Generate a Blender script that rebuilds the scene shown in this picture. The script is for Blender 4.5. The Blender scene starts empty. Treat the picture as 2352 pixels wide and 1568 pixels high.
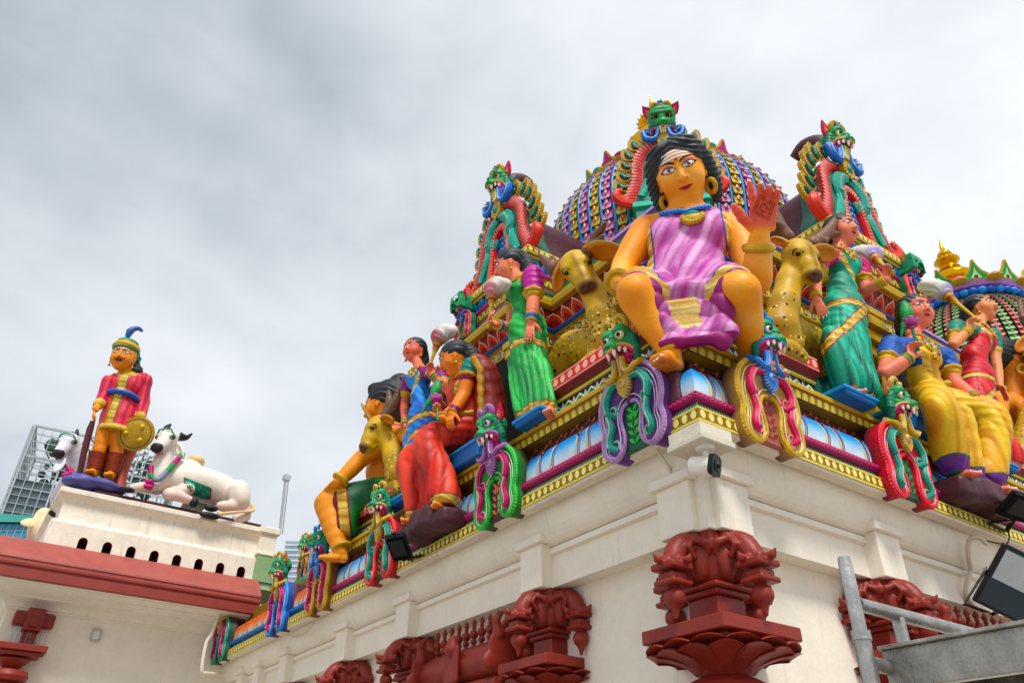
import bpy, math, random, time
import numpy as np
from math import sin, cos, pi, radians, atan2, sqrt
from mathutils import Vector, Matrix
T0 = time.time()
SC = bpy.context.scene
COL = SC.collection
# ------------------------------------------------------------------ camera
FOC = 1772 / 2352
YAW, PITCH, ROLL = radians(55.8), radians(32.93), radians(0.9)
EAVE = 4.6
def _basis():
    f = np.array([cos(PITCH) * cos(YAW), cos(PITCH) * sin(YAW), sin(PITCH)])
    r = np.cross(f, [0, 0, 1]); r /= np.linalg.norm(r); u = np.cross(r, f)
    return r * cos(ROLL) + u * sin(ROLL), -r * sin(ROLL) + u * cos(ROLL), f
CR, CU, CF = _basis()
def ray(px, py): return CF + CR * ((px - 1176) / 2352 / FOC) - CU * ((py - 784) / 2352 / FOC)
_d = ray(1606, 966)
CAM = np.array([0, 0, EAVE]) - _d * (3.0 / _d[2])
def X(px, py, x): d = ray(px, py); return CAM + d * ((x - CAM[0]) / d[0])
def Y(px, py, y): d = ray(px, py); return CAM + d * ((y - CAM[1]) / d[1])
def Z(px, py, z): d = ray(px, py); return CAM + d * ((z - CAM[2]) / d[2])
def E(px, py, s): d = ray(px, py); return CAM + d * ((s - CAM[0] - CAM[1]) / (d[0] + d[1]))
def far(px, py, t): d = ray(px, py); return CAM + d * t
cd = bpy.data.cameras.new('camera'); cam = bpy.data.objects.new('camera', cd); COL.objects.link(cam)
cd.sensor_width = 36; cd.lens = 36 * FOC; cd.clip_end = 5000; cd.clip_start = .05
m = Matrix(((CR[0], CU[0], -CF[0], CAM[0]), (CR[1], CU[1], -CF[1], CAM[1]), (CR[2], CU[2], -CF[2], CAM[2]), (0, 0, 0, 1)))
cam.matrix_world = m
SC.camera = cam
SC.view_settings.view_transform = 'Standard'; SC.view_settings.look = 'None'
SC.view_settings.exposure = 0.43; SC.view_settings.gamma = 1.0
# ------------------------------------------------------------------ sky and light
W = bpy.data.worlds.new('World'); SC.world = W; W.use_nodes = True
nt = W.node_tree; N = nt.nodes; Lk = nt.links; N.clear()
SUN_EL, SUN_AZ = radians(58), radians(248)      # azimuth of the sun seen from the scene (atan2 y, x)
sky = N.new('ShaderNodeTexSky'); sky.sky_type = 'NISHITA'; sky.sun_disc = False
sky.sun_elevation = SUN_EL; sky.sun_rotation = pi / 2 - SUN_AZ
bg1 = N.new('ShaderNodeBackground'); bg1.inputs[1].default_value = 0.05; Lk.new(sky.outputs[0], bg1.inputs[0])
tc = N.new('ShaderNodeTexCoord')
def wnoise(scale, detail, rough, dist, sc3):
    mp = N.new('ShaderNodeMapping'); mp.inputs['Scale'].default_value = sc3; Lk.new(tc.outputs['Generated'], mp.inputs[0])
    n = N.new('ShaderNodeTexNoise'); n.inputs['Scale'].default_value = scale; n.inputs['Detail'].default_value = detail
    n.inputs['Roughness'].default_value = rough; n.inputs['Distortion'].default_value = dist
    Lk.new(mp.outputs[0], n.inputs[0]); return n.outputs[0]
def wmath(op, a, b=None, c=None, clamp=False):
    n = N.new('ShaderNodeMath'); n.operation = op; n.use_clamp = clamp
    for i, v in enumerate((a, b, c)):
        if v is None: continue
        if isinstance(v, (int, float)): n.inputs[i].default_value = v
        else: Lk.new(v, n.inputs[i])
    return n.outputs[0]
def wblob(px, py, r0, r1):
    d = ray(px, py); d = d / np.linalg.norm(d)
    n = N.new('ShaderNodeVectorMath'); n.operation = 'DISTANCE'; Lk.new(tc.outputs['Generated'], n.inputs[0]); n.inputs[1].default_value = tuple(d)
    mr = N.new('ShaderNodeMapRange'); mr.interpolation_type = 'SMOOTHSTEP'; Lk.new(n.outputs['Value'], mr.inputs[0])
    mr.inputs[1].default_value = r0; mr.inputs[2].default_value = r1; mr.inputs[3].default_value = 1; mr.inputs[4].default_value = 0
    return mr.outputs[0]
n1 = wnoise(2.6, 7, .5, .25, (1, 1, 1.5)); n2 = wnoise(7.5, 5, .5, .35, (1, 1, 1.6))
v = wmath('ADD', wmath('MULTIPLY', wmath('SUBTRACT', n1, .5), .8), wmath('MULTIPLY', wmath('SUBTRACT', n2, .5), .32))
v = wmath('ADD', v, .60)
v = wmath('SUBTRACT', v, wmath('MULTIPLY', wblob(120, 300, .05, .72), .46))
v = wmath('SUBTRACT', v, wmath('MULTIPLY', wblob(840, 700, .0, .3), .07))
v = wmath('ADD', v, wmath('MULTIPLY', wblob(1900, 260, .1, 1.0), .22))
v = wmath('ADD', v, wmath('MULTIPLY', wblob(190, 640, .0, .40), .30))
v = wmath('ADD', v, wmath('MULTIPLY', wblob(620, 890, .0, .32), .18))
ramp = N.new('ShaderNodeValToRGB'); Lk.new(v, ramp.inputs[0])
ramp.color_ramp.elements[0].position = .25; ramp.color_ramp.elements[0].color = (.36, .41, .46, 1)
ramp.color_ramp.elements[1].position = .9; ramp.color_ramp.elements[1].color = (.76, .79, .82, 1)
e_ = ramp.color_ramp.elements.new(.55); e_.color = (.56, .60, .645, 1)
bg2 = N.new('ShaderNodeBackground'); Lk.new(ramp.outputs[0], bg2.inputs[0]); bg2.inputs[1].default_value = 1.0
mx = N.new('ShaderNodeMixShader'); mx.inputs[0].default_value = .93
Lk.new(bg1.outputs[0], mx.inputs[1]); Lk.new(bg2.outputs[0], mx.inputs[2])
wo = N.new('ShaderNodeOutputWorld'); Lk.new(mx.outputs[0], wo.inputs[0])
sl = bpy.data.lights.new('sun', 'SUN'); sl.energy = 2.4; sl.angle = radians(14); sl.color = (1, .965, .91)
so = bpy.data.objects.new('sun', sl); COL.objects.link(so)
sd = Vector((cos(SUN_EL) * cos(SUN_AZ), cos(SUN_EL) * sin(SUN_AZ), sin(SUN_EL)))
so.rotation_euler = sd.to_track_quat('Z', 'Y').to_euler()
# ------------------------------------------------------------------ colours
def hx(s):
    s = s.lstrip('#'); c = [int(s[i:i + 2], 16) / 255 for i in (0, 2, 4)]
    return tuple(x / 12.92 if x <= .04045 else ((x + .055) / 1.055) ** 2.4 for x in c)
PAL = dict(cream='ece3d3', cream2='e2d6c3', red='8c2a1e', brick='943c34', gold='c9a33c', golddk='8c6a1e', yel='e3cf62', ylt='ecdf8a', blue='1d6fc4', blu2='3f97e0', white='eeece8',
           navy='1d4f8c', teal='1c9480', tealdk='0d5c54', tlt='7fd4c4', mag='a8205c', pink='e0608c', plt='f0a8a8', red2='d83a30', ora='e07838', green='2a9c40', gdk='14623a', lime='63b84a',
           purple='6d4690', lilac='b08acc', brown='4a2626', brn2='6a3a2c', blk='17131a', skinO='ee9a40', skinP='e08468', hair='25292e', deer='b08c1c', horn='70503e', ivory='efe4d0',
           choc='4c2630', steel='a8a8a6', grey='8a8f92', coral='ee7a68')
P = {k: hx(v) for k, v in PAL.items()}
def C(c): return P[c] if isinstance(c, str) and c in P else (hx(c) if isinstance(c, str) else tuple(c))
def mixc(a, b, t): a, b = C(a), C(b); return tuple(a[i] * (1 - t) + b[i] * t for i in range(3))
# ------------------------------------------------------------------ materials: painted plaster etc. reading the paint colour laid on each mesh
def make_mat(name, rough=.5, metal=0., nscale=6., namp=.12, bump=.15, bscale=60., coat=0., stain=0., streak=0., spots=None, sat=1.1):
    mt = bpy.data.materials.new(name); mt.use_nodes = True
    t = mt.node_tree; n = t.nodes; l = t.links; b = n['Principled BSDF']
    at = n.new('ShaderNodeAttribute'); at.attribute_name = 'col'
    tc = n.new('ShaderNodeTexCoord')
    def noise(s, d=4, r=.6, vec=None):
        q = n.new('ShaderNodeTexNoise'); q.inputs['Scale'].default_value = s; q.inputs['Detail'].default_value = d; q.inputs['Roughness'].default_value = r
        l.new(vec or tc.outputs['Object'], q.inputs['Vector']); return q.outputs['Fac']
    def mr(v, a, b_, c, d):
        q = n.new('ShaderNodeMapRange'); l.new(v, q.inputs[0])
        for i, x in enumerate((a, b_, c, d)): q.inputs[i + 1].default_value = x
        return q.outputs[0]
    def mul(colr, val):
        q = n.new('ShaderNodeMix'); q.data_type = 'RGBA'; q.blend_type = 'MULTIPLY'; q.inputs[0].default_value = 1
        l.new(colr, q.inputs[6]); l.new(val, q.inputs[7]); return q.outputs[2]
    def mixto(colr, fac, c2):
        q = n.new('ShaderNodeMix'); q.data_type = 'RGBA'; l.new(fac, q.inputs[0]); l.new(colr, q.inputs[6]); q.inputs[7].default_value = (*c2, 1); return q.outputs[2]
    col = at.outputs['Color']
    if spots:
        for (sc, lo, hi, cc, off) in spots:
            mp = n.new('ShaderNodeMapping'); mp.inputs['Location'].default_value = off; l.new(tc.outputs['Object'], mp.inputs[0])
            vo = n.new('ShaderNodeTexVoronoi'); vo.inputs['Scale'].default_value = sc; vo.inputs['Randomness'].default_value = .55; l.new(mp.outputs[0], vo.inputs['Vector'])
            al = n.new('ShaderNodeMath'); al.operation = 'MULTIPLY'; l.new(mr(vo.outputs['Distance'], lo, hi, 1, 0), al.inputs[0]); l.new(at.outputs['Alpha'], al.inputs[1])
            col = mixto(col, al.outputs[0], cc)
    if sat != 1:
        hs = n.new('ShaderNodeHueSaturation'); hs.inputs['Saturation'].default_value = sat; hs.inputs['Value'].default_value = 1.05; l.new(col, hs.inputs['Color']); col = hs.outputs[0]
    col = mul(col, mr(noise(nscale), .3, .7, 1 - namp, 1 + namp * .6))
    col = mul(col, mr(noise(nscale * 9, 3), .3, .7, 1 - namp * .5, 1 + namp * .3))
    if streak:
        mp = n.new('ShaderNodeMapping'); mp.inputs['Scale'].default_value = (5, 5, .35); l.new(tc.outputs['Object'], mp.inputs[0])
        col = mixto(col, mr(noise(2.2, 5, .65, mp.outputs[0]), .56, .8, 0, streak), hx('7a6a52'))
    if stain:
        col = mixto(col, mr(noise(1.1, 8, .75), .58, .75, 0, stain), hx('8a7a62'))
        col = mixto(col, mr(noise(23, 3, .5), .72, .78, 0, stain), hx('5a4a3a'))
    l.new(col, b.inputs['Base Color'])
    b.inputs['Metallic'].default_value = metal
    l.new(mr(noise(nscale * 2), .3, .7, rough - .08, rough + .1), b.inputs['Roughness'])
    b.inputs['Coat Weight'].default_value = coat * .4; b.inputs['Specular IOR Level'].default_value = .35; b.inputs['Coat Roughness'].default_value = .25
    if bump:
        bp = n.new('ShaderNodeBump'); bp.inputs['Strength'].default_value = bump; bp.inputs['Distance'].default_value = .01
        ad = n.new('ShaderNodeMath'); ad.operation = 'ADD'; l.new(noise(bscale, 4), ad.inputs[0]); l.new(noise(bscale * .2, 3), ad.inputs[1])
        l.new(ad.outputs[0], bp.inputs['Height']); l.new(bp.outputs[0], b.inputs['Normal'])
    return mt
M = dict(
    paint=make_mat('statue_paint', .5, nscale=5, namp=.14, bump=.5, bscale=32, coat=.05, stain=.10),
    skin=make_mat('statue_skin_paint', .5, nscale=3, namp=.11, bump=.32, bscale=34, coat=.03, stain=.08),
    hide=make_mat('deer_hide_paint', .5, nscale=3, namp=.16, bump=.2, bscale=50, spots=[(13, .22, .26, hx('f0dc70'), (0, 0, 0)), (11.5, .21, .25, hx('20120a'), (.37, .21, .11))]),
    orn=make_mat('ornament_paint', .46, nscale=9, namp=.26, bump=.5, bscale=50, coat=.05, stain=.14),
    trim=make_mat('band_paint', .5, nscale=4, namp=.15, bump=.25, bscale=40, stain=.18),
    plaster=make_mat('plaster_paint', .7, sat=1.02, nscale=1.6, namp=.06, bump=.35, bscale=22, stain=.15, streak=.22),
    edge=make_mat('weathered_plaster', .8, nscale=2.2, namp=.12, bump=.5, bscale=16, stain=.4, streak=.5),
    redp=make_mat('red_oxide_paint', .45, sat=1, nscale=3, namp=.14, bump=.35, bscale=26, stain=.05),
    metal=make_mat('aluminium', .3, sat=1, metal=.75, nscale=11, namp=.34, bump=.22, bscale=70, stain=.4, streak=.5),
    gilt=make_mat('gilded_copper', .13, metal=1, nscale=4, namp=.06, bump=.03),
    black=make_mat('black_plastic', .35, nscale=5, namp=.1, bump=.1),
    glass=make_mat('tower_glass', .2, sat=1, nscale=.05, namp=.25, bump=0),
    matte=make_mat('matte_concrete', .8, sat=1, nscale=.3, namp=.12, bump=0),
)
# ------------------------------------------------------------------ object helpers
def link(o, parent=None):
    COL.objects.link(o)
    if parent is not None: o.parent = parent
    return o
def tag(o, label=None, cat=None, group=None, kind=None):
    if label: o['label'] = label
    if cat: o['category'] = cat
    if group: o['group'] = group
    if kind: o['kind'] = kind
    return o
def thing(name, label, cat, loc=(0, 0, 0), group=None):
    o = bpy.data.objects.new(name, None); o.empty_display_size = .1; link(o); o.location = tuple(float(a) for a in loc)
    LOC[o.name] = np.array(loc, float)
    return tag(o, label, cat, group)
LOC = {}
def mesh_obj(name, V, Fc, colr, mat, parent=None, smooth=True, flat_angle=None):
    """V (n,3), Fc: (m,k) int array or list of lists, colr (n,3|4)."""
    me = bpy.data.meshes.new(name)
    V = np.asarray(V, np.float32)
    if parent is not None and parent.name in LOC:
        V = V - LOC[parent.name].astype(np.float32)
    if isinstance(Fc, np.ndarray):
        k = Fc.shape[1]; me.vertices.add(len(V)); me.vertices.foreach_set('co', V.ravel())
        me.loops.add(Fc.size); me.loops.foreach_set('vertex_index', Fc.astype(np.int32).ravel())
        me.polygons.add(len(Fc)); me.polygons.foreach_set('loop_start', np.arange(0, Fc.size, k, dtype=np.int32))
        me.update(calc_edges=True)
    else:
        me.from_pydata(V.tolist(), [], Fc)
    colr = np.asarray(colr, np.float32)
    if colr.ndim == 1: colr = np.tile(colr[None, :], (len(V), 1))
    if colr.shape[1] == 3: colr = np.hstack([colr, np.ones((len(V), 1), np.float32)])
    a = me.attributes.new('col', 'FLOAT_COLOR', 'POINT'); a.data.foreach_set('color', colr.ravel())
    if smooth: me.polygons.foreach_set('use_smooth', np.ones(len(me.polygons), bool))
    me.materials.append(M[mat]); me.validate()
    if flat_angle and smooth:
        me.set_sharp_from_angle(angle=radians(flat_angle))
    o = bpy.data.objects.new(name, me); link(o, parent)
    if parent is None or parent.name in LOC: LOC.setdefault(o.name, LOC.get(parent.name, np.zeros(3)) if parent is not None else np.zeros(3))
    return o
def nrm(v): v = np.asarray(v, float); return v / (np.linalg.norm(v) + 1e-12)
def cat(pts, n=8, closed=False):
    """Catmull-Rom through points (any dimension)."""
    p = np.asarray(pts, float); m_ = len(p); out = []
    for i in range(m_ if closed else m_ - 1):
        g = lambda j: p[j % m_] if closed else p[min(max(j, 0), m_ - 1)]
        a, b, c, d = g(i - 1), g(i), g(i + 1), g(i + 2)
        for t in np.arange(n) / n:
            out.append(.5 * ((2 * b) + (-a + c) * t + (2 * a - 5 * b + 4 * c - d) * t * t + (-a + 3 * b - 3 * c + d) * t ** 3))
    if not closed: out.append(p[-1])
    return np.array(out)
class MB:
    """collects shapes with their paint colours into one mesh"""
    def __init__(s, fr=None): s.v = []; s.f = []; s.c = []; s.n = 0; s.fr = fr     # fr: (origin, ax_u, ax_v, ax_w) local frame
    def add(s, V, F, c):
        V = np.asarray(V, float)
        if s.fr is not None: o, a, b, w = s.fr; V = o + V[:, :1] * a + V[:, 1:2] * b + V[:, 2:3] * w
        s.v.append(V); n = s.n; s.f += [[i + n for i in f] for f in F]
        c = np.asarray(C(c) if not isinstance(c, np.ndarray) else c, float)
        s.c.append(np.tile(c[None, :], (len(V), 1)) if c.ndim == 1 else c); s.n += len(V); return s
    def box(s, lo, hi, c, bev=0.):
        lo, hi = np.minimum(lo, hi).astype(float), np.maximum(lo, hi).astype(float)
        if bev <= 0:
            V = [[(lo, hi)[i][0], (lo, hi)[j][1], (lo, hi)[k][2]] for i in (0, 1) for j in (0, 1) for k in (0, 1)]
            return s.add(V, [[0, 1, 3, 2], [4, 6, 7, 5], [0, 4, 5, 1], [2, 3, 7, 6], [0, 2, 6, 4], [1, 5, 7, 3]], c)
        b = min(bev, min(hi - lo) * .45); V = []; idx = {}
        for i in (0, 1):
            for j in (0, 1):
                for k in (0, 1):
                    for ax in range(3):
                        p = [(lo[0] + b, hi[0] - b)[i], (lo[1] + b, hi[1] - b)[j], (lo[2] + b, hi[2] - b)[k]]
                        p[ax] = (lo, hi)[(i, j, k)[ax]][ax]; idx[i, j, k, ax] = len(V); V.append(p)
        F = []
        for ax in range(3):
            o1, o2 = [a for a in range(3) if a != ax]
            for sgn in (0, 1):
                q = []
                for (a, b_) in ((0, 0), (1, 0), (1, 1), (0, 1)):
                    ijk = [0, 0, 0]; ijk[ax] = sgn; ijk[o1] = a; ijk[o2] = b_; q.append(idx[(*ijk, ax)])
                F.append(q)
        for ax in range(3):
            o1, o2 = [a for a in range(3) if a != ax]
            for a in (0, 1):
                for b_ in (0, 1):
                    q = []
                    for (t, w_) in ((0, o1), (1, o1), (1, o2), (0, o2)):
                        ijk = [0, 0, 0]; ijk[ax] = t; ijk[o1] = a; ijk[o2] = b_; q.append(idx[(*ijk, w_)])
                    F.append(q)
        for i in (0, 1):
            for j in (0, 1):
                for k in (0, 1): F.append([idx[i, j, k, 0], idx[i, j, k, 1], idx[i, j, k, 2]])
        return s.add(V, F, c)
    def tube(s, pts, r, c, n=8, closed=False, caps=True, flat=None):
        p = np.asarray(pts, float); m_ = len(p); r = np.full(m_, r) if np.isscalar(r) else np.asarray(r, float)
        tg = np.gradient(p, axis=0) if not closed else (np.roll(p, -1, 0) - np.roll(p, 1, 0))
        tg /= np.linalg.norm(tg, axis=1)[:, None] + 1e-12
        a = nrm(np.cross(tg[0], [0.31, .2, .93] if abs(tg[0][2]) < .9 else [1, 0, 0])); V = []
        for i in range(m_):
            a = nrm(a - tg[i] * (a @ tg[i])); b = np.cross(tg[i], a)
            for k in range(n):
                th = 2 * pi * k / n; V.append(p[i] + r[i] * (cos(th) * a + sin(th) * b))
        F = []
        for i in range(m_ if closed else m_ - 1):
            j = (i + 1) % m_
            for k in range(n): F.append([i * n + k, i * n + (k + 1) % n, j * n + (k + 1) % n, j * n + k])
        if caps and not closed: F.append(list(range(n))[::-1]); F.append([(m_ - 1) * n + k for k in range(n)])
        cc = np.asarray(C(c) if not isinstance(c, np.ndarray) else c, float)
        if cc.ndim == 2: cc = np.repeat(cc, n, axis=0)
        return s.add(V, F, cc)
    def lathe(s, prof, c, n=24, org=(0, 0, 0), ax=None, a0=0, a1=2 * pi, fn=None):
        """prof: list of (r, h) or (r, h, colour); ax: frame (a, b, axis)"""
        a, b, w = ax if ax else (np.array([1., 0, 0]), np.array([0, 1., 0]), np.array([0, 0, 1.])); V = []; cc = []; full = abs(a1 - a0 - 2 * pi) < 1e-6
        m_ = n if full else n + 1
        for q in prof:
            for k in range(m_):
                th = a0 + (a1 - a0) * k / n; r = q[0] * (fn(th, q[1]) if fn else 1)
                V.append(np.asarray(org) + a * r * cos(th) + b * r * sin(th) + w * q[1]); cc.append(C(q[2]) if len(q) > 2 else C(c))
        F = []
        for i in range(len(prof) - 1):
            for k in range(n): k2 = (k + 1) % m_; F.append([i * m_ + k, i * m_ + k2, (i + 1) * m_ + k2, (i + 1) * m_ + k])
        if full: F.append(list(range(m_))[::-1]); F.append([(len(prof) - 1) * m_ + k for k in range(m_)])
        return s.add(V, F, np.array(cc))
    def ell(s, c0, r, c, n=12, R=None):
        V = []; R = np.eye(3) if R is None else np.asarray(R)
        for i in range(n + 1):
            for k in range(2 * n):
                th = pi * i / n; ph = pi * k / n; V.append(np.asarray(c0) + (np.array([sin(th) * cos(ph), sin(th) * sin(ph), cos(th)]) * r) @ R)
        F = [[i * 2 * n + k, (i + 1) * 2 * n + k, (i + 1) * 2 * n + (k + 1) % (2 * n), i * 2 * n + (k + 1) % (2 * n)] for i in range(n) for k in range(2 * n)]
        return s.add(V, F, c)
    def poly(s, pts, w0, w1, c, cs=None, center=None):
        """extruded star-shaped polygon in local uv between w0 and w1 (front w1)"""
        p = np.asarray(pts, float); n = len(p); ce = np.mean(p, 0) if center is None else np.asarray(center)
        V = [(a, b, w0) for a, b in p] + [(a, b, w1) for a, b in p]
        s.add(V, [[i, (i + 1) % n, n + (i + 1) % n, n + i] for i in range(n)], cs or c)
        return s.add([(a, b, w1) for a, b in p] + [(ce[0], ce[1], w1)], [[i, (i + 1) % n, n] for i in range(n)], c)
    def build(s, name, mat, parent=None, smooth=False, ang=40, kind=None):
        o = mesh_obj(name, np.vstack(s.v), s.f, np.vstack(s.c), mat, parent, smooth, ang if smooth else None)
        if kind: o['kind'] = kind
        return o
# ------------------------------------------------------------------ sculpting: smooth union of primitives, meshed with surface nets
class SDF:
    def __init__(s, h=.012, k=.03): s.h = h; s.k = k; s.p = []; s.cols = []
    def _add(s, kind, prm, lo, hi, c, k, sub):
        s.p.append((kind, prm, np.array(lo) , np.array(hi), len(s.cols), s.k if k is None else k, sub)); s.cols.append(C(c)); return s
    def cap(s, a, b, ra, rb=None, c='blk', k=None, sub=False):
        rb = ra if rb is None else rb; a = np.asarray(a, float); b = np.asarray(b, float); r = max(ra, rb)
        return s._add('c', (a, b, ra, rb), np.minimum(a, b) - r, np.maximum(a, b) + r, c, k, sub)
    def chain(s, pts, rs, c='blk', k=None, n=0):
        pts = np.asarray(pts, float); rs = np.full(len(pts), rs) if np.isscalar(rs) else np.asarray(rs, float)
        if n: q = cat(np.hstack([pts, rs[:, None]]), n); pts, rs = q[:, :3], q[:, 3]
        for i in range(len(pts) - 1): s.cap(pts[i], pts[i + 1], rs[i], rs[i + 1], c, k)
        return s
    def ell(s, c0, r, c='blk', R=None, k=None, sub=False):
        r = np.asarray(r, float) * np.ones(3); m_ = max(r); c0 = np.asarray(c0, float)
        ext = m_ if R is not None else r
        if R is not None: R = np.asarray(R, float); ext = np.sqrt(((R * r[:, None]) ** 2).sum(0))
        return s._add('e', (c0, r, R), c0 - ext, c0 + ext, c, k, sub)
    def box(s, c0, hs, rd, c='blk', R=None, k=None, sub=False):
        hs = np.asarray(hs, float); c0 = np.asarray(c0, float); R_ = np.eye(3) if R is None else np.asarray(R, float)
        ext = np.abs(R_ * hs[:, None]).sum(0)
        return s._add('b', (c0, hs, rd, R_), c0 - ext, c0 + ext, c, k, sub)
    @staticmethod
    def _d(kind, prm, Q):
        if kind == 'c':
            a, b, ra, rb = prm; ba = b - a; pa = Q - a
            t = np.clip((pa @ ba) / (ba @ ba + 1e-12), 0, 1)
            return np.sqrt(((pa - t[..., None] * ba) ** 2).sum(-1)) - (ra + (rb - ra) * t)
        if kind == 'e':
            c0, r, R = prm; q = Q - c0
            if R is not None: q = q @ R.T
            k0 = np.sqrt(((q / r) ** 2).sum(-1)); k1 = np.sqrt(((q / (r * r)) ** 2).sum(-1)) + 1e-9
            return k0 * (k0 - 1) / k1
        c0, hs, rd, R = prm; q = np.abs((Q - c0) @ R.T) - (hs - rd)
        return np.sqrt((np.maximum(q, 0) ** 2).sum(-1)) + np.minimum(q.max(-1), 0) - rd
    def eval(s, Q):
        F = np.full(Q.shape[:-1], 9.)
        for kind, prm, lo, hi, ci, k, sub in s.p:
            d = s._d(kind, prm, Q)
            if sub: d = -d; h = np.clip(.5 - .5 * (F - d) / (k + 1e-9), 0, 1); F = F * (1 - h) + d * h + k * h * (1 - h); F = F
            else: h = np.clip(.5 + .5 * (F - d) / (k + 1e-9), 0, 1); F = F * (1 - h) + d * h - k * h * (1 - h)
        return F
    def hit(s, O, D, n=60, tmax=3.):
        """march points O along direction D to the surface"""
        t = np.zeros(len(O))
        for _ in range(n):
            d = s.eval(O + t[:, None] * D); t += np.clip(d, -.05, .2) * .8; t = np.minimum(t, tmax)
        return O + t[:, None] * D
    def normal(s, Q, e=.004):
        g = np.stack([s.eval(Q + np.eye(3)[i] * e) - s.eval(Q - np.eye(3)[i] * e) for i in range(3)], -1)
        return g / (np.linalg.norm(g, axis=-1, keepdims=True) + 1e-9)
    def mesh(s, name, mat='paint', parent=None, paint=None, disp=None, alpha=None):
        h = s.h; lo = np.min([p[2] for p in s.p if not p[6]], 0) - 3 * h; hi = np.max([p[3] for p in s.p if not p[6]], 0) + 3 * h
        dim = np.ceil((hi - lo) / h).astype(int) + 1
        F = np.full(dim, 9., np.float32); I = np.zeros(dim, np.int16)
        ax = [lo[i] + np.arange(dim[i]) * h for i in range(3)]
        for kind, prm, plo, phi, ci, k, sub in s.p:
            mg = k + 2.5 * h
            i0 = np.maximum(np.floor((plo - mg - lo) / h).astype(int), 0); i1 = np.minimum(np.ceil((phi + mg - lo) / h).astype(int) + 1, dim)
            if np.any(i1 <= i0): continue
            sl_ = tuple(slice(i0[j], i1[j]) for j in range(3))
            G = np.stack(np.meshgrid(*[ax[j][i0[j]:i1[j]] for j in range(3)], indexing='ij'), -1)
            d = s._d(kind, prm, G).astype(np.float32); f = F[sl_]
            if sub:
                d = -d; hh = np.clip(.5 - .5 * (f - d) / (k + 1e-9), 0, 1); F[sl_] = f * (1 - hh) + d * hh + k * hh * (1 - hh)
            else:
                I[sl_] = np.where(d < f, ci, I[sl_])
                hh = np.clip(.5 + .5 * (f - d) / (k + 1e-9), 0, 1); F[sl_] = f * (1 - hh) + d * hh - k * hh * (1 - hh)
        if disp is not None:
            w_ = np.argwhere(np.abs(F) < .06); Pp = lo + w_ * h; F[tuple(w_.T)] += disp(Pp).astype(np.float32)
        V, Q, cell = nets(F)
        Pw = lo + V * h
        ids = I[tuple(np.minimum(np.round(V).astype(int), dim - 1).T)]
        col = np.array(s.cols)[ids]
        if paint is not None: col = paint(Pw, col, ids)
        return mesh_obj(name, Pw, Q, col, mat, parent, True)
def nets(F):
    S = F < 0
    c = S[:-1, :-1, :-1].astype(np.int8).copy();
    for (i, j, k) in ((1, 0, 0), (0, 1, 0), (0, 0, 1), (1, 1, 0), (1, 0, 1), (0, 1, 1), (1, 1, 1)):
        c += S[i:F.shape[0] - 1 + i, j:F.shape[1] - 1 + j, k:F.shape[2] - 1 + k]
    act = (c > 0) & (c < 8); cells = np.argwhere(act)
    idx = np.full(act.shape, -1, np.int32); idx[tuple(cells.T)] = np.arange(len(cells))
    corners = np.array([(i, j, k) for i in (0, 1) for j in (0, 1) for k in (0, 1)])
    val = np.stack([F[tuple((cells + co).T)] for co in corners], 1)
    acc = np.zeros((len(cells), 3)); cnt = np.zeros(len(cells))
    for a in range(8):
        for b in range(a + 1, 8):
            if np.abs(corners[a] - corners[b]).sum() != 1: continue
            fa, fb = val[:, a], val[:, b]; mk = (fa < 0) != (fb < 0)
            t = np.where(mk, fa / np.where(mk, fa - fb, 1), 0)
            acc += mk[:, None] * (corners[a] + t[:, None] * (corners[b] - corners[a])); cnt += mk
    V = cells + acc / cnt[:, None]; Q = []
    for ax in range(3):
        sl1 = [slice(None)] * 3; sl2 = [slice(None)] * 3; sl1[ax] = slice(0, -1); sl2[ax] = slice(1, None)
        a, b = S[tuple(sl1)], S[tuple(sl2)]; e = np.argwhere(a != b)
        o1, o2 = [(1, 2), (2, 0), (0, 1)][ax]
        ok = (e[:, o1] > 0) & (e[:, o2] > 0) & (e[:, o1] < F.shape[o1] - 1) & (e[:, o2] < F.shape[o2] - 1); e = e[ok]
        ins = a[tuple(e.T)]; d1 = np.zeros(3, int); d1[o1] = 1; d2 = np.zeros(3, int); d2[o2] = 1
        q = np.stack([idx[tuple((e - d1 - d2).T)], idx[tuple((e - d2).T)], idx[tuple(e.T)], idx[tuple((e - d1).T)]], 1)
        q = np.where(ins[:, None], q, q[:, ::-1]); Q.append(q)
    return V, np.vstack(Q), cells
# ================================================================== ground
g = MB().box((-60, -60, -.3), (80, 80, 0), '9a948a').build('ground', 'matte'); tag(g, kind='structure')
# ================================================================== swept mouldings
def sweep_pts(plan, o):
    """plan polyline (x, y) walked with the outside on its right; o outward offset"""
    p = np.asarray(plan, float); n = len(p); out = []
    d = [nrm(p[i + 1] - p[i]) for i in range(n - 1)]; nn = [np.array([a[1], -a[0]]) for a in d]
    for i in range(n):
        if i == 0: q = p[0] + nn[0] * o
        elif i == n - 1: q = p[-1] + nn[-1] * o
        else:
            b = nn[i - 1] + nn[i]; b /= (b @ nn[i]) if abs(b @ nn[i]) > 1e-6 else 1; q = p[i] + b * o
        out.append(q)
    return np.array(out)
def sweep(mb, plan, prof, c=None, sub=None):
    """prof: (o, z, colour) - colour of the strip above that point"""
    R = [np.c_[sweep_pts(plan, q[0]), np.full(len(plan), q[1])] for q in prof]; n = len(plan)
    for i in range(len(prof) - 1):
        cc = prof[i][2] if len(prof[i]) > 2 else c
        if cc is None: continue
        V = np.vstack([R[i], R[i + 1]]); mb.add(V, [[k, k + 1, n + k + 1, n + k] for k in range(n - 1)], cc)
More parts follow.
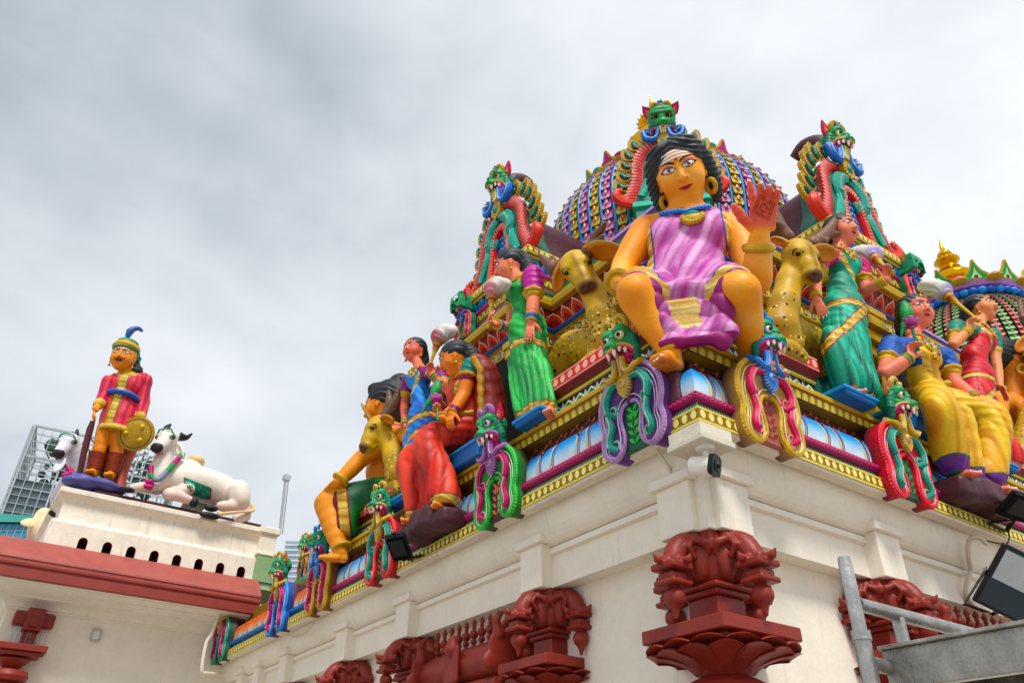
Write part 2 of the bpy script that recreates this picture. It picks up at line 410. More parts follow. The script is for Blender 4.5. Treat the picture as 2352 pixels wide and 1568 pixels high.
def frames(plan, a, b, m0=.0, m1=.0):
    """frames of each run of a strip from (o,z)=a to b: origin, along, up the strip, outward normal, length, width"""
    A = sweep_pts(plan, a[0]); B = sweep_pts(plan, b[0]); out = []
    for i in range(len(plan) - 1):
        u = nrm(np.r_[A[i + 1] - A[i], 0]); s0 = np.r_[A[i], a[1]]
        L = np.linalg.norm(A[i + 1] - A[i]); nn = np.array([u[1], -u[0], 0]); v = nn * (b[0] - a[0]) + np.array([0, 0, b[1] - a[1]]); wv = np.linalg.norm(v); v = v / wv
        w = np.cross(u, v); w = w if w @ nn > 0 or (abs(w @ nn) < .02 and w[2] < 0) else -w
        out.append((s0, u, v, w, L, wv))
    return out
def motifs(mb, plan, a, b, pitch, shapes, skip=None, margin=.0, off=.003, runs=None, phase=.5):
    """shapes: list of (points in unit cell [-.5,.5]x[0,1], colour, layer)"""
    for ri, (s0, u, v, w, L, wv) in enumerate(frames(plan, a, b)):
        if runs and ri not in runs: continue
        n = max(1, int(round((L - 2 * margin) / pitch)))
        for k in range(n):
            c0 = margin + (k + phase) * (L - 2 * margin) / n
            P0 = s0 + u * c0
            if skip and skip(P0): continue
            mb.fr = (P0, u, v, w)
            for pts, colr, lay in shapes:
                q = np.asarray(pts, float) * [pitch, wv]
                mb.add([(x, y, off * (lay + 1)) for x, y in q] + [(*q.mean(0), off * (lay + 1))], [[i, (i + 1) % len(q), len(q)] for i in range(len(q))], colr)
    mb.fr = None
def disc(cx=0, cy=.5, rx=.36, ry=.38, n=10): return [(cx + rx * cos(2 * pi * i / n), cy + ry * sin(2 * pi * i / n)) for i in range(n)]
def petal(w=.42, h=.9, y0=0., tip=.7): return [(-w, y0), (-w, y0 + h * .35), (-w * .75, y0 + h * tip), (0, y0 + h), (w * .75, y0 + h * tip), (w, y0 + h * .35), (w, y0)]
def bloom(w=.42, h=.9, y0=0.): return [(-w, y0), (-w, y0 + h * .6), (-w * .6, y0 + h * .92), (0, y0 + h), (w * .6, y0 + h * .92), (w, y0 + h * .6), (w, y0)]
rnd = random.Random(5)
EV = [(0, 14.0), (0, 0), (14, 0)]                 # eaves line of the temple: left face then right face
temple = thing('temple_building', 'cream walled temple corner with red capitals and a brightly painted tiered roof', 'temple', (0, 0, 0))
# --- plain plaster entablature and walls (o is outward)
mb = MB()
sweep(mb, EV, [(0, 4.74, 'cream2'), (0, 4.6, 'cream2'), (-.015, 4.575, 'cream2'), (-.12, 4.57, 'cream2'), (-.125, 4.60, 'cream2'), (-.17, 4.60, 'cream2')])
mb.build('eaves_edge', 'edge', temple, True, 35)
mb = MB(); cove = [(-.17, 4.605)] + [(-.17 - .21 * (1 - cos(t)), 4.60 - .36 * sin(t)) for t in np.linspace(.05, pi / 2, 9)]
sweep(mb, EV, [(*q, 'cream') for q in cove] + [(-.38, 4.235, 'cream'), (-.33, 4.225, 'cream'), (-.33, 4.165, 'cream'), (-.38, 4.15, 'cream'), (-.38, 3.83, 'cream'), (-.60, 3.83, 'cream')])
mb.build('entablature', 'plaster', temple, True, 35)
mb = MB(); sweep(mb, EV, [(-.58, 3.83, 'cream'), (-.58, 0, 'cream'), (-.57, 0, 'cream')]); mb.build('wall', 'plaster', temple)
mb = MB(); mb.box((.62, .62, 0), (13.9, 13.9, 3.9), 'cream').build('inner_wall', 'plaster', temple)
# corbel blocks (pilaster heads) on the entablature
def pil(face, a, b, corner=0):
    m_ = MB()
    def bx(d0, d1, u0, u1, z0, z1, bev=.008):
        lo, hi = ((d0, u0, z0), (d1, u1, z1)) if face == 'L' else ((u0, d0, z0), (u1, d1, z1))
        m_.box(lo, hi, 'cream', bev)
    bx(.22, .37 + .02, a, b, 3.815, 4.27); bx(.17, .39, a - .05 , b + .05, 4.27, 4.36)
    m_.build('pilaster_block', 'plaster', temple, True, 30)
for a, b in ((.40, .80), (2.55, 2.93), (5.48, 5.86), (7.45, 7.83), (9.9, 10.25), (11.3, 11.6), (12.3, 12.6)): pil('L', a, b)
for a, b in ((.37, .77), (2.66, 3.06), (5.9, 6.3)): pil('R', a, b)
MB().box((.285, .285, 3.815), (.45, .45, 4.3), 'cream', .008).build('corner_block', 'plaster', temple, True, 30)
# --- painted eaves bands
def arch_gap(Pt): return False
mb = MB(); sweep(mb, EV, [(.012, 4.605, 'yel'), (.012, 4.625, 'golddk'), (.012, 4.72, 'yel'), (.012, 4.738, 'yel'), (-.02, 4.74)])
motifs(mb, EV, (.012, 4.625), (.012, 4.72), .105, [(disc(rx=.33, ry=.44), 'ylt', 0)])
mb.build('disc_band', 'trim', temple)
mb = MB(); sweep(mb, EV, [(-.012, 4.74, 'teal'), (-.045, 4.81, 'teal')])
motifs(mb, EV, (-.012, 4.74), (-.045, 4.81), .035, [([(-.3, .05), (.0, .05), (.3, .95), (.1, .95)], 'd8efe6', 0)])
mb.build('teal_stripe', 'trim', temple)
def long_band(name, plan_pts, prof, mot=None, mat='trim', smooth=False):
    mb = MB(); sweep(mb, plan_pts, prof)
    if mot: mot(mb, plan_pts)
    return mb.build(name, mat, temple, smooth, 50)
EVn = [(0, 8.75), (0, 0), (14, 0)]; EVf = [(0, 14), (0, 8.75)]
for nm, plan, c1, c2, c3 in (('magenta_roll', EVn, 'mag', '8a1a50', 'pink'), ('blue_roll', EVf, 'blue', 'navy', 'blu2')):
    def mot(mb, pl):
        motifs(mb, pl, (.018, 4.835), (.018, 4.875), .06, [([(-.5, .1), (0, .6), (.5, .1), (.5, .4), (0, .95), (-.5, .4)], c3, 0)])
    long_band(nm, plan, [(-.045, 4.805, c2), (.0, 4.81, c2), (.018, 4.83, c1), (.018, 4.88, c1), (.0, 4.895, c2), (-.05, 4.90)], mot)
kp = [(-.05, 4.90), (-.035, 4.95), (-.03, 5.02), (-.04, 5.09), (-.065, 5.15), (-.10, 5.20), (-.15, 5.235), (-.20, 5.25)]
def kapota(plan, clo, chi, name, cl1, cl2):
    mb = MB(); n = len(kp); cs = [C(q_) for q_ in clo]
    R = [np.c_[sweep_pts(plan, q[0]), np.full(len(plan), q[1])] for q in kp]; k_ = len(plan)
    V = np.vstack(R); cc = np.repeat(np.array(cs), k_, 0)
    mb.add(V, [[i * k_ + k, i * k_ + k + 1, (i + 1) * k_ + k + 1, (i + 1) * k_ + k] for i in range(n - 1) for k in range(k_ - 1)], cc)
    A = sweep_pts(plan, 0)
    for r in range(len(plan) - 1):
        L = np.linalg.norm(A[r + 1] - A[r]); u = (A[r + 1] - A[r]) / L; nn = np.array([u[1], -u[0]]); t = .22; j = 0
        while t < L - .15:
            for dt, cl, w_ in ((0, cl1, .009), (.035, 'blk', .005), (.06, cl2, .007)):
                pts = []
                for i, (o, z) in enumerate(kp[:-1]):
                    q = A[r] + u * (t + dt + .018 * sin(i * .9 + j)) + nn * (o + .003); pts.append((*q, z))
                pts = np.array(pts); wv = np.r_[u, 0] * w_
                mb.add(np.vstack([pts - wv, pts + wv]), [[i, i + 1, len(pts) + i + 1, len(pts) + i] for i in range(len(pts) - 1)], cl)
            if j % 2 == 0:
                q = A[r] + u * (t + .03) + nn * (kp[4][0] + .012); c0 = np.array([*q, kp[4][1]]); w_ = .017
                mb.add([c0 + np.r_[u, 0] * w_ * cos(a) + np.array([0, 0, 1]) * w_ * 1.2 * sin(a) for a in np.linspace(0, 5.5, 8)], [list(range(8))], 'blk')
            t += (.16, .34, .22, .42)[j % 4]; j += 1
    return mb.build(name, 'trim', temple, True, 60)
kapota(EVn, ('f0f4f4', 'dcecf6', 'a4d0f0', '60aee8', '2c8cdc', '1a7cd0', '0c66bc', '0a58ac'), None, 'curved_eave', 'yel', 'mag')
kapota(EVf, ('f4ece0', 'f2d8c4', 'f0a080', 'e8683c', 'e04c20', 'd84018', 'c83814', 'b83010'), None, 'orange_curved_eave', 'yel', 'ora')
# recess with painted vine
def vine(mb, pl):
    for ri, (s0, u, v, w, L, wv) in enumerate(frames(pl, (-.22, 5.25), (-.22, 5.39))):
        mb.fr = (s0 + w * .006, u, v, w); t = 0; k = 0
        while t < L - .3:
            pts = [(t + .28 * i / 14, wv * (.5 + .28 * sin(2 * pi * i / 14 + k)), 0) for i in range(15)]
            mb.tube(pts, .005, 'b86450', 4)
            for j in (3, 7, 11):
                x, y, _ = pts[j]; sg = 1 if j % 2 else -1
                mb.add([(x, y, .004), (x + .03, y + sg * .045, .004), (x + .055, y + sg * .02, .004), (x + .03, y - sg * .005, .004)], [[0, 1, 2, 3]], 'c86a50')
            t += .28; k += 1
    mb.fr = None
long_band('vine_recess', EVn, [(-.20, 5.25, 'brown'), (-.22, 5.255, 'brown'), (-.22, 5.39, 'brown'), (-.10, 5.40)], vine)
# gold cornice with petals
def gpet(mb, pl): motifs(mb, pl, (-.115, 5.405), (-.095, 5.495), .115, [(bloom(.40, .92, .04), 'c8b048', 0), (bloom(.26, .7, .06), 'dcca62', 1)], phase=.5)
long_band('gold_cornice', EVn, [(-.22, 5.39, 'golddk'), (-.125, 5.395, '8c6a14'), (-.115, 5.40, '8c6a14'), (-.095, 5.50, '7a2424'), (-.095, 5.512, 'gold'), (-.08, 5.515, 'gold'), (-.075, 5.555, 'yel'), (-.08, 5.565, 'gold'), (-.40, 5.57)], gpet)
mb = MB(); mb.box((.32, .32, 5.3), (13.5, 13.5, 5.568), 'golddk').build('roof_slab', 'trim', temple)
# pedestal runs under the deer: leaf frieze + dotted band
def pedestal(plan):
    def lf(mb, pl):
        motifs(mb, pl, (-.26, 5.60), (-.26, 5.80), .21, [(petal(.5, .95, .02), 'e8f0e0', 0), (petal(.42, .80, .02), '2e8c40', 1), (petal(.24, .5, .02), 'b0e0a0', 2), (petal(.13, .34, .02), '1a5a28', 3)])
        motifs(mb, pl, (-.26, 5.60), (-.26, 5.80), .21, [([(0, .45), (.12, .75), (0, 1.0), (-.12, .75)], 'd0d8d0', 0)], phase=0)
    long_band('leaf_frieze', plan, [(-.30, 5.57, 'blk'), (-.26, 5.575, 'blk'), (-.26, 5.82, 'yel'), (-.235, 5.825, 'yel'), (-.235, 5.85, 'gdk'), (-.22, 5.852, '6a1818'), (-.17, 5.93, 'a82820'), (-.16, 5.94, 'plt'), (-.16, 5.955, 'red2'), (-.16, 6.085, 'plt'), (-.16, 6.10, 'red2'), (-.19, 6.105, 'red2'), (-1.0, 6.105)],
              lambda mb, pl: (lf(mb, pl), motifs(mb, pl, (-.16, 5.955), (-.16, 6.085), .135, [(disc(rx=.34, ry=.38, n=12), 'f0b4a4', 0)])))
pedestal([(1.3, 2.36), (0, 2.36), (0, .35)][1:]); pedestal([(.35, 0), (2.25, 0)]); pedestal([(0, 8.3), (0, 6.3)]); pedestal([(6.2, 0), (8.3, 0)])
for lo_, hi_ in (((.4, .42, 5.57), (1.5, 2.33, 6.1)), ((.42, .4, 5.571), (2.22, 1.5, 6.101)), ((.4, 6.33, 5.57), (1.5, 8.27, 6.1)), ((6.23, .4, 5.57), (8.27, 1.5, 6.1))): MB().box(lo_, hi_, '701c18').build('pedestal', 'trim', temple)
# --- the upper shrine: one plan line round body and bays
BX, BY = 1.40, 1.05; FX, FY = .93, .60
PL = [(BX, 8.2), (BX, 5.45), (FX, 5.45), (FX, 3.76), (BX, 3.76), (BX, BY), (4.20, BY), (4.20, FY), (5.90, FY), (5.90, BY), (8.6, BY), (8.6, 8.2)]
mb = MB(); sweep(mb, PL, [(-.18, 5.57, 'gold'), (-.12, 5.6, 'gold'), (-.12, 5.75, 'tealdk'), (-.2, 5.8, 'tealdk'), (-.22, 6.5, 'teal'), (-.14, 6.52, 'tlt'), (-.14, 6.58, 'teal'), (-.22, 6.60, '103a38'), (-.22, 7.1, 'teal'), (-.12, 7.12, 'tlt'), (-.10, 7.2, 'teal'), (-.16, 7.22, '103a38'), (-.16, 7.42, 'teal'), (-.08, 7.44, 'teal'), (-.06, 7.52, 'tlt'), (-.1, 7.56, 'gold'), (-.16, 7.6, 'golddk'), (-.16, 7.8, 'golddk'), (-.1, 7.81)])
motifs(mb, PL, (-.22, 6.62), (-.22, 7.08), .3, [(bloom(.3, .8, .1), '2c6a5c', 0)])
motifs(mb, PL, (-.16, 7.24), (-.16, 7.40), .16, [(bloom(.3, .8, .1), '2c6a5c', 0)])
mb.build('shrine_wall', 'trim', temple)
mb = MB(); sweep(mb, PL, [(-.16, 7.80, 'gold'), (-.05, 7.81, 'golddk'), (-.05, 8.03, 'gold'), (-.02, 8.04, 'navy'), (.0, 8.05, 'navy'), (.02, 8.085, 'blue'), (.0, 8.12, 'navy'), (-.06, 8.13, '5a1414'), (-.05, 8.14, '5a1414'), (.10, 8.36, 'ora'), (.12, 8.37, 'blk'), (.12, 8.385, 'gold'), (.17, 8.39, 'gold'), (.19, 8.47, 'gold'), (.19, 8.50, 'green'), (.11, 8.56, 'ylt'), (.05, 8.61, 'yel'), (-.1, 8.66, 'gdk')])
motifs(mb, PL, (-.05, 7.81), (-.05, 8.03), .17, [(bloom(.40, .9, .05), 'gold', 0), ([(-.2, .2), (.2, .2), (.2, .75), (-.2, .75)], '7a2a5a', 1), (disc(0, .45, .13, .18, 8), 'tlt', 2)])
motifs(mb, PL, (-.05, 7.81), (-.05, 8.03), .17, [(disc(0, .45, .12, .35, 8), 'yel', 1)], phase=0)
motifs(mb, PL, (-.05, 8.14), (.10, 8.36), .25, [(petal(.47, .98, 0, .62), 'f0c8a8', 0), (petal(.42, .86, 0, .62), 'd83c24', 1), (petal(.22, .5, 0, .7), '8c1c18', 2)], off=.006)
motifs(mb, PL, (-.05, 8.14), (.10, 8.36), .25, [(petal(.2, .9, .05, .7), 'a03028', 0)], off=.004, phase=0)
mb.build('lotus_cornice', 'trim', temple)
PU = [[(BX + 1.6, 5.45), (FX, 5.45), (FX, 3.76), (BX + 1.6, 3.76)], [(4.20, BY + 1.6), (4.20, FY), (5.90, FY), (5.90, BY + 1.6)]]
mb = MB(); PB = [(BX + .12, 8.2), (BX + .12, BY + .12), (8.6, BY + .12)]
sweep(mb, PB, [(0, 8.6, '184a2c'), (0, 8.8, 'lime'), (.05, 8.84, 'gdk'), (.05, 8.9, 'yel'), (.02, 8.92, 'purple'), (.06, 8.97, 'lilac'), (.05, 9.03, 'purple'), (-.05, 9.06, 'gold'), (-1.4, 9.07)])
motifs(mb, PB, (0, 8.62), (0, 8.79), .26, [(bloom(.42, .9, .05), '4a9c50', 0), (bloom(.28, .6, .05), '86c878', 1), (disc(0, .3, .1, .2, 8), 'red2', 2)])
mb.build('drum_moulding', 'trim', temple)
for pu in PU:
  mb = MB(); sweep(mb, pu, [(-.1, 8.66, '184a2c'), (-.1, 8.84, 'lilac'), (-.06, 8.85, 'lilac'), (-.06, 8.88, 'golddk'), (-.02, 8.885, 'golddk'), (.0, 9.02, 'mag'), (.03, 9.03, 'mag'), (.03, 9.07, '5a0e30'), (-.01, 9.08, 'blk'), (.02, 9.30, 'yel'), (.06, 9.31, 'blk'), (.06, 9.335, 'gold'), (.08, 9.34, 'gold'), (.08, 9.37, 'golddk'), (.08, 9.455, 'yel'), (.08, 9.48, 'gold'), (-.8, 9.485)])
  motifs(mb, pu, (-.1, 8.67), (-.1, 8.83), .26, [(bloom(.42, .9, .05), '4a9c50', 0), (bloom(.28, .6, .05), '86c878', 1), (disc(0, .3, .1, .2, 8), 'red2', 2)])
  motifs(mb, pu, (-.02, 8.89), (.0, 9.01), .15, [(petal(.46, .95, 0), 'gold', 0), (petal(.3, .75, 0), 'ylt', 1), (petal(.18, .6, 0), 'golddk', 2)])
  motifs(mb, pu, (-.01, 9.09), (.02, 9.29), .2, [(bloom(.42, .95, 0), 'blu2', 0), (bloom(.34, .75, 0), '1860b0', 1), (bloom(.16, .5, 0), '0a3c80', 2)], off=.005)
  motifs(mb, pu, (.08, 9.37), (.08, 9.455), .11, [(disc(rx=.38, ry=.44), 'ylt', 0)])
  mb.build('upper_cornice', 'trim', temple)
# niches with gold frames, dark inside
for face in 'LR':
    f0 = FX if face == 'L' else FY; a0, a1 = (3.76, 5.45) if face == 'L' else (4.20, 5.90)
    Bx = lambda d0, d1, u0, u1, z0, z1, c, bev=.006: mb.box(*(((d0, u0, z0), (d1, u1, z1)) if face == 'L' else ((u0, d0, z0), (u1, d1, z1))), c, bev)
    for s_, u_ in ((1, a0), (-1, a1)):
        q = lambda t: u_ + s_ * t
        mb = MB()
        Bx(f0 + .09, f0 + .3, q(.03), q(.27), 5.58, 7.10, 'gold'); Bx(f0 + .07, f0 + .3, q(.08), q(.22), 5.9, 6.9, 'd0ac40')
        for i in range(3):
            Bx(f0 - .05 - .07 * i, f0 + .3, q(.02 - .03 * i), q(.28 + .03 * i), 7.10 + .20 * i, 7.26 + .20 * i, 'gold'); Bx(f0 + .0 - .07 * i, f0 + .3, q(.04 - .03 * i), q(.26 + .03 * i), 7.25 + .20 * i, 7.32 + .20 * i, 'golddk')
        Bx(f0 - .20, f0 + .3, q(-.1), q(.40), 7.68, 7.80, 'gold'); mb.build('niche_pillar', 'trim', temple, True, 30)
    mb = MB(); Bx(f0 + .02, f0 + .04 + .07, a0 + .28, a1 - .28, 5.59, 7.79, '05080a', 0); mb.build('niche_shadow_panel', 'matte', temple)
# --- dome
DC = np.array([5.10, 4.55]); dome = thing('temple_dome', 'great dome of pink and gold scales with blue ribs behind the large seated statue', 'dome', (DC[0], DC[1], 9.5))
dprof = cat([(2.32, 8.7), (2.42, 10.6), (2.50, 11.5), (2.44, 12.05), (2.20, 12.55), (1.86, 12.92), (1.64, 13.08)], 6)
seg = np.r_[0, np.cumsum(np.linalg.norm(np.diff(dprof, axis=0), axis=1))]; TL = seg[-1]
def dp(t, ang, off=0.):
    r = np.interp(t, seg, dprof[:, 0]); z = np.interp(t, seg, dprof[:, 1]); r2 = np.interp(t + .02, seg, dprof[:, 0]); z2 = np.interp(t + .02, seg, dprof[:, 1])
    n_ = nrm([z2 - z, -(r2 - r)]) if z2 != z or r2 != r else np.array([1, 0]); r += n_[0] * off; z += n_[1] * off
    return np.array([DC[0] + r * cos(ang), DC[1] + r * sin(ang), z])
mb = MB(); mb.lathe([(r - .03, z) for r, z in dprof], '2c1830', 64, (DC[0], DC[1], 0)); mb.build('dome_shell', 'orn', dome, True)
NC = 60; A0 = radians(150); rows = 20; th = TL / rows; mb = MB(); ribs = MB()
for c_ in range(NC):
    an = 2 * pi * c_ / NC
    adiff = (an - radians(222) + pi) % (2 * pi) - pi
    if abs(adiff) > radians(112): continue
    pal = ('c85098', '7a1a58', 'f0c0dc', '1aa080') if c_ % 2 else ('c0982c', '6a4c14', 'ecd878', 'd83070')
    rib = [dp(t, an + pi / NC, .045) for t in np.linspace(.0, TL, 26)]
    ribs.tube(rib, np.linspace(.038, .022, 26), 'blu2', 6);
    w_ = 2 * pi / NC * .35
    for r in range(rows):
        t0, t1 = r * th, (r + 1) * th * 1.0 + .01
        Q = lambda u, v_, o: dp(t0 + (t1 - t0) * v_, an + w_ * u, o)
        # wedge slab: lower edge stands out with three lobes
        lob = [(-1, .16), (-.85, .02), (-.5, -.02), (-.3, .06), (0, -.06), (.3, .06), (.5, -.02), (.85, .02), (1, .16)]
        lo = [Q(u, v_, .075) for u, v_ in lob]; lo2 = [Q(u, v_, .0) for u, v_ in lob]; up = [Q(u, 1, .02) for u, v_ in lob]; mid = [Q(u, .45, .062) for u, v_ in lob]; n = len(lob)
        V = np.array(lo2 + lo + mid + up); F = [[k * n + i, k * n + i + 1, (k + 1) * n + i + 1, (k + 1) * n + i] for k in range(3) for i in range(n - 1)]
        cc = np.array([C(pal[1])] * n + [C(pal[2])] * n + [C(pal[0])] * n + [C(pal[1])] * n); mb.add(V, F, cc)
        j = [Q(.42 * cos(a), .50 + .26 * sin(a) * (1.15 if sin(a) > 0 else .9), .088 - .02 * sin(a)) for a in np.linspace(0, 2 * pi, 9)[:-1]]; mb.add(np.array(j + [Q(0, .5, .10)]), [[i, (i + 1) % 8, 8] for i in range(8)], np.array([C(pal[2])] * 8 + [C(pal[2])]))
        j = [Q(.26 * cos(a), .50 + .17 * sin(a), .104 - .015 * sin(a)) for a in np.linspace(0, 2 * pi, 7)[:-1]]; mb.add(np.array(j + [Q(0, .5, .118)]), [[i, (i + 1) % 6, 6] for i in range(6)], np.array([C(pal[3])] * 7))
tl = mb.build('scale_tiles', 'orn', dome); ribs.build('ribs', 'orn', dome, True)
# garland, crest ring, finial
mb = MB(); segs = 72
for c_ in range(segs):
    an = 2 * pi * c_ / segs; pts = [np.array([DC[0] + 1.78 * cos(a), DC[1] + 1.78 * sin(a), 13.04]) for a in np.linspace(an, an + 2 * pi / segs, 5)]
    colr = ('d88020', 'e8a030', 'd88020', 'e0902a', 'teal', 'mag', 'b83878', 'teal')[(c_ // 3) % 8]
    mb.tube(pts, [.10, .12, .125, .12, .10], colr, 8)
mb.build('garland', 'orn', dome, True)
mb = MB(); mb.lathe([(1.62, 13.12, 'golddk'), (1.70, 13.18, 'gold'), (1.80, 13.24, 'gold'), (1.78, 13.30, 'yel'), (1.5, 13.42, 'teal'), (.8, 13.95, 'mag'), (.45, 14.5, 'gold')], 'gold', 64, (DC[0], DC[1], 0)); mb.build('crest_ring', 'orn', dome, True)
mb = MB()
for c_ in range(18):
    an = 2 * pi * (c_ + .35) / 18; ra = np.array([cos(an), sin(an), 0]); ta = np.array([-sin(an), cos(an), 0]); o = np.array([DC[0], DC[1], 13.24]) + ra * 1.74
    mb.fr = (o, ta, nrm(np.array([0, 0, 1]) + ra * .25), ra)
    out = [(-.34, 0), (-.24, .06), (-.12, .15), (-.06, .28), (-.03, .36), (.03, .36), (.06, .28), (.12, .15), (.24, .06), (.34, 0)]
    mb.poly(out, -.05, .03, 'gold'); inn = [(x * .66, y * .78 + .03) for x, y in out]; mb.poly(inn, .0, .036, ('b02a78' if c_ % 2 else '2c9a60'), center=(0, .15))
    # oval boss between the points
    an2 = an + pi / 18; ra2 = np.array([cos(an2), sin(an2), 0]); ta2 = np.array([-sin(an2), cos(an2), 0]); mb.fr = None
    R = np.array([ta2, nrm(ra2 + np.array([0, 0, .5])), nrm(np.cross(ta2, nrm(ra2 + np.array([0, 0, .5]))))])
    c0 = np.array([DC[0], DC[1], 13.27]) + ra2 * 1.76; mb.ell(c0, (.19, .10, .07), 'gold', 8, R); mb.ell(c0 + ra2 * .03 + np.array([0, 0, .02]), (.14, .085, .06), ('mag' if c_ % 2 else 'teal'), 8, R)
mb.fr = None; mb.build('crest_points', 'orn', dome, True, 30)
def kalasha(parent, c, z0, s, name='finial'):
    pr_ = [(.05, 0), (.42, .02), (.44, .08), (.30, .14), (.26, .2), (.40, .26), (.62, .42), (.68, .60), (.62, .76), (.42, .88), (.22, .94), (.20, 1.02), (.34, 1.06), (.34, 1.14), (.20, 1.20), (.18, 1.26), (.30, 1.34), (.38, 1.46), (.30, 1.58), (.18, 1.62), (.22, 1.68), (.24, 1.76), (.16, 1.88), (.08, 2.02), (.03, 2.3), (.004, 2.5)]
    mb = MB(); mb.lathe([(r * s, z * s + z0) for r, z in cat(pr_, 3)], 'e0a840', 40, (c[0], c[1], 0))
    for k in range(18):
        a = 2 * pi * k / 18; b = np.array([c[0], c[1], z0 + 1.46 * s]); r_ = np.array([cos(a), sin(a), 0]); mb.tube([b + r_ * .36 * s, b + r_ * .43 * s + np.array([0, 0, .03 * s])], [.05 * s, .008 * s], 'e0a840', 5)
    return mb.build(name, 'gilt', parent, True, 50)
kalasha(dome, DC, 14.45, .95)
# ================================================================== figures
def frame_of(f, u=(0, 0, 1)):
    f = nrm(f); s = nrm(np.cross(u, f)); return s, np.cross(f, s), f     # person's left, up, forward
def decal(S, fr, c, H, pts, col, tris=None, off=.002, f0=.9):
    """project head-plane points (s,u units of H) on the sculpted surface; returns vertices"""
    s, u, f = fr; pts = np.asarray(pts, float)
    O = c + pts[:, :1] * s * H + pts[:, 1:2] * u * H + f * H * f0
    Q = S.hit(O, -f, 40, 2 * H); return Q + f * off
class Fig:
    def __init__(s, name, label, cat_, base, h=.011, k=.03, group=None):
        s.root = thing(name, label, cat_, base, group); s.h = h; s.S = SDF(h, k); s.name = name
    def head(s, c, f, up=(0, 0, 1), H=.45, skin='skinP', ears=True, fat=1.):
        S = s.S; s.c = np.asarray(c, float); s.H = H; s.fat = fat; s.fr = fr = frame_of(f, up); s.skin = skin
        Rm = np.array(fr); s.Rm = Rm
        L = lambda a, b, d: s.c + H * (a * fr[0] + b * fr[1] + d * fr[2]); s.L = L
        e = lambda q, r, c_=skin, k=.06, sub=False: S.ell(L(*q), np.array(r) * H, c_, Rm, k * H, sub)
        e((0, .10, -.06), (.345 * fat, .38, .41)); e((0, -.08, .06), (.295 * fat, .40, .31), k=.12); e((0, -.37, .17), (.12, .10, .10), k=.12)
        for g in (-1, 1):
            e((g * .15 * fat, -.14, .20), (.13 * fat, .14, .12), k=.10)
            e((g * .135 * fat, .045, .375), (.075 * fat, .042, .045), k=.05, sub=True)
            e((g * .135 * fat, .04, .30), (.066 * fat, .046, .062), k=.012)
            S.cap(L(g * .06, .115, .335), L(g * .21 * fat, .105, .27), .022 * H, .016 * H, skin, .05 * H)
            e((g * .055, -.135, .375), (.042, .034, .05), k=.02)
            if ears: e((g * .325 * fat, -.03, -.03), (.03, .105, .065), k=.02); e((g * .33 * fat, -.13, -.01), (.02, .06, .03), k=.02)
        S.cap(L(0, .11, .335), L(0, -.115, .425), .030 * H, .046 * H, skin, .035 * H)
        S.cap(L(-.075, -.245, .315), L(0, -.235, .35), .018 * H, .026 * H, skin, .02 * H); S.cap(L(.075, -.245, .315), L(0, -.235, .35), .018 * H, .026 * H, skin, .02 * H)
        S.cap(L(-.055, -.285, .31), L(.055, -.285, .31), .028 * H, .028 * H, skin, .03 * H)
        return s
    def face(s, lip='b82c38', brow='1a1418', lid='c86070', bindi='b01820', tache=False, look=(0, 0), iris='5a4a32'):
        """painted features, each its own thin part on the sculpted face"""
        S, fr, c, H = s.S, (s.fr[0] * s.fat, s.fr[1], s.fr[2]), s.c, s.H; par = s.root; off = .0025 if H > .7 else .002
        P_ = lambda pts, o=off: decal(S, fr, c, H, pts, None, off=o)
        def alm(x, w=.078, h=.038): t = np.clip(x / w, -1, 1); return h * (1 - t * t) ** .75
        for g in (-1, 1):
            cx, cy = g * .137, .045; mb = MB(); n = 15; xs = np.linspace(-1, 1, n)
            for sc, cc, o in ((1.16, brow, 0), (1., 'f0ece4', .001)):
                w, h = .082 * sc, .036 * sc * (1.08 if sc > 1 else 1); rows_ = []
                for t in (-1, -.5, 0, .5, 1): rows_.append(np.c_[cx + xs * w + (g * .02 if sc > 1 else 0) * (xs * g > .8), cy + t * (h * (1 - xs ** 2) ** .7) + g * xs * .010])
                V = P_(np.vstack(rows_), off + o); mb.add(V, [[r * n + i, r * n + i + 1, (r + 1) * n + i + 1, (r + 1) * n + i] for r in range(4) for i in range(n - 1)], cc)
            for r_, cc, o in ((.041, iris, .002), (.022, '0a0808', .003)):
                th = np.linspace(0, 2 * pi, 13)[:-1]; px_ = r_ * np.cos(th); py_ = r_ * np.sin(th); hh = alm(px_ + look[0], .078, .036); py_ = np.clip(py_, -hh, hh)
                pts = np.c_[cx + look[0] + px_, cy + look[1] + py_]; V = P_(np.vstack([pts, [[cx + look[0], cy + look[1]]]]), off + o)
                mb.add(V, [[i, (i + 1) % 12, 12] for i in range(12)], cc)
            mb.build('eye', 'paint', par)
            xs2 = np.linspace(-1, 1, 10); pts = np.c_[cx + g * .005 + xs2 * .105, cy + .085 + .032 * (1 - (xs2 * 1 - g * .15) ** 2) + g * xs2 * .004]
            V = P_(pts, 0.001); MB().tube(V, np.interp(xs2 * g, [-1, -.5, 1], [.016, .019, .006]) * H, brow, 6).build('eyebrow', 'paint', par, True)
            if lid:
                mb = MB(); rows_ = [np.c_[cx + g * .01 + xs * .088, cy + (.040 + .036 * t) * (1 - xs ** 2) ** .6 + g * xs * .012 + .004] for t in (0, .5, 1)]
                V = P_(np.vstack(rows_), .001); mb.add(V, [[r * n + i, r * n + i + 1, (r + 1) * n + i + 1, (r + 1) * n + i] for r in range(2) for i in range(n - 1)], lid); mb.build('eyelid', 'skin', par)
        n = 13; xs = np.linspace(-1, 1, n); w = .093; mb = MB()
        top = .026 * (1 - xs ** 2) ** .8 * (1 - .25 * np.exp(-(xs / .18) ** 2)); bot = -.036 * (1 - xs ** 2) ** .7
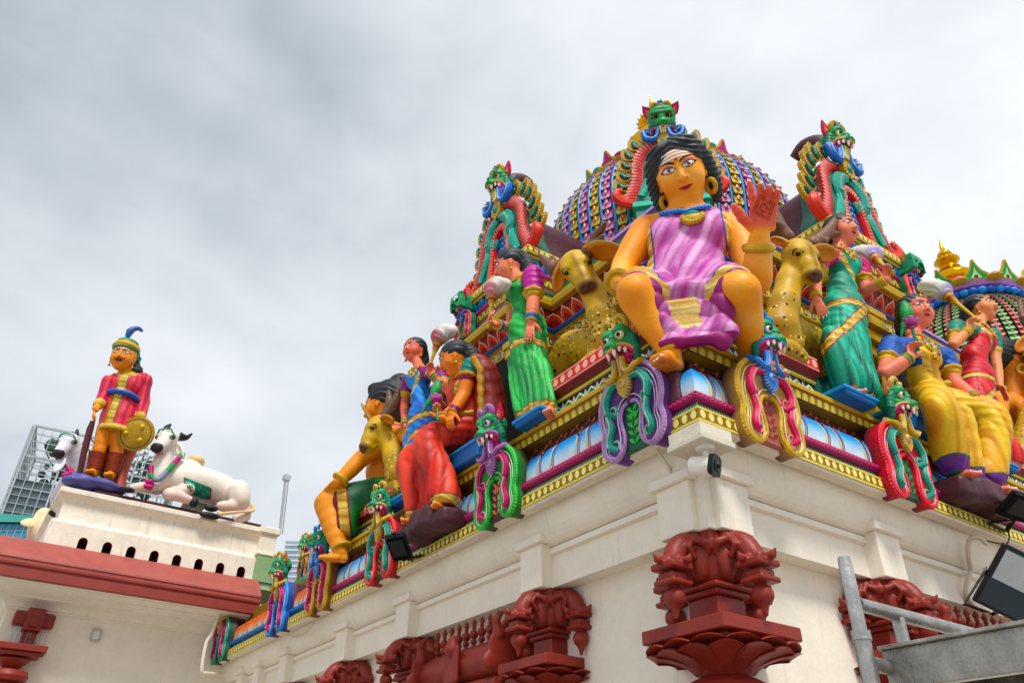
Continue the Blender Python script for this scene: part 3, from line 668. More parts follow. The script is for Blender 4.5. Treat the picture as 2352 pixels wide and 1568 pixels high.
        rows_ = [np.c_[xs * w, -.262 + .014 * xs ** 2 + y] for y in (bot, bot * .5, 0 * xs, top * .5, top)]
        V = P_(np.vstack(rows_)); mb.add(V, [[r * n + i, r * n + i + 1, (r + 1) * n + i + 1, (r + 1) * n + i] for r in range(4) for i in range(n - 1)], lip)
        V = P_(np.c_[xs * w * 1.05, -.262 + .014 * xs ** 2], off + .001); mb.tube(V, .0045 * H, '5a1018', 4); mb.build('lips', 'skin', par)
        if bindi:
            th = np.linspace(0, 2 * pi, 13)[:-1]; mb = MB()
            for r_, cc, o in ((.036, 'e0a020', 0), (.025, bindi, .002)):
                V = P_(np.vstack([np.c_[r_ * np.cos(th), .165 + r_ * np.sin(th)], [[0, .165]]]), off + o); mb.add(V, [[i, (i + 1) % 12, 12] for i in range(12)], cc)
            mb.build('forehead_dot', 'paint', par)
        if tache:
            for g in (-1, 1):
                V = P_(np.c_[g * np.linspace(0, .17, 8), [-.195, -.20, -.21, -.218, -.215, -.20, -.17, -.13]], .004); MB().tube(V, np.array([.018, .026, .028, .026, .022, .016, .011, .004]) * H, 'hair', 6).build('moustache', 'paint', par, True)
    def tilak(s):
        n = 15; xs = np.linspace(-1, 1, n); mb = MB()
        for j in range(3):
            y = .205 + .05 * j; w = .20 - .012 * j; rows_ = [np.c_[xs * w, y - .035 * xs ** 2 + t] for t in (-.015, .015)]
            V = decal(s.S, (s.fr[0] * s.fat, s.fr[1], s.fr[2]), s.c, s.H, np.vstack(rows_), None, off=.003); mb.add(V, [[i, i + 1, n + i + 1, n + i] for i in range(n - 1)], 'e8e0dc')
        mb.build('forehead_stripes', 'paint', s.root)
    def hair(s, parts, col='hair', freq=70, amp=.006, h=None, front=(.27, .40, .34), cut=(0, -.12, .46), dirn=None):
        """parts: list of ('e', local centre, radii) or ('c', a, b, ra, rb) in head units"""
        G = SDF(h or s.h, .04 * s.H * 2); L, H = s.L, s.H
        G.ell(L(0, .14, -.09), np.array((.385 * s.fat, .385, .425)) * H, col, s.Rm)
        for p in parts:
            if p[0] == 'e': G.ell(L(*p[1]), np.array(p[2]) * H, col, s.Rm)
            else: G.chain([L(*q) for q in p[1]], np.array(p[2]) * H, col, n=4)
        G.ell(L(*cut), np.array((front[0] * s.fat, front[1], front[2])) * H, col, s.Rm, k=.03 * H, sub=True)
        fr = s.fr; c = s.c
        def disp(Pp):
            q = (Pp - c) / H; a = q @ fr[0]; b = q @ fr[1]; d = q @ fr[2]
            if dirn == 'wave': return amp * np.sin(freq * .5 * (b + .5 * np.abs(a)) + 5 * d + 3 * np.sin(6 * a))
            return amp * np.sin(freq * np.arctan2(a, b + .35) * .45 + 4 * d)
        return G.mesh('hair', 'paint', s.root, disp=disp)
    def hand(s, wr, d, pn, L=.17, side=1, curl=.35, spread=.14, skin=None, nails=True, curls=None, thumb=None, S=None, thumb_curl=.3, wide=.42):
        """wrist, finger direction, palm normal, length; side +1: thumb on cross(d, pn)"""
        S = S or s.S; skin = skin or s.skin; d = nrm(d); pn = nrm(pn - d * (np.asarray(pn) @ d)); t = np.cross(d, pn) * side
        w = L * wide; r = L * .062 * wide / .42; wr = np.asarray(wr, float)
        S.box(wr + d * L * .26, (L * .235, L * .06, w * .5), L * .055, skin, np.array([d, pn, t]), k=L * .05)
        S.cap(wr - d * L * .05, wr + d * L * .12, L * .12, L * .12, skin, L * .08)
        nl = []
        for i in range(4):
            ln = L * (.44, .50, .47, .36)[i]; off = (.36 - .24 * i) * w; cu = curls[i] if curls else curl
            p = wr + d * L * .47 + t * off; a = (1.5 - i) * spread; dd = nrm(d * cos(a) + t * sin(a)); pts = [p - d * L * .08, p]
            for j, f_ in enumerate((.42, .32, .26)):
                dd = nrm(dd * cos(cu) + pn * sin(cu)); p = p + dd * ln * f_; pts.append(p)
                pass
            S.chain(pts, [r * 1.05, r * 1.05, r, r * .92, r * .8], skin, k=r * .35); nl.append((p, dd))
        td = nrm(thumb if thumb is not None else d * .65 + t * .7 + pn * .25); p0 = wr + d * L * .1 + t * w * .4
        p1 = p0 + td * L * .24; td2 = nrm(td + d * .35 + pn * thumb_curl); p2 = p1 + td2 * L * .15; p3 = p2 + nrm(td2 + pn * thumb_curl * .5) * L * .11
        S.chain([p0, p1, p2, p3], [r * 1.5, r * 1.3, r * 1.15, r * .95], skin, k=r * .6); nl.append((p3, nrm(p3 - p2)))
        if nails:
            for p, dd in nl: MB().ell(p + dd * r * .5 - pn * r * .35, (r * .62, r * .62, r * .5), 'f4eeea', 5).build('fingernail', 'paint', s.root, True)
        return wr + d * L * .45
    def foot(s, ank, d, L=.2, up=(0, 0, 1), nails=True, toes=True):
        S = s.S; d = nrm(d); u = nrm(up); t = np.cross(u, d); r = L * .17; sk = s.skin; ank = np.asarray(ank, float)
        b = ank - u * L * .30
        S.chain([ank, b - d * L * .12 + u * r * .5], [r * 1.1, r * 1.05], sk, k=.02); S.chain([ank + d * L * .05, b + d * L * .38 + u * r * .55], [r * 1.15, r * .85], sk, k=.03)
        S.box(b + d * L * .30 + u * r * .4, (L * .33, L * .22, r * .6), r * .5, sk, np.array([d, t, u]), k=.02)
        mb = MB()
        for i in range(5):
            p = b + d * L * (.58 - .035 * i * (1 if i < 5 else 0)) + t * L * (.16 - .085 * i) + u * r * .35; rr = r * (.52 if i == 0 else .36)
            S.cap(p, p + d * L * .12, rr, rr * .9, sk, .004); nl_ = (p + d * L * .14 + u * rr * .5, rr * .6)
            if nails: MB().ell(nl_[0], (nl_[1],) * 3, 'f0e0dc', 5).build('toenail', 'paint', s.root, True)
    def ring(s, c, ax, r, tr, col='gold', name='bangle', n=20, bump=0, stack=1, cols=None, gap=None):
        ax = nrm(ax); a = nrm(np.cross(ax, [.3, .2, .9])); b = np.cross(ax, a); mb = MB(); gap = gap or tr * 1.7
        for j in range(stack):
            o = np.asarray(c, float) + ax * gap * (j - (stack - 1) / 2); cc = cols[j % len(cols)] if cols else col
            pts = [o + r * (cos(2 * pi * k / n) * a + sin(2 * pi * k / n) * b) for k in range(n)]
            mb.tube(pts, [tr * (1 + bump * (k % 2)) for k in range(n)], cc, 7, closed=True)
        return mb.build(name, 'orn', s.root, True)
    def earring(s, g, big=0):
        p = s.L(g * .345, -.20, .0); mb = MB()
        if big:
            r = .10 * s.H; q = s.L(g * .35, -.34, .02); pts = [q + r * (cos(a) * s.fr[2] * .75 + cos(a) * s.fr[0] * g * .6 + sin(a) * s.fr[1]) for a in np.linspace(0, 2 * pi, 21)[:-1]]
            mb.tube(pts, .036 * s.H, 'gold', 8, closed=True)
        else:
            mb.ell(p, (.035 * s.H,) * 3, 'gold', 6); mb.lathe([(.002, .0), (.02 * s.H, -.03 * s.H), (.05 * s.H, -.11 * s.H), (.045 * s.H, -.12 * s.H), (.02, -.13 * s.H)], 'gold', 12, p - s.fr[1] * .02 * s.H); mb.ell(p + s.fr[2] * .03 * s.H, (.016 * s.H,) * 3, 'teal', 5)
        mb.build('earring', 'orn', s.root, True)
    def nose_ring(s, gs=(1,)):
        for g in gs:
            q = decal(s.S, s.fr, s.c, s.H, [(g * .075, -.13)], None)[0]; mb = MB(); mb.ell(q, (.016 * s.H,) * 3, 'gold', 5); mb.ell(q - s.fr[1] * .025 * s.H, (.012 * s.H,) * 3, 'yel', 5); mb.build('nose_stud', 'orn', s.root, True)
    def forehead_jewel(s, x=0.):
        V = decal(s.S, s.fr, s.c, s.H, [(0, .30), (0, .36), (0, .42)], None, off=.01); mb = MB(); mb.tube(V + s.fr[1] * .01, .012 * s.H, 'gold', 5)
        R = np.array(s.fr); mb.ell(V[0], np.array((.055, .065, .02)) * s.H, 'gold', 8, R); mb.ell(V[0] + s.fr[2] * .012 * s.H, np.array((.03, .036, .02)) * s.H, 'teal', 6, R); mb.build('forehead_jewel', 'orn', s.root, True)
    def necklace(s, S, pts, sizes, f, mat='orn', name='necklace', chain_r=.012, gems=('mag', 'teal'), col='gold'):
        """pts projected to the surface S along -f; big medallions where size > 0"""
        Q = S.hit(np.asarray(pts) + np.asarray(f) * .6, -np.asarray(f), 50, 1.5) + np.asarray(f) * chain_r * .6; mb = MB()
        mb.tube(cat(Q, 3), chain_r, col, 6); R = np.array(frame_of(f)); j = 0
        for q, z in zip(Q, sizes):
            if z > 0:
                mb.ell(q, (z, z, z * .45), 'gold', 8, R)
                for k in range(10): mb.ell(q + z * (cos(k * pi / 5) * R[0] + sin(k * pi / 5) * R[1]), (z * .2,) * 3, 'yel', 4)
                mb.ell(q + R[2] * z * .25, (z * .5, z * .5, z * .4), gems[j % 2], 6, R); j += 1
        return mb.build(name, mat, s.root, True)
def whisk(label, grip, d, side, L=.5, col1='d8d4cc', col2='c8808c', s=1., group='fly whisks held by the statues'):
    """fly whisk: handle along d from grip, collar, swirling hair tuft"""
    d = nrm(d); t = thing('fly_whisk', label, 'fly whisk', grip, group); a = nrm(np.cross(d, [.2, .1, .97])); b = np.cross(d, a); mb = MB(); o = np.asarray(grip, float)
    mb.lathe([(.018, -.14), (.034, -.13), (.034, -.09), (.022, -.08), (.024, .05), (.03, L * .55), (.034, L * .6), (.034, L * .62), (.04, L * .64), (.06, L * .86, '9a1c28'), (.062, L * .89), (.075, L * .93), (.078, L * .96, '9a1c28'), (.085, L), (.09, L + .03)], 'gold', 16, o, (a * s, b * s, d * 1.)); mb.build('handle', 'orn', t, True, 50)
    G = SDF(.012 * max(1, s), .05); sd = nrm(side); c0 = o + d * (L + .03)
    G.ell(c0 + d * .10 * s, np.array((.14, .14, .14)) * s, col2); G.ell(c0 + d * .16 * s + sd * .09 * s, np.array((.14, .14, .13)) * s, col1); G.ell(c0 + d * .15 * s + sd * .20 * s, np.array((.10, .10, .085)) * s, col1); G.cap(c0 - d * .02, c0 + d * .08, .08 * s, .11 * s, col2)
    n2 = nrm(np.cross(d, sd))
    def disp(Pp): q = Pp - c0; x = q @ d; y = q @ sd; z = q @ n2; return .008 * s * np.sin((np.arctan2(z, x + .05) * 13 + y * 22 / s))
    def pc(Pp, col, ids): q = (Pp - c0) @ sd / (.2 * s) + ((Pp - c0) @ d) / (.5 * s); t_ = np.clip(q * 1.2 - .1, 0, 1)[:, None]; return np.array(C(col2)) * (1 - t_) + np.array(C(col1)) * t_
    G.mesh('tuft', 'paint', t, disp=disp, paint=pc)
    return t
def crease(x): return (1 - np.abs(np.sin(x * .5))) ** 1.5 - .3
def streak(Pp, ax, c1, c2, c3, fr=9., warp=.35, sharp=1.):
    """painted cloth: bands of two or three pigments running across ax"""
    q = Pp @ np.asarray(ax); w = np.sin(Pp @ np.array([3.1, 2.3, 1.7])) * warp + .3 * np.sin(Pp @ np.array([7.1, -5.3, 4.1])) * warp
    t = .5 + .5 * np.sin(q * fr + w * 3); u = .5 + .5 * np.sin(q * fr * 2.3 + 1.3 + w * 5)
    a, b, c = (np.array(C(x)) for x in (c1, c2, c3)); t = (t ** sharp)[:, None]; u = (u ** 3)[:, None] * .6
    m_ = a * (1 - t) + b * t; return m_ * (1 - u) + c * u
# ================================================================== the large seated statue on the corner
def z0(x, y): return 1347.5 + x * .3125, 214.4 + y * .3125
def zl(x, y): return 1347.5 + x * .3125, 612.5 + y * .3125
def giant():
    F = Fig('seated_statue', 'giant statue in a pink draped sari seated on the roof corner, one palm raised', 'statue', (.5, .45, 5.6), h=.0115, k=.05)
    S = F.S; sk = 'f09a38'; hd = nrm(np.array([CAM[0] - .4, CAM[1] - .1, 0])); z = np.array([0, 0, 1.]); lat = nrm(np.cross(z, hd))
    fwd = nrm(hd * cos(radians(36)) - z * sin(radians(36))); up = z * cos(radians(10)) - CR * sin(radians(10))
    hc = E(*z0(688, 590), .42)
    # torso
    neck = E(*z0(735, 870), .62); chest = E(*z0(745, 1080), .80); belly = E(*z0(730, 1330), .78); pelv = E(*zl(700, 200), .85)
    shL = E(*z0(440, 1000), .86); shR = E(*z0(1085, 985), .86)
    R0 = np.array([lat, z, hd])
    S.ell(chest, (.43, .38, .26), sk, R0, k=.12); S.ell(belly, (.39, .38, .29), sk, R0, k=.12); S.ell(pelv, (.42, .24, .34), sk, R0, k=.12)
    S.chain([shL, chest + z * .25, shR], [.14, .2, .14], sk, k=.1); S.chain([neck - fwd * .05 - z * .12, hc - fwd * .14 - up * .1], [.19, .165], sk, k=.06)
    F.head(hc, fwd, up, .735, sk, fat=1.07)
    # arms
    elL = E(*z0(272, 1270), .70); wrL = E(*z0(235, 1395), .30)
    S.chain([shL, (shL + elL) / 2 - lat * .01, elL], [.150, .140, .112], sk, k=.05, n=4); S.chain([elL, (elL + wrL) / 2, wrL], [.112, .102, .078], sk, k=.05, n=4)
    elR = E(*z0(1255, 1380), .62); wrR = E(*z0(1265, 1060), .18)
    S.chain([shR, (shR + elR) / 2 + lat * .01, elR], [.150, .146, .125], sk, k=.05, n=4); S.chain([elR, (elR + wrR) / 2, wrR], [.125, .118, .082], sk, k=.05, n=4)
    # raised hand: index up, three fingers folded, palm to the viewer
    hs = SDF(.0115, .03); pl = 'd8645c'
    vdir = nrm(CAM - wrR); hu = nrm(nrm(z + CR * .05) * 1.0 + vdir * .10); F.skin = pl
    hu2 = nrm(CU * 1.0 + CR * .06); w0 = wrR + hu2 * .05 + CR * .03
    F.hand(w0, hu2, vdir, L=.54, side=-1, wide=.46, curls=[.05, .56, .6, .54], spread=.16, thumb=nrm(hu2 * .62 - CR * .72 + vdir * .1), thumb_curl=.0, skin=sk)
    F.skin = sk
    hL = E(*z0(300, 1375), .38); F.hand(wrL + (hL - wrL) * .2 + z * .03, nrm(nrm(E(*z0(520, 1415), .42) - wrL) - z * .02), -z + hd * .2, L=.50, side=-1, curl=.25, skin=sk)
    # legs
    hipL = pelv - lat * .25; hipR = pelv + lat * .25
    knL = E(*zl(352, 190), -.03); knR = E(*zl(1140, 175), -.03)
    anL = X(*zl(625, 640), .02); anR = Y(*zl(1225, 720), .04)
    for hp, kn, an, bow in ((hipL, knL, anL, -1), (hipR, knR, anR, 1)):
        S.chain([hp, (hp + kn) / 2 + z * .03, kn], [.22, .195, .158], sk, k=.07, n=4)
        S.chain([kn, kn * .62 + an * .38 - hd * .05, kn * .25 + an * .75 - hd * .02, an], [.160, .142, .102, .080], sk, k=.05, n=4)
    F.foot(anL - z * .02, nrm((X(*zl(520, 735), -.25) - anL) * [1, 1, .3]), L=.42, up=z); F.foot(anR, nrm((Y(*zl(1430, 850), -.22) - anR) * [1, 1, .3]), L=.42, up=z)
    def bp(Pp, col, ids):
        # hennaed palm of the raised hand and reddened soles
        q = (.5 + .5 * np.sin(Pp @ np.array([3.1, -2.2, 4.3]) + 2 * np.sin(Pp @ np.array([5., 4, -3]))))[:, None]; col = np.array(C('f8b564')) * q + np.array(C('ec9236')) * (1 - q)
        t = np.clip(((Pp - (w0 + hu2 * .0)) @ hu2) / .08, 0, 1) * (np.linalg.norm(Pp - (w0 + hu2 * .25), axis=1) < .42); t = t[:, None] * .75
        col = col * (1 - t) + np.array(C('dc5e66')) * t
        for a in (anL, anR):
            q = np.clip((a[2] - .08 - Pp[:, 2]) / .1, 0, 1) * (np.linalg.norm(Pp - a, axis=1) < .5); q = q[:, None] * .6; col = col * (1 - q) + np.array(C('a8402c')) * q
        return col
    S.mesh('body', 'skin', F.root, paint=bp)
    F.face(lip='b8242c', lid='c06a90', look=(.0, 0)); F.tilak(); F.nose_ring((1, -1))
    for g in (-1, 1): F.earring(g, 1)
    # hair: big swept rolls
    wav = [('e', (-.15, .41, .02), (.22, .12, .22)), ('e', (.14, .41, .04), (.22, .12, .22)), ('e', (-.29, .25, -.02), (.12, .18, .25)), ('e', (.30, .24, -.02), (.12, .18, .25)), ('e', (0, .26, -.2), (.36, .33, .38))]
    for g in (-1, 1): wav += [('c', [(g * .34, .28, .05), (g * .40, .08, -.04), (g * .42, -.15, -.10), (g * .41, -.38, -.10), (g * .37, -.56, -.12)], [.07, .075, .08, .07, .04])]
    F.hair(wav, freq=150, amp=.009, front=(.30, .43, .36), cut=(0, -.08, .46), dirn='wave', col='2c3238')
    # sari
    G = SDF(.0115, .05); pk = 'b85aa6'
    up_t = nrm(neck - pelv)
    G.ell(chest + z * .02 + hd * .03, (.455, .40, .28), pk, R0, k=.12); G.ell(belly + hd * .03, (.41, .42, .31), pk, R0, k=.12); G.ell(pelv + hd * .05, (.47, .27, .36), pk, R0, k=.12)
    for g in (-1, 1): G.ell(chest + lat * .20 * g - z * .06 + hd * .17, (.20, .21, .17), pk, R0, k=.09)
    G.chain([chest + lat * .18 + z * .2 + hd * .02, neck + lat * .22 - z * .10 - hd * .04], [.16, .1], pk, k=.08); G.chain([chest - lat * .18 + z * .2, neck - lat * .22 - z * .13 - hd * .04], [.15, .08], pk, k=.08)
    for hp, kn in ((hipL, knL), (hipR, knR)): G.chain([hp + z * .0, hp * .55 + kn * .45 + z * .015, hp * .22 + kn * .78 + z * .005], [.26, .235, .205], pk, k=.08, n=4)
    mid = (knL + knR) / 2
    G.ell((pelv + mid) / 2 - z * .08 - hd * .02, (.36, .16, .30), pk, R0, k=.1)
    lapb = E(*zl(735, 530), .12); lapt = E(*zl(720, 200), .30)
    G.box((lapb + lapt) / 2, (.26, .30, .06), .05, pk, R0, k=.10); G.box(lapb - z * .00 + lat * .10, (.36, .07, .06), .05, pk, R0, k=.1)
    G.chain([knR - hd * .05 - z * .05 - lat * .18, E(*zl(1000, 560), .1)], [.12, .07], pk, k=.08); G.chain([knL - hd * .05 - z * .02 + lat * .15, E(*zl(640, 540), .1)], [.10, .05], pk, k=.08)
    G.box(E(*zl(715, 370), .17), (.15, .20, .055), .04, 'gold', R0, k=.03)
    dg = nrm(lat * .8 - z * .45)
    def disp(Pp):
        a = (Pp - chest) @ dg; up_ = (Pp - belly) @ z; body = 1 / (1 + np.exp(-(up_ + .30) * 18))
        f1 = .016 * crease(a * 34 + 1.2 * np.sin(up_ * 3) + .8 * np.sin(up_ * 11 + a * 9)); q = (Pp - lapt) @ lat; f2 = .022 * crease(up_ * 30 + 14 * q * q + 3 * q)
        return body * f1 + (1 - body) * f2
    def pc(Pp, col, ids):
        base = streak(Pp, dg, 'b658a4', 'd8a0d0', 'ac3482', 26, .30); a = (Pp - chest) @ lat; b = (Pp - chest) @ z; f_ = (Pp - chest) @ hd; out = base
        hi = b > -.72; e1 = .30 + .0 * b; e1r = .37 - .10 * np.clip(-b - .3, 0, 1)
        gold = streak(Pp, z, 'b89238', 'e6d48a', '9a6a30', 34, .1)
        green = np.tile(np.array(C('177a5c')), (len(Pp), 1))
        for g, ee in ((-1, .35), (1, e1r)):
            m1 = hi & (a * g > ee); out = np.where(m1[:, None], np.array(C('163c9a')), out); m2 = hi & (a * g > ee + .018); out = np.where(m2[:, None], gold, out)
            m3 = hi & (a * g > ee + .10); out = np.where(m3[:, None], green, out)
        out = np.where(((b < -.35) & (np.abs(a) > .44) & hi)[:, None], np.array(C(sk)), out)
        # skirt hems near the knees and along the lower edge
        for hp, kn in ((hipL, knL), (hipR, knR)):
            d = nrm(kn - hp); t = ((Pp - hp) @ d) / np.linalg.norm(kn - hp); r_ = np.linalg.norm(Pp - hp - ((Pp - hp) @ d)[:, None] * d, axis=1); near = (r_ < .30) & (np.linalg.norm(Pp - kn, axis=1) < .34)
            out = np.where((near & (t > .74))[:, None], np.array(C('163c9a')), out); out = np.where((near & (t > .755))[:, None], gold, out); out = np.where((near & (t > .885))[:, None], np.array(C('8a1c64')), out)
        gd = ids == len(G.cols) - 1; out = np.where(gd[:, None], gold, out)
        low = (Pp[:, 2] < lapb[2] - .02) & (f_ > .3); out = np.where(low[:, None], np.array(C('8c1c62')), out)
        return out
    G.mesh('sari', 'paint', F.root, paint=pc, disp=disp)
    # jewellery
    F.ring(wrR - nrm(wrR - elR) * .10, wrR - elR, .122, .04, bump=.15, n=28); F.ring(wrL + nrm(elL - wrL) * .03, wrL - elL, .115, .038, bump=.15, n=24); F.ring(anL + z * .06, anL - knL, .125, .026, name='anklet', bump=.3); F.ring(anR + z * .06, anR - knR, .125, .026, name='anklet', bump=.3)
    T = SDF(.02, .05); T.p = S.p + G.p; T.cols = S.cols + G.cols
    q = [E(*z0(x, y), .3) for x, y in ((545, 885), (600, 893), (650, 895), (700, 898), (735, 905), (770, 893), (820, 880), (870, 868), (905, 855))]
    Q = T.hit(np.array(q) + hd * .8, -nrm(hd - z * .1), 60, 2.) + hd * .02; mb = MB(); Qc = cat(Q, 4)
    for i, p in enumerate(Qc): mb.ell(p, (.026,) * 3, 'blu2' if i % 2 else 'blue', 6)
    mb.build('bead_necklace', 'orn', F.root, True)
    pp = T.hit(np.array([E(*z0(777, 905), .3)]) + hd * .8, -hd, 60, 2.)[0] + hd * .02; mb = MB(); R1 = np.array(frame_of(nrm(hd + z * .1)))
    for k in range(11):
        a = pi * k / 10; mb.ell(pp + .10 * (cos(a) * R1[0]) - .085 * sin(a) * R1[1], (.032,) * 3, 'gold', 6)
    mb.ell(pp - R1[1] * .02, (.105, .06, .035), 'gold', 8, R1); mb.ell(pp + R1[1] * .03 + R1[2] * .01, (.075, .03, .03), 'teal', 6, R1); mb.build('pendant', 'orn', F.root, True)
    # henna drawing on the palm
    mb = MB(); pc_ = w0 + hu2 * .24; px_ = nrm(np.cross(hu2, vdir)); ang = .35; e1 = px_ * cos(ang) + hu2 * sin(ang); e2 = -px_ * sin(ang) + hu2 * cos(ang)
    def on(a, b): return S.hit(np.array([pc_ + e1 * a + e2 * b + vdir * .4]), -vdir, 50, 1.)[0] + vdir * .003
    for sc in (.11, .085, .04):
        pts = [on(a * sc, b * sc) for (u0, v0), (u1, v1) in zip(((1, 0), (0, 1.2), (-1, 0), (0, -1.2)), ((0, 1.2), (-1, 0), (0, -1.2), (1, 0))) for t in (0, .33, .66) for a, b in (((u0 * (1 - t) + u1 * t) , (v0 * (1 - t) + v1 * t)),)]
        mb.tube(pts, .0032, 'a02028', 4, closed=True)
    for k in range(4):
        a = k * pi / 2 + pi / 4; mb.tube([on(.02 * cos(a), .02 * sin(a)), on(.05 * cos(a + .3), .05 * sin(a + .3)), on(.062 * cos(a), .062 * sin(a))], .003, 'a02028', 4)
    mb.build('henna_drawing', 'skin', F.root)
    # brown rock steps under the feet
    for an, tip in ((anL, X(*zl(520, 735), -.25)), (anR, Y(*zl(1430, 850), -.22))):
        K = SDF(.02, .04); L_ = .42; fd = nrm((tip - an) * [1, 1, 0]); c_ = an + fd * .12; top = an[2] - .17
        c_ = an + fd * -.03 - hd * .10; K.box([c_[0], c_[1], (top + 4.86) / 2], (.10, .15, (top - 4.86) / 2), .05, 'choc', np.array([nrm(np.cross(z, fd)), fd, z]), k=.06)
        K.mesh('footrest', 'paint', F.root)
    return F
giant()
# ================================================================== makara ornaments
LF = lambda u, z, d=0.: (np.array([d, u, z]), np.array([0, -1., 0]), nrm([-.02, 0, 1]), nrm([-1, 0, -.02]))
RF = lambda u, z, d=0.: (np.array([u, d, z]), np.array([1., 0, 0]), nrm([0, -.02, 1]), nrm([0, -1, -.02]))
def loc(fr, p): p = np.asarray(p, float); return fr[0] + p[..., :1] * fr[1] + p[..., 1:2] * fr[2] + p[..., 2:3] * fr[3]
def strip_plate(mb, out, inn, w0, w1, c, cs, crown=.02):
    """solid plate between an outer and an inner curve, front slightly crowned"""
    n = len(out); mid = (out + inn) / 2
    V = [(a, b, w0) for a, b in out] + [(a, b, w1) for a, b in out] + [(a, b, w1 + crown) for a, b in mid] + [(a, b, w1) for a, b in inn] + [(a, b, w0) for a, b in inn]
    cc = np.array([C(cs)] * n + [C(c)] * (3 * n) + [C(cs)] * n)
    mb.add(V, [[k * n + i, k * n + i + 1, (k + 1) * n + i + 1, (k + 1) * n + i] for k in range(4) for i in range(n - 1)], cc)
def spiral(end, dirn, r, turn, n=12, z=0.):
    """points of a scroll end curling in from end along dirn, turn +1 left / -1 right"""
    d = nrm(dirn); a = atan2(d[1], d[0]); p = np.array(end, float); out = []
    for i in range(n):
        st = r * .75 * (1 - .8 * i / n); a += turn * .62; p = p + st * np.array([cos(a), sin(a)]); out.append((p[0], p[1], z + .01 * i / n * 3))
    return out
def makara_head(parent, fr, c, s, colr='1a8a68', jaw='d02870', tongue='gold', h=.011, crest=True, gold='c8a23a', tilt=.38, ear1='d82850'):
    o_ = loc(fr, np.array(c, float)); ct, st_ = cos(tilt), sin(tilt); fr = (o_, fr[1], fr[2] * ct + fr[3] * st_, fr[3] * ct - fr[2] * st_); L = lambda *p: loc(fr, np.array(p) * s); R = np.array(fr[1:])
    hd = thing_part('head', parent)
    S = SDF(h, .03 * s); e = lambda p, r, cc=colr, k=.05, sub=False: S.ell(L(*p), np.array(r) * s, cc, R, k * s, sub)
    dk = mixc(colr, '0c5a40', .5)
    e((0, .18, -.06), (.30, .30, .30)); e((0, .05, .10), (.26, .14, .24))
    for g in (-1, 1):
        e((g * .15, .30, .12), (.15, .15, .15), mixc(colr, '3ab04a', .4)); e((g * .155, .23, .20), (.10, .09, .12), sub=True, k=.03)
        e((g * .09, .02, .40), (.075, .065, .08), colr); e((g * .09, .0, .46), (.03, .02, .03), sub=True, k=.02)
        S.chain([L(g * .27, .15, .0), L(g * .30, -.10, .05), L(g * .26, -.32, .06)], np.array([.10, .09, .07]) * s, dk, .05 * s)
    e((0, .08, .30), (.10, .08, .18)); e((0, .20, .22), (.05, .12, .12))
    e((0, -.16, .12), (.24, .15, .18), jaw, .02); e((0, -.30, .10), (.20, .08, .14), 'b0184e', .02); e((0, -.16, .30), (.17, .09, .16), jaw, sub=True, k=.03)
    def disp(P_): q = (P_ - L(0, 0, 0)) @ np.array(fr[2]) / s; return .006 * s * np.sin(q * 70)
    pq = lambda Pp, col, ids: np.where((np.abs(col - np.array(C(colr))).sum(1) < .02)[:, None], streak(Pp, fr[2] + fr[1] * .6, colr, mixc(colr, '4cc050', .5), mixc(colr, '0a4038', .6), 16 / s, .5), col)
    S.mesh('snout', 'orn', hd, disp=disp, paint=pq)
    mb = MB(); cv = cat([L(-.31, -.16, .10), L(-.27, -.02, .20), L(-.15, .03, .36), L(0, -.05, .47), L(.15, .03, .36), L(.27, -.02, .20), L(.31, -.16, .10)], 5)
    mb.tube(cv, .030 * s, gold, 7); cv2 = cat([L(-.28, -.18, .12), L(-.24, -.06, .22), L(-.13, -.02, .35), L(0, -.09, .44), L(.13, -.02, .35), L(.24, -.06, .22), L(.28, -.18, .12)], 5); mb.tube(cv2, .030 * s, 'e0408c', 7)
    mb.tube([L(-.20, -.38, .1), L(0, -.36, .26), L(.20, -.38, .1)], .03 * s, gold, 6); mb.build('lips', 'orn', hd, True)
    for g in (-1, 1):
        for (x, y, w_, r, ln) in ((.075, -.08, .42, .040, .12), (.15, -.05, .33, .038, .05), (.21, -.09, .25, .038, .05)):
            mb = MB(); mb.tube([L(g * x, y + .03, w_), L(g * x, y - ln * .4, w_ + .01), L(g * x * 1.03, y - ln, w_ + .03)], np.array([r, r * .85, r * .15 if x < .1 else r * .5]) * s, 'ivory', 8); mb.build('tooth', 'orn', hd, True)
        mb = MB(); ec = L(g * .155, .235, .185); mb.ell(ec, (.085 * s,) * 3, 'f2efe6', 8, R); lk = nrm(fr[3] * 1. + fr[1] * g * .25)
        mb.ell(ec + lk * .045 * s, (.052 * s,) * 3, '3a2c18', 8); mb.ell(ec + lk * .068 * s, (.036 * s,) * 3, '060606', 6); mb.build('eye', 'paint', hd, True)
        a = nrm(np.cross(lk, fr[2])); b = np.cross(a, lk); MB().tube([ec + lk * .02 * s + .088 * s * (cos(t) * a + sin(t) * b) for t in np.linspace(0, 2 * pi, 17)[:-1]], .018 * s, gold, 6, closed=True).build('eye_rim', 'orn', hd, True)
        # horn curl and ear leaf
        mb = MB(); pts = cat([L(g * .20, .38, .0), L(g * .26, .52, .02), L(g * .18, .62, .05), L(g * .08, .57, .08), L(g * .10, .49, .09)], 4); mb.tube(pts, np.interp(np.arange(len(pts)), [0, len(pts)], [.075, .03]) * s, gold, 8); mb.build('horn', 'orn', hd, True)
        f2 = (L(g * .30, .20, -.04), nrm(fr[1] * g * .55 + fr[2]), nrm(fr[1] * g - fr[2] * .55), nrm(fr[3] + fr[1] * g * .15)); mb = MB(f2)
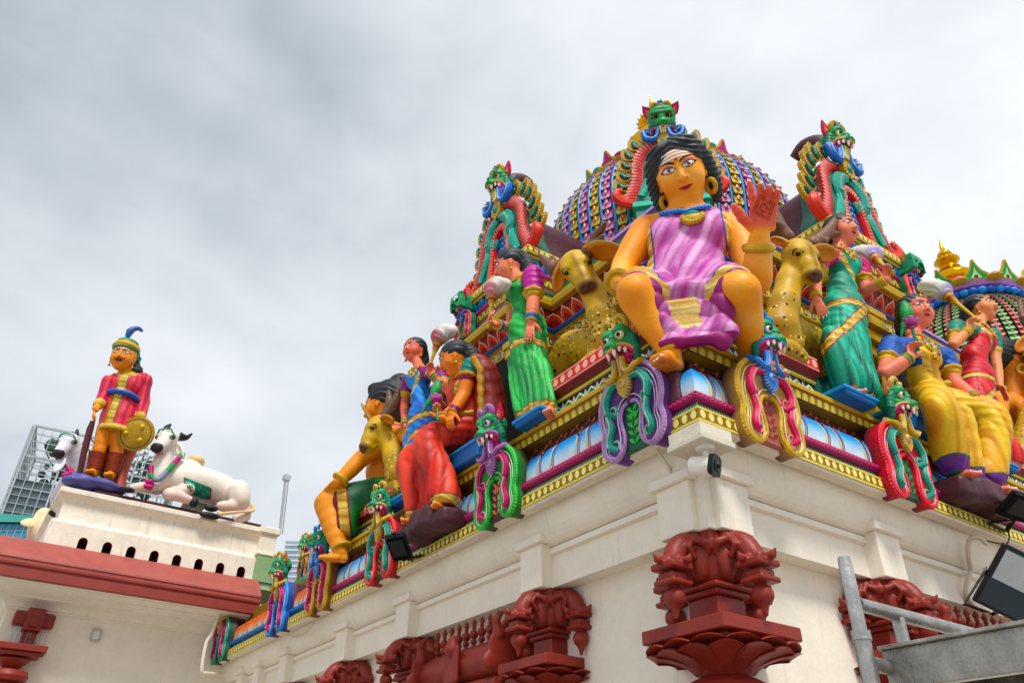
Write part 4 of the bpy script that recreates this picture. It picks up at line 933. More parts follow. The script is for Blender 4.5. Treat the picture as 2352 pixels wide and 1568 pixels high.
        lf = [(0, -.09), (.12, -.15), (.26, -.10), (.40, .02), (.26, .10), (.12, .13), (0, .08)]; mb.poly(np.array(lf) * s, -.03 * s, .02 * s, ear1, center=(.15 * s, 0)); mb.poly(np.array(lf) * s * .6 + [.03 * s, 0], .0, .035 * s, 'f07890', center=(.10 * s, 0)); mb.ell((.11 * s, 0, .035 * s), (.045 * s,) * 3, 'gold', 6); mb.build('ear', 'orn', hd, True, 30)
    if crest:
        for k, (cc, hh) in enumerate((('blue', .24), ('blu2', .16))):
            f2 = (L(0, .45 + .02 * k, .05 + .05 * k), fr[1], fr[2], fr[3]); mb = MB(f2); n = 9
            pts = [(-.10, 0)] + [(.15 * s * (1.15 if i % 2 else .9) * cos(pi - pi * i / n), hh * s * (1.2 if i % 2 else .95) * sin(pi * i / n)) for i in range(n + 1)] ; pts[0] = (-.1 * s, -.03 * s); pts += [(.1 * s, -.03 * s)]
            mb.poly(pts, -.03 * s, .02 * s, cc, center=(0, .08 * s)); mb.ell((0, .09 * s, .02 * s), (.05 * s,) * 3, 'gold', 6); mb.build('crest', 'orn', hd, True, 30)
    return hd
def thing_part(name, parent):
    o = bpy.data.objects.new(name, None); o.empty_display_size = .05; COL.objects.link(o); o.parent = parent; LOC[o.name] = LOC.get(parent.name, np.zeros(3)); return o
def beads(mb, cv, sz, c, side=1, step=.03, w=.02, tip='f0dce0'):
    """saw-toothed rim: small pyramids leaning outward from the curve"""
    cv = np.asarray(cv); L_ = np.r_[0, np.cumsum(np.linalg.norm(np.diff(cv, axis=0), axis=1))]; n = max(2, int(L_[-1] / step))
    for k in range(n):
        t = (k + .5) / n * L_[-1]; p = np.array([np.interp(t, L_, cv[:, 0]), np.interp(t, L_, cv[:, 1])]); q = np.array([np.interp(t + .01, L_, cv[:, 0]), np.interp(t + .01, L_, cv[:, 1])])
        if np.allclose(p, q): continue
        d = nrm(q - p); nn = np.array([-d[1], d[0]]) * side; a = p - d * step * .46; b = p + d * step * .46; o = p + nn * sz; i_ = p - nn * sz * .8
        V = [(*a, w), (*b, w), (*o, w * .8), (*i_, w), (*(p + nn * sz * .1), w + sz * .7)]
        mb.add(V, [[0, 2, 4], [2, 1, 4], [1, 3, 4], [3, 0, 4]], np.array([C(c), C(c), C(tip), C(c), C(tip)]))
def gargoyle(fr, label, rim='purple', band='4a2a70', scroll='teal', tip='d8b8e0', panel='14502c', leaf='3ab03c', tongue='gold', vol='c8a23a', side='choc', ear='d82850', head='1a8a68', detail=True, s=1.):
    t = thing('makara_ornament', label, 'ornament', fr[0], 'horseshoe makara ornaments along the eaves'); fr = (fr[0], fr[1] * s, fr[2] * s, fr[3] * s)
    out = cat([(0, .86), (.17, .835), (.32, .74), (.41, .58), (.42, .42), (.385, .29), (.41, .17), (.39, .05), (.29, -.03), (.19, -.01), (.125, .07)], 4)
    inn = cat([(0, .46), (.07, .44), (.115, .36), (.105, .25), (.085, .16), (.088, .09), (.10, .05), (.11, .05), (.115, .055), (.12, .06), (.125, .07)], 4)
    mb = MB(fr)
    for g in (1, -1): strip_plate(mb, out * [g, 1], inn * [g, 1], -.14, .03, band, side, .03)
    mb.poly([(-.3, .1), (-.3, .5), (-.2, .8), (0, .84), (.2, .8), (.3, .5), (.3, .1)], -.34, -.02, side, side)
    mb.build('arch_plate', 'orn', t, True, 35)
    mb = MB(fr)
    for g in (1, -1):
        o2 = (out * [g, 1]) * .965 + [0, .012]; mb.tube(np.c_[o2, np.full(len(o2), .035)], .030, rim, 6); beads(mb, out * [g, 1] * .985 + [0, .006], .026, rim, side=g, step=.034, w=.045, tip=tip)
        i2 = inn[:-5] * [g, 1] + [g * .02, .015]; mb.tube(np.c_[i2, np.full(len(i2), .04)], .020, rim, 6); beads(mb, i2[:-2] , .018, rim, side=-g, step=.032, w=.05, tip=tip)
        for tt, rr in ((.17, .008), (.27, .006), (.80, .007)): cv = (out * (1 - tt) + inn * tt)[:-4] * [g, 1]; mb.tube(np.c_[cv, np.full(len(cv), .052)], rr, tip, 4)
    mb.build('rim', 'orn', t, True, 40)
    for g in (1, -1):
        a = cat([(g * .09, .70), (g * .20, .68), (g * .28, .56), (g * .27, .44)], 5); sp = spiral(a[-1], a[-1] - a[-2], .05, g * -1, 9); pts = np.array([(x, y, .06) for x, y in a] + sp[1:]) + [0, 0, .02]; n = len(pts)
        mb = MB(fr); mb.tube(pts, np.interp(np.arange(n), [0, 4, len(a), n], [.03, .045, .04, .022]), scroll, 8); mb.tube(pts + [0, 0, .034], np.interp(np.arange(n), [0, n], [.013, .006]), mixc(scroll, 'white', .45), 5); mb.build('scroll', 'orn', t, True)
        a = cat([(g * .265, .40), (g * .235, .28), (g * .275, .16), (g * .275, .10)], 5); sp = spiral(a[-1], a[-1] - a[-2], .05, g * -1, 9); pts = np.array([(x, y, .06) for x, y in a] + sp[1:]) + [0, 0, .015]; n = len(pts)
        mb = MB(fr); mb.tube(pts, np.interp(np.arange(n), [0, 4, len(a), n], [.022, .038, .036, .02]), scroll, 8); mb.tube(pts + [0, 0, .03], np.interp(np.arange(n), [0, n], [.012, .006]), mixc(scroll, 'white', .45), 5); mb.build('scroll', 'orn', t, True)
    mb = MB((fr[0] + fr[3] * .03, *fr[1:])); mb.poly([(-.16, .02), (-.13, .3), (-.1, .44), (0, .5), (.1, .44), (.13, .3), (.16, .02)], -.16, -.02, panel)
    for k in range(5):
        y = .06 + .08 * k
        for g in (-1, 1): mb.add([(0, y, -.014), (g * .05, y + .02, -.012), (g * .085, y + .07, -.012), (g * .03, y + .06, -.012)], [[0, 1, 2, 3]], leaf)
    for k in range(6): a = k * pi / 3; mb.add([(.0, .36, -.012), (.03 * cos(a - .4), .36 + .03 * sin(a - .4), -.012), (.055 * cos(a), .36 + .055 * sin(a), -.012), (.03 * cos(a + .4), .36 + .03 * sin(a + .4), -.012)], [[0, 1, 2, 3]], leaf)
    mb.build('painted_panel', 'orn', t)
    jj = (fr[0][0] * 3.7 + fr[0][1] * 2.3) % 1 - .5; fh = (fr[0], nrm(fr[1] + fr[3] * jj * .5), fr[2], nrm(fr[3] - fr[1] * jj * .5)); fh = (fr[0], fh[1] * s, fh[2], fh[3] * s)
    makara_head(t, fh, (0, 1.04, .05), .52 + .04 * jj, head, ear1=ear if jj > 0 else 'c09030', gold=vol, crest=False, tilt=.38 + .3 * jj)
    # tongue pendant with side volutes
    mb = MB(fr); q = [(-.055, .98), (-.06, .80), (-.085, .68), (-.07, .58), (0, .50), (.07, .58), (.085, .68), (.06, .80), (.055, .98)]
    mb.poly(q, .06, .115, tongue, center=(0, .7)); mb.tube([(0, .96, .16), (0, .80, .13), (0, .72, .125)], [.02, .016, .01], mixc(tongue, 'white', .3), 6); mb.ell((0, .65, .115), (.045, .045, .03), mixc(tongue, 'white', .25), 7); mb.ell((0, .65, .14), (.02, .02, .02), tongue, 5)
    beads(mb, np.array(q[2:7]), .016, tongue, side=-1, step=.028, w=.11, tip=mixc(tongue, 'white', .6)); mb.build('tongue', 'orn', t, True, 35)
    for g in (1, -1):
        a = cat([(g * .05, .90), (g * .07, .76), (g * .14, .72), (g * .21, .76)], 5); sp = spiral(a[-1], a[-1] - a[-2], .05, g * 1, 8); pts = np.array([(x, y, .12) for x, y in a] + sp[1:]) + [0, 0, .02]; n = len(pts)
        mb = MB(fr); mb.tube(pts, np.interp(np.arange(n), [0, n // 2, n], [.03, .035, .018]), tongue, 8); mb.tube(pts + [0, 0, .028], .007, mixc(tongue, 'white', .5), 5); mb.build('tongue_curl', 'orn', t, True)
    return t
GZ = 4.58
gargoyle(LF(.70, GZ, -.06), 'purple rimmed makara arch with teal scrolls nearest the corner on the left eave', 'b088bc', '5a3474', 'teal', 'e4c8e8', '14603a', '3cc040', 'c09838', 'c8a850', '6a4290')
gargoyle(LF(2.97, GZ, -.06), 'bright green makara arch with pink scrolls beside the red sari figure', '3cb848', '1a8a34', 'b83a68', 'c0f0c0', 'brown', 'coral', '9a5aa0', 'b07ab8')
gargoyle(LF(5.85, GZ, -.06), 'red makara arch with teal scrolls behind the black floodlight', 'e8484c', 'c83038', 'teal', 'f0b0b0', '14402c', '3a8c40', 'c8a23a', 'd0b060')
gargoyle(LF(8.05, GZ, -.06), 'yellow makara arch with crimson scrolls and a blue tongue on the left eave', 'c89a2c', '9a6a28', 'c0305c', 'ecd890', 'brown', 'coral', '2878d0', '4a98e0')
gargoyle(LF(9.85, GZ, -.06), 'bright blue makara arch with magenta scrolls near the pale green wall', '2a86dc', '1c5cb0', 'c02c78', 'a0d4f4', 'brown', 'coral', 'c09838', 'c8a850')
gargoyle(LF(13.1, GZ, -.06), 'dark green makara arch at the far end of the left eave', '1a8c6c', '0e5c48', 'b03070', '90d8b8', 'brown', 'coral', 'c09838', 'c8a850')
gargoyle(RF(.86, GZ, -.06), 'yellow makara arch with pink scrolls and blue tongue nearest the corner on the right eave', 'd0a838', 'b89058', 'd83c64', 'f0e4a8', 'b0685c', '8c3838', '2c78d0', '4a98e0')
gargoyle(RF(3.02, GZ, -.06), 'red makara arch with teal scrolls in front of the yellow sari figure', 'e8404c', 'd83038', 'teal', 'f4a8b8', '2c5448', '3a8c40', 'c8a23a', 'd0b060')
# ------------------------------------------------------------------ gable dormers of the upper shrine
def gable(fr, label, s=1., back=.9, flames=True, head=True, tilt=.3):
    t = thing('gable_dormer', label, 'gable', fr[0], 'monster headed gables round the dome'); fr = (fr[0], fr[1] * s, fr[2] * s, fr[3] * s)
    def halves(pts, n=4): return cat(pts, n)
    out = halves([(0, 1.66), (.32, 1.60), (.55, 1.42), (.67, 1.16), (.70, .88), (.74, .62), (.82, .40), (.92, .22), (.96, .06)])
    m1 = halves([(0, 1.46), (.24, 1.41), (.40, 1.26), (.48, 1.02), (.51, .78), (.54, .56), (.60, .36), (.68, .20), (.72, .06)])
    m2 = halves([(0, 1.16), (.12, 1.12), (.21, 1.02), (.26, .88), (.29, .70), (.31, .52), (.34, .34), (.36, .20), (.36, .06)])
    m3 = halves([(0, 1.00), (.08, .97), (.135, .89), (.165, .78), (.18, .64), (.185, .48), (.19, .34), (.19, .20), (.19, .06)])
    mb = MB(fr)
    for g in (1, -1):
        strip_plate(mb, out * [g, 1], m1 * [g, 1], -.10, .04, 'c83038', '0e5a4c', .02); strip_plate(mb, m1 * [g, 1], m2 * [g, 1], -.10, .02, '127c68', 'teal', .05); strip_plate(mb, m2 * [g, 1], m3 * [g, 1], -.10, .05, 'd84040', 'red2', .03)
    mb.poly([(-.2, .06), (-.19, .7), (-.1, .98), (.1, .98), (.19, .7), (.2, .06)], -.1, -.02, '2860c0', center=(0, .5)); mb.build('gable_front', 'orn', t, True, 35)
    mb = MB(fr)
    for k in range(6):
        for g in (-1, 1): y = .2 + .13 * k; mb.tube([(0, y, -.01), (g * .05, y + .07, -.01), (g * .10, y + .06, -.01), (g * .11, y + .01, -.01)], [.012, .014, .012, .006], '8cc0f0', 5)
    mb.build('window_scrollwork', 'orn', t, True)
    for g in (1, -1):      # feathers on the red band
        for (cv, cw, sz, st, cc, tp, sd, w) in ((out, m1, .055, .085, 'd83a3c', 'f4a49c', g, .06), (m2, m3, .02, .07, 'e85850', 'f4b8a8', g, .085)):
            mb = MB(fr); a = cv * [g, 1]; b = cw * [g, 1]; L_ = np.r_[0, np.cumsum(np.linalg.norm(np.diff(a, axis=0), axis=1))]; n = int(L_[-1] / st)
            for k in range(n):
                f_ = lambda c_, tt: np.array([np.interp(tt, L_ / L_[-1], c_[:, 0]), np.interp(tt, L_ / L_[-1], c_[:, 1])])
                t0, t1 = (k + .06) / n, (k + .94) / n; p0, p1, q0, q1 = f_(a, t0), f_(a, t1), f_(b, t0), f_(b, t1); o = f_(a, (t0 + t1) / 2); nn = nrm(o - f_(b, (t0 + t1) / 2)); tipp = o + nn * sz
                V = [(*(q0 * .9 + p0 * .1), w - .01), (*(q1 * .9 + p1 * .1), w - .01), (*p1, w), (*tipp, w - .01), (*p0, w), (*((p0 + p1 + q0 + q1) / 4), w + .028)]
                mb.add(V, [[0, 1, 5], [1, 2, 5], [2, 3, 5], [3, 4, 5], [4, 0, 5]], np.array([C(cc), C(cc), C(tp), C(tp), C(cc), C(mixc(cc, tp, .5))]))
            mb.build('feathered_band', 'orn', t)
    for g in (1, -1):
        a = cat([(g * .05, 1.30), (g * .22, 1.22), (g * .34, 1.02), (g * .36, .84)], 5); sp = spiral(a[-1], a[-1] - a[-2], .09, -g, 9); pts = np.array([(x, y, .10) for x, y in a] + sp[1:]); n = len(pts); mb = MB((fr[0] + fr[3] * .03, fr[1], fr[2], fr[3] * .55))
        mb.tube(pts, np.interp(np.arange(n), [0, 5, len(a), n], [.09, .13, .11, .045]), 'teal', 10)
        for k in range(0, len(a) - 1): p = pts[k]; q = pts[k + 1]; nn = np.array([-(q - p)[1], (q - p)[0], 0]); nn = nrm(nn); mb.tube([p + nn * .10 + [0, 0, .06], p + (q - p) * 2 + [0, 0, .145], p - nn * .06 + (q - p) + [0, 0, .10]], [.004, .012, .004], 'tlt', 4)
        mb.tube(pts + [0, 0, .105], np.interp(np.arange(n), [0, n], [.03, .01]), 'tlt', 5)
        b = cat([(g * .40, .80), (g * .40, .58), (g * .50, .36), (g * .60, .16)], 5); pts = np.array([(x, y, .08) for x, y in b]); mb.tube(pts, np.interp(np.arange(len(b)), [0, 6, len(b)], [.04, .11, .07]), '2aa48c', 8); mb.tube(pts + [0, 0, .07], .015, 'tlt', 5); mb.build('teal_scroll', 'orn', t, True)
        # curled red foot leaf
        mb = MB(fr); a = cat([(g * .78, .02), (g * .98, .10), (g * 1.10, .26), (g * 1.06, .40), (g * .96, .42)], 5); n = len(a); mb.tube(np.array([(x, y, .02) for x, y in a]), np.interp(np.arange(n), [0, n * .5, n], [.10, .11, .03]), 'd84438', 8); beads(mb, a, .10, 'e86050', side=-g, step=.06, w=.04, tip='f8b8a8'); mb.build('foot_leaf', 'orn', t, True, 35)
    if flames:
        spots = [(.38, 1.66, 1.15), (.60, 1.52, .9), (.74, 1.30, .75), (.80, 1.05, .6), (.84, .80, .5), (.90, .56, .4)]
        for g in (1, -1):
            for k, (x, y, a) in enumerate(spots):
                d = nrm([g * cos(a), sin(a) * (1 if k < 3 else .9)]); f2 = (loc(fr, np.array([g * (x - .07), y, -.02 - .02 * k])), (fr[1] * d[0] + fr[2] * d[1]), (fr[1] * -d[1] * g + fr[2] * d[0] * g), fr[3]); mb = MB(f2)
                lf = cat([(0, -.07), (.10, -.13), (.22, -.12), (.33, -.03), (.36, .07), (.26, .11), (.12, .10), (0, .07)], 3); mb.poly(lf, -.05, .03, 'b8902c', center=(.17, 0)); beads(mb, np.vstack([lf, lf[:1]]), .018, 'gold', side=-1, step=.05, w=.03, tip='ylt')
                mb.poly(lf * .66 + [.03, 0], .02, .04, '6a3020', center=(.13, 0)); mb.tube([(.03, .0, .05), (.12, -.03, .06), (.20, .01, .06), (.25, .03, .06), (.22, .06, .06)], [.02, .032, .03, .025, .014], 'teal', 6); mb.build('flame_leaf', 'orn', t, True, 35)
    # gold pendant and blue volutes hanging from the jaws
    mb = MB(fr); mb.poly([(-.07, 1.95), (-.09, 1.7), (-.14, 1.55), (-.12, 1.38), (0, 1.28), (.12, 1.38), (.14, 1.55), (.09, 1.7), (.07, 1.95)], .08, .18, 'c09434', center=(0, 1.6))
    for k in (-1, 0, 1): mb.tube([(k * .045, 1.95, .24), (k * .045, 1.70, .20)], .02, 'ylt', 6)
    mb.ell((0, 1.47, .18), (.065, .08, .05), 'teal', 8); beads(mb, np.array([(-.14, 1.55), (-.12, 1.38), (0, 1.28), (.12, 1.38), (.14, 1.55)]), .035, 'gold', side=1, step=.055, w=.17, tip='ylt'); mb.build('pendant', 'orn', t, True, 35)
    for g in (1, -1):
        a = cat([(g * .10, 1.95), (g * .13, 1.68), (g * .24, 1.58), (g * .38, 1.64), (g * .42, 1.80)], 5); sp = spiral(a[-1], a[-1] - a[-2], .08, g, 7); pts = np.array([(x, y, .16) for x, y in a] + sp[1:]); n = len(pts); mb = MB(fr); mb.tube(pts, np.interp(np.arange(n), [0, n // 2, n], [.05, .075, .04]), '2468c8', 8); mb.tube(pts + [0, 0, .06], .018, '9cc8f4', 5); beads(mb, pts[:, :2], .07, '2468c8', side=-g, step=.05, w=.17, tip='9cc8f4'); mb.build('blue_volute', 'orn', t, True, 35)
    mb = MB(fr); ob = np.vstack([out[::-1] * [-1, 1], out[1:]]) * [.9, .96]
    mb.poly(ob, -.45, -.1, '0e6454', '0e6454', center=(0, .7)); mb.poly(ob * .9, -back, -.45, 'choc', 'choc', center=(0, .7)); mb.build('barrel', 'orn', t, True, 40)
    if head:
        makara_head(t, fr, (0, 2.10, .06), .70, '1a8a5c', h=.014, tilt=tilt)
        mb = MB(fr); pts = cat([(0, 2.2, -.1), (0, 2.42, -.2), (0, 2.52, -.45), (0, 2.42, -.68)], 4); mb.tube(pts, np.interp(np.arange(len(pts)), [0, 8, len(pts)], [.16, .17, .13]), 'choc', 12); mb.build('back_horn', 'orn', t, True)
    return t
LG = lambda y, z, x: (np.array([x, y, z]), np.array([0, -1., 0]), nrm([-.0, 0, 1]), nrm([-1, 0, -.0]))
RG = lambda x, z, y: (np.array([x, y, z]), np.array([1., 0, 0]), nrm([0, -.0, 1]), nrm([0, -1, -.0]))
gable(LG(4.60, 9.49, .98), 'tall gable with green monster head above the green sari figure', .93, 1.6)
gable(RG(5.05, 9.49, .66), 'tall gable with green monster head above the teal sari figure', .98, 1.6)

_c = np.array([DC[0], DC[1], 0.]); _w = nrm(np.array([CAM[0] - DC[0] + .45, CAM[1] - DC[1] - .45, 0])); _u = nrm(np.cross(zv if 'zv' in globals() else np.array([0, 0, 1.]), _w)); _o = E(1470, 462, 5.5); _o = _c + _w * 2.85 + np.array([0, 0, _o[2]])
_g = gable((_o, _u, nrm(np.array([0, 0, 1.]) + _w * .06), nrm(_w - np.array([0, 0, .06]))), 'tall gable with a green monster head rising behind the giant statue head', .83, .7, head=True, flames=True, tilt=.75)
mb = MB((_o, _u, np.array([0, 0, 1.]), _w)); mb.box((-.62, -1.1, -.5), (.62, -.12, .05), '127c68', .01); mb.box((-.66, -.12, -.52), (.66, .0, .10), '2ab098', .01); mb.box((-.5, -.95, .05), (.5, -.22, .056), '0c0c14')
for k in range(5): mb.poly([(-.38 + .19 * k + .08 * cos(a), -.45 + .13 * sin(a)) for a in np.linspace(0, 2 * pi, 11)[:-1]], .056, .075, 'a078b8')
mb.build('gable_base', 'trim', _g, True, 30)

for fr_, lb in ((LF(5.50, 8.64, .82), 'small teal makara arch at the left end of the upper cornice'), (RF(6.02, 8.64, .52), 'small teal makara arch at the right end of the upper cornice')):
    gargoyle((fr_[0], fr_[1], np.array([0, 0, 1.]), nrm(fr_[3] * [1, 1, 0])), lb, 'e8503c', '127c68', 'c03068', 'f4a890', '14603a', '3cc040', '2c78d0', 'c8a850', '0e6454', s=.62)
# ================================================================== spotted deer statues
def z1(x, y): return 1010.6 + x / 5.12, 520.6 + y / 5.12
def z2(x, y): return 1010.6 + x / 5.12, 704.3 + y / 5.12
def z3(x, y): return (2900 + x / 2.502) / 1.63265, (800 + y / 2.502) / 1.63265
def zb(x, y): return 673.8 + .3125 * x, 735 + .3125 * y
def deer(label, hc, f, lat, sz, neck, body, antlers, ears, legs, side=1, gold='b8901e'):
    F = Fig('deer_statue', label, 'deer statue', body[0][0], h=.0125, k=.04, group='spotted deer lying beside the corner figures')
    S = F.S; f = nrm(f); lat = nrm(lat - f * (np.array(lat) @ f)); u = np.cross(f, lat); u = u if u @ (CU + .3 * np.array([0, 0, 1])) > 0 else -u; R = np.array([lat, u, f]); hc = np.asarray(hc, float)
    L = lambda a, b, d: hc + sz * (a * lat + b * u + d * f)
    S.ell(L(0, .02, -.02), np.array((.24, .22, .26)) * sz, gold, R, k=.05); S.chain([L(0, .02, .1), L(0, -.03, .30), L(0, -.06, .44)], np.array([.18, .145, .12]) * sz, gold, .05); S.ell(L(0, -.08, .46), np.array((.15, .12, .11)) * sz, '5c3c26', R, k=.04); S.ell(L(0, -.17, .38), np.array((.10, .06, .13)) * sz, 'c09438', R, k=.04)
    for g in (-1, 1):
        S.ell(L(g * .13, .11, .10), np.array((.08, .07, .09)) * sz, gold, R, k=.04); S.ell(L(g * .055, -.03, .555), np.array((.022, .018, .03)) * sz, '241612', R, k=.015, sub=True)
    for (a, b_) in zip(neck[:-1], neck[1:]): S.cap(a[0], b_[0], a[1], b_[1], gold, .06)
    for (a, b_) in zip(body[:-1], body[1:]): S.cap(a[0], b_[0], a[1], b_[1], gold, .08)
    for lg in legs: S.chain([q[0] for q in lg], [q[1] for q in lg], gold, .03, n=3)
    def pc(Pp, col, ids):
        q = (Pp - hc) / sz; a = q @ lat; b = q @ u; d = q @ f; near = (np.linalg.norm(q, axis=1) < .85) & (d > -.45)
        out = col.copy(); br = np.array(C('5a3826'))
        y = np.array(C('c8a024')); gd = np.array(C(gold)); m_ = near[:, None]
        t = np.clip(1 - np.abs(a) / .06, 0, 1) * np.clip((d + .1) * 5, 0, 1) * (b > 0) * .8; mz = np.clip((d - .42) / .12, 0, 1) * np.clip((b + .16) / .06, 0, 1); t = np.maximum(t * .75, mz)[:, None]
        out = np.where(m_, y * (1 - t) + br * t, out)
        al = np.where((np.linalg.norm(q - [.0, 0, 0] @ np.eye(3), axis=1) < .36) | (near & (d > .12)), 0., 1.)
        return np.c_[out, al]
    S.mesh('body', 'hide', F.root, paint=pc)
    for g in (-1, 1):
        ec = S.hit(np.array([L(g * .175, .095, .6)]), -f, 50, 2)[0]; out = nrm(f * .75 + lat * g * .65 + u * .1); ec = ec - out * .045 * sz
        mb = MB(); mb.ell(ec, np.array((.054,) * 3) * sz, 'f2ece0', 8); mb.ell(ec + out * .028 * sz, (.042 * sz,) * 3, '4a3018', 8); mb.ell(ec + out * .044 * sz, (.03 * sz,) * 3, '080606', 8); mb.build('eye', 'paint', F.root, True)
        a1 = nrm(np.cross(out, u)); mb = MB(); mb.tube([ec + out * .02 * sz + .066 * sz * (cos(t) * a1 * 1.25 + sin(t) * np.cross(a1, out) * .85) for t in np.linspace(0, 2 * pi, 17)[:-1]], .011 * sz, '1a120c', 5, closed=True); mb.build('eye_line', 'paint', F.root, True)
    for g, tip in zip((-1, 1), ears):
        b0 = L(g * .19, .10, -.10); tip = np.asarray(tip, float); d = nrm(tip - b0); ln = np.linalg.norm(tip - b0); nn = nrm(f * .9 + u * .1 - d * ((f * .9 + u * .1) @ d)); w = np.cross(d, nn); G = SDF(.012, .02); Rr = np.array([d, w, nn])
        G.ell(b0 + d * ln * .52, (ln * .50, ln * .25, .045 * sz), gold, Rr); G.cap(b0, b0 + d * ln * .3, .05 * sz, .05 * sz, gold, .04); G.ell(b0 + d * ln * .56 + nn * .05 * sz, (ln * .42, ln * .17, .045 * sz), 'd8741c', Rr, k=.01, sub=True)
        G.mesh('ear', 'paint', F.root, paint=lambda Pp, col, ids: np.where((((Pp - b0) @ nn) > .005)[:, None] & (np.abs((Pp - b0) @ w) < ln * .19)[:, None], np.array(C('cc7a20')), np.array(C('b08420'))))
    for g, ch in zip((-1, 1), antlers):
        if not ch: continue
        G = SDF(.011, .02)
        for pts, rs in ch: G.chain(pts, np.array(rs) * sz * 1.45, 'horn', .02, n=4)
        G.mesh('antler', 'paint', F.root, disp=lambda Pp: .003 * np.sin(Pp @ np.array([90, 60, 20.])))
        p0 = np.array(ch[0][0][0]); p1 = np.array(ch[0][0][1]); F.ring(p0 + (p1 - p0) * .12, p1 - p0, ch[0][1][0] * sz * 1.05, .028 * sz, bump=.4, name='antler_ring', n=16)
    return F
def P1(x, y, d): return X(*z1(x, y), d)
zv = np.array([0, 0, 1.])
# left of the giant figure
hc = P1(1610, 480, .18); V_ = nrm(hc - CAM); latL = CR * cos(radians(27)) + CU * sin(radians(27)); upL = -CR * sin(radians(27)) + CU * cos(radians(27))
deer('spotted deer statue between the giant seated figure and the green sari figure', hc, -V_ * .86 - upL * .50 + CR * .02, latL, .84,
     [(hc - (-V_ * .5) * .12 + upL * .02, .16), (P1(1800, 760, .36), .14), (P1(1900, 1060, .40), .165), (P1(1985, 1330, .48), .20), (P1(1960, 1480, .55), .23)],
     [(P1(1900, 1400, .62), .25), (X(*z2(1630, 560), .75), .30), (X(*z2(1480, 760), .70), .30)],

     [[((P1(1440, 450, .12), P1(1350, 505, .1), P1(1270, 430, .05), P1(1165, 330, .0)), (.07, .065, .05, .02)), ((P1(1320, 480, .08), P1(1322, 420, .08), P1(1325, 355, .06)), (.05, .04, .012)), ((P1(1390, 500, .1), P1(1330, 480, .05), P1(1290, 455, .02)), (.05, .035, .015))],
      [((P1(1745, 290, .2), P1(1800, 215, .22), P1(1850, 110, .2), P1(1940, -40, .15)), (.07, .06, .05, .02)), ((P1(1800, 225, .2), P1(1870, 175, .18), P1(1915, 100, .16)), (.05, .035, .012)), ((P1(1830, 150, .2), P1(1822, 110, .18), P1(1818, 75, .16)), (.04, .03, .012))]],
     [P1(1372, 775, .08), P1(2135, 258, .25)],
     [[(X(*z2(1760, 720), .40), .10), (X(*z2(1830, 610), .35), .095), (X(*z2(1700, 700), .34), .08), (X(*z2(1600, 770), .36), .07)], [(X(*z2(1300, 720), .6), .16), (X(*z2(1260, 840), .55), .13)]])
def P3(x, y, d): return Y(*z3(x, y), d)
hc = P3(240, 400, .02); V_ = nrm(hc - CAM); a_ = radians(-11); latR = CR * cos(a_) + CU * sin(a_) ; upR = -CR * sin(a_) + CU * cos(a_)
deer('spotted deer statue between the giant raised hand and the teal sari figure', hc, -V_ * .80 - upR * .42 + CR * .52, latR + V_ * .5, .82,
     [(hc + V_ * .10, .16), (P3(150, 640, .16), .145), (P3(100, 860, .2), .165), (P3(60, 1080, .26), .20), (P3(70, 1200, .32), .25)],
     [(P3(120, 1130, .45), .25), (P3(280, 1250, .60), .28), (P3(400, 1330, .58), .27)],
     [[((P3(130, 225, .1), P3(75, 150, .12), P3(40, 60, .12), P3(5, -60, .1)), (.07, .06, .05, .02)), ((P3(60, 130, .1), P3(40, 100, .08), P3(25, 85, .06)), (.05, .03, .012))],
      [((P3(360, 290, .05), P3(440, 240, .03), P3(530, 150, .0), P3(580, 70, -.03), P3(635, -10, -.06)), (.07, .065, .055, .04, .015)), ((P3(490, 205, .02), P3(560, 195, -.02), P3(622, 192, -.05)), (.05, .035, .012)), ((P3(430, 245, .0), P3(480, 262, -.03), P3(515, 235, -.05)), (.04, .03, .012))]],
     [P3(-30, 235, .15), P3(590, 405, -.1)],
     [[(P3(200, 1330, .22), .10), (P3(110, 1265, .18), .095), (P3(200, 1300, .16), .08), (P3(270, 1350, .16), .07)]])
def PB(x, y, d): return X(*zb(x, y), d)
hc = PB(625, 800, -.05); V_ = nrm(hc - CAM)
fl = nrm(PB(470, 960, -.35) - PB(640, 790, -.02)); latB = nrm(np.cross(fl, zv)) * -1
latB = latB if latB @ CR > 0 else -latB
deer('spotted deer statue in profile before the far seated figure at the left end', hc, fl, -V_ * .9 + CR * .3 if False else nrm(np.cross(zv, fl)), .86,
     [(hc + fl * -.05, .15), (PB(700, 900, .1), .15), (PB(745, 1010, .15), .17), (PB(780, 1130, .22), .21)],
     [(PB(790, 1150, .3), .24), (PB(830, 1230, .5), .26)],
     [[((PB(640, 745, .05), PB(680, 680, .08), PB(705, 600, .1), PB(700, 520, .1)), (.07, .055, .05, .02))], [((PB(655, 740, .0), PB(720, 670, .0), PB(755, 590, .0), PB(770, 495, .0)), (.075, .065, .05, .015))]],
     [PB(600, 640, .4), PB(735, 725, .05)] if False else [PB(560, 700, .3), PB(738, 735, -.02)],
     [[(PB(790, 1240, .2), .10), (PB(745, 1225, .1), .09), (PB(800, 1250, .1), .08)]])
hc = Y(2392, 790, .0); V_ = nrm(hc - CAM)
deer('spotted deer statue cut off by the right edge of the picture', hc, -V_ * .55 - CU * .6 - CR * .55, CR + V_ * -.3, .80,
     [(hc + V_ * .1, .15), (Y(2395, 870, .2), .17), (Y(2375, 960, .25), .2), (Y(2350, 1050, .35), .23)],
     [(Y(2355, 1040, .45), .24), (Y(2400, 1080, .6), .28)],
     [[((Y(2375, 760, .05), Y(2350, 730, .05), Y(2342, 690, .05)), (.07, .055, .02))], []],
     [hc - CR * .42 - CU * .12, hc + CR * .4],
     [])
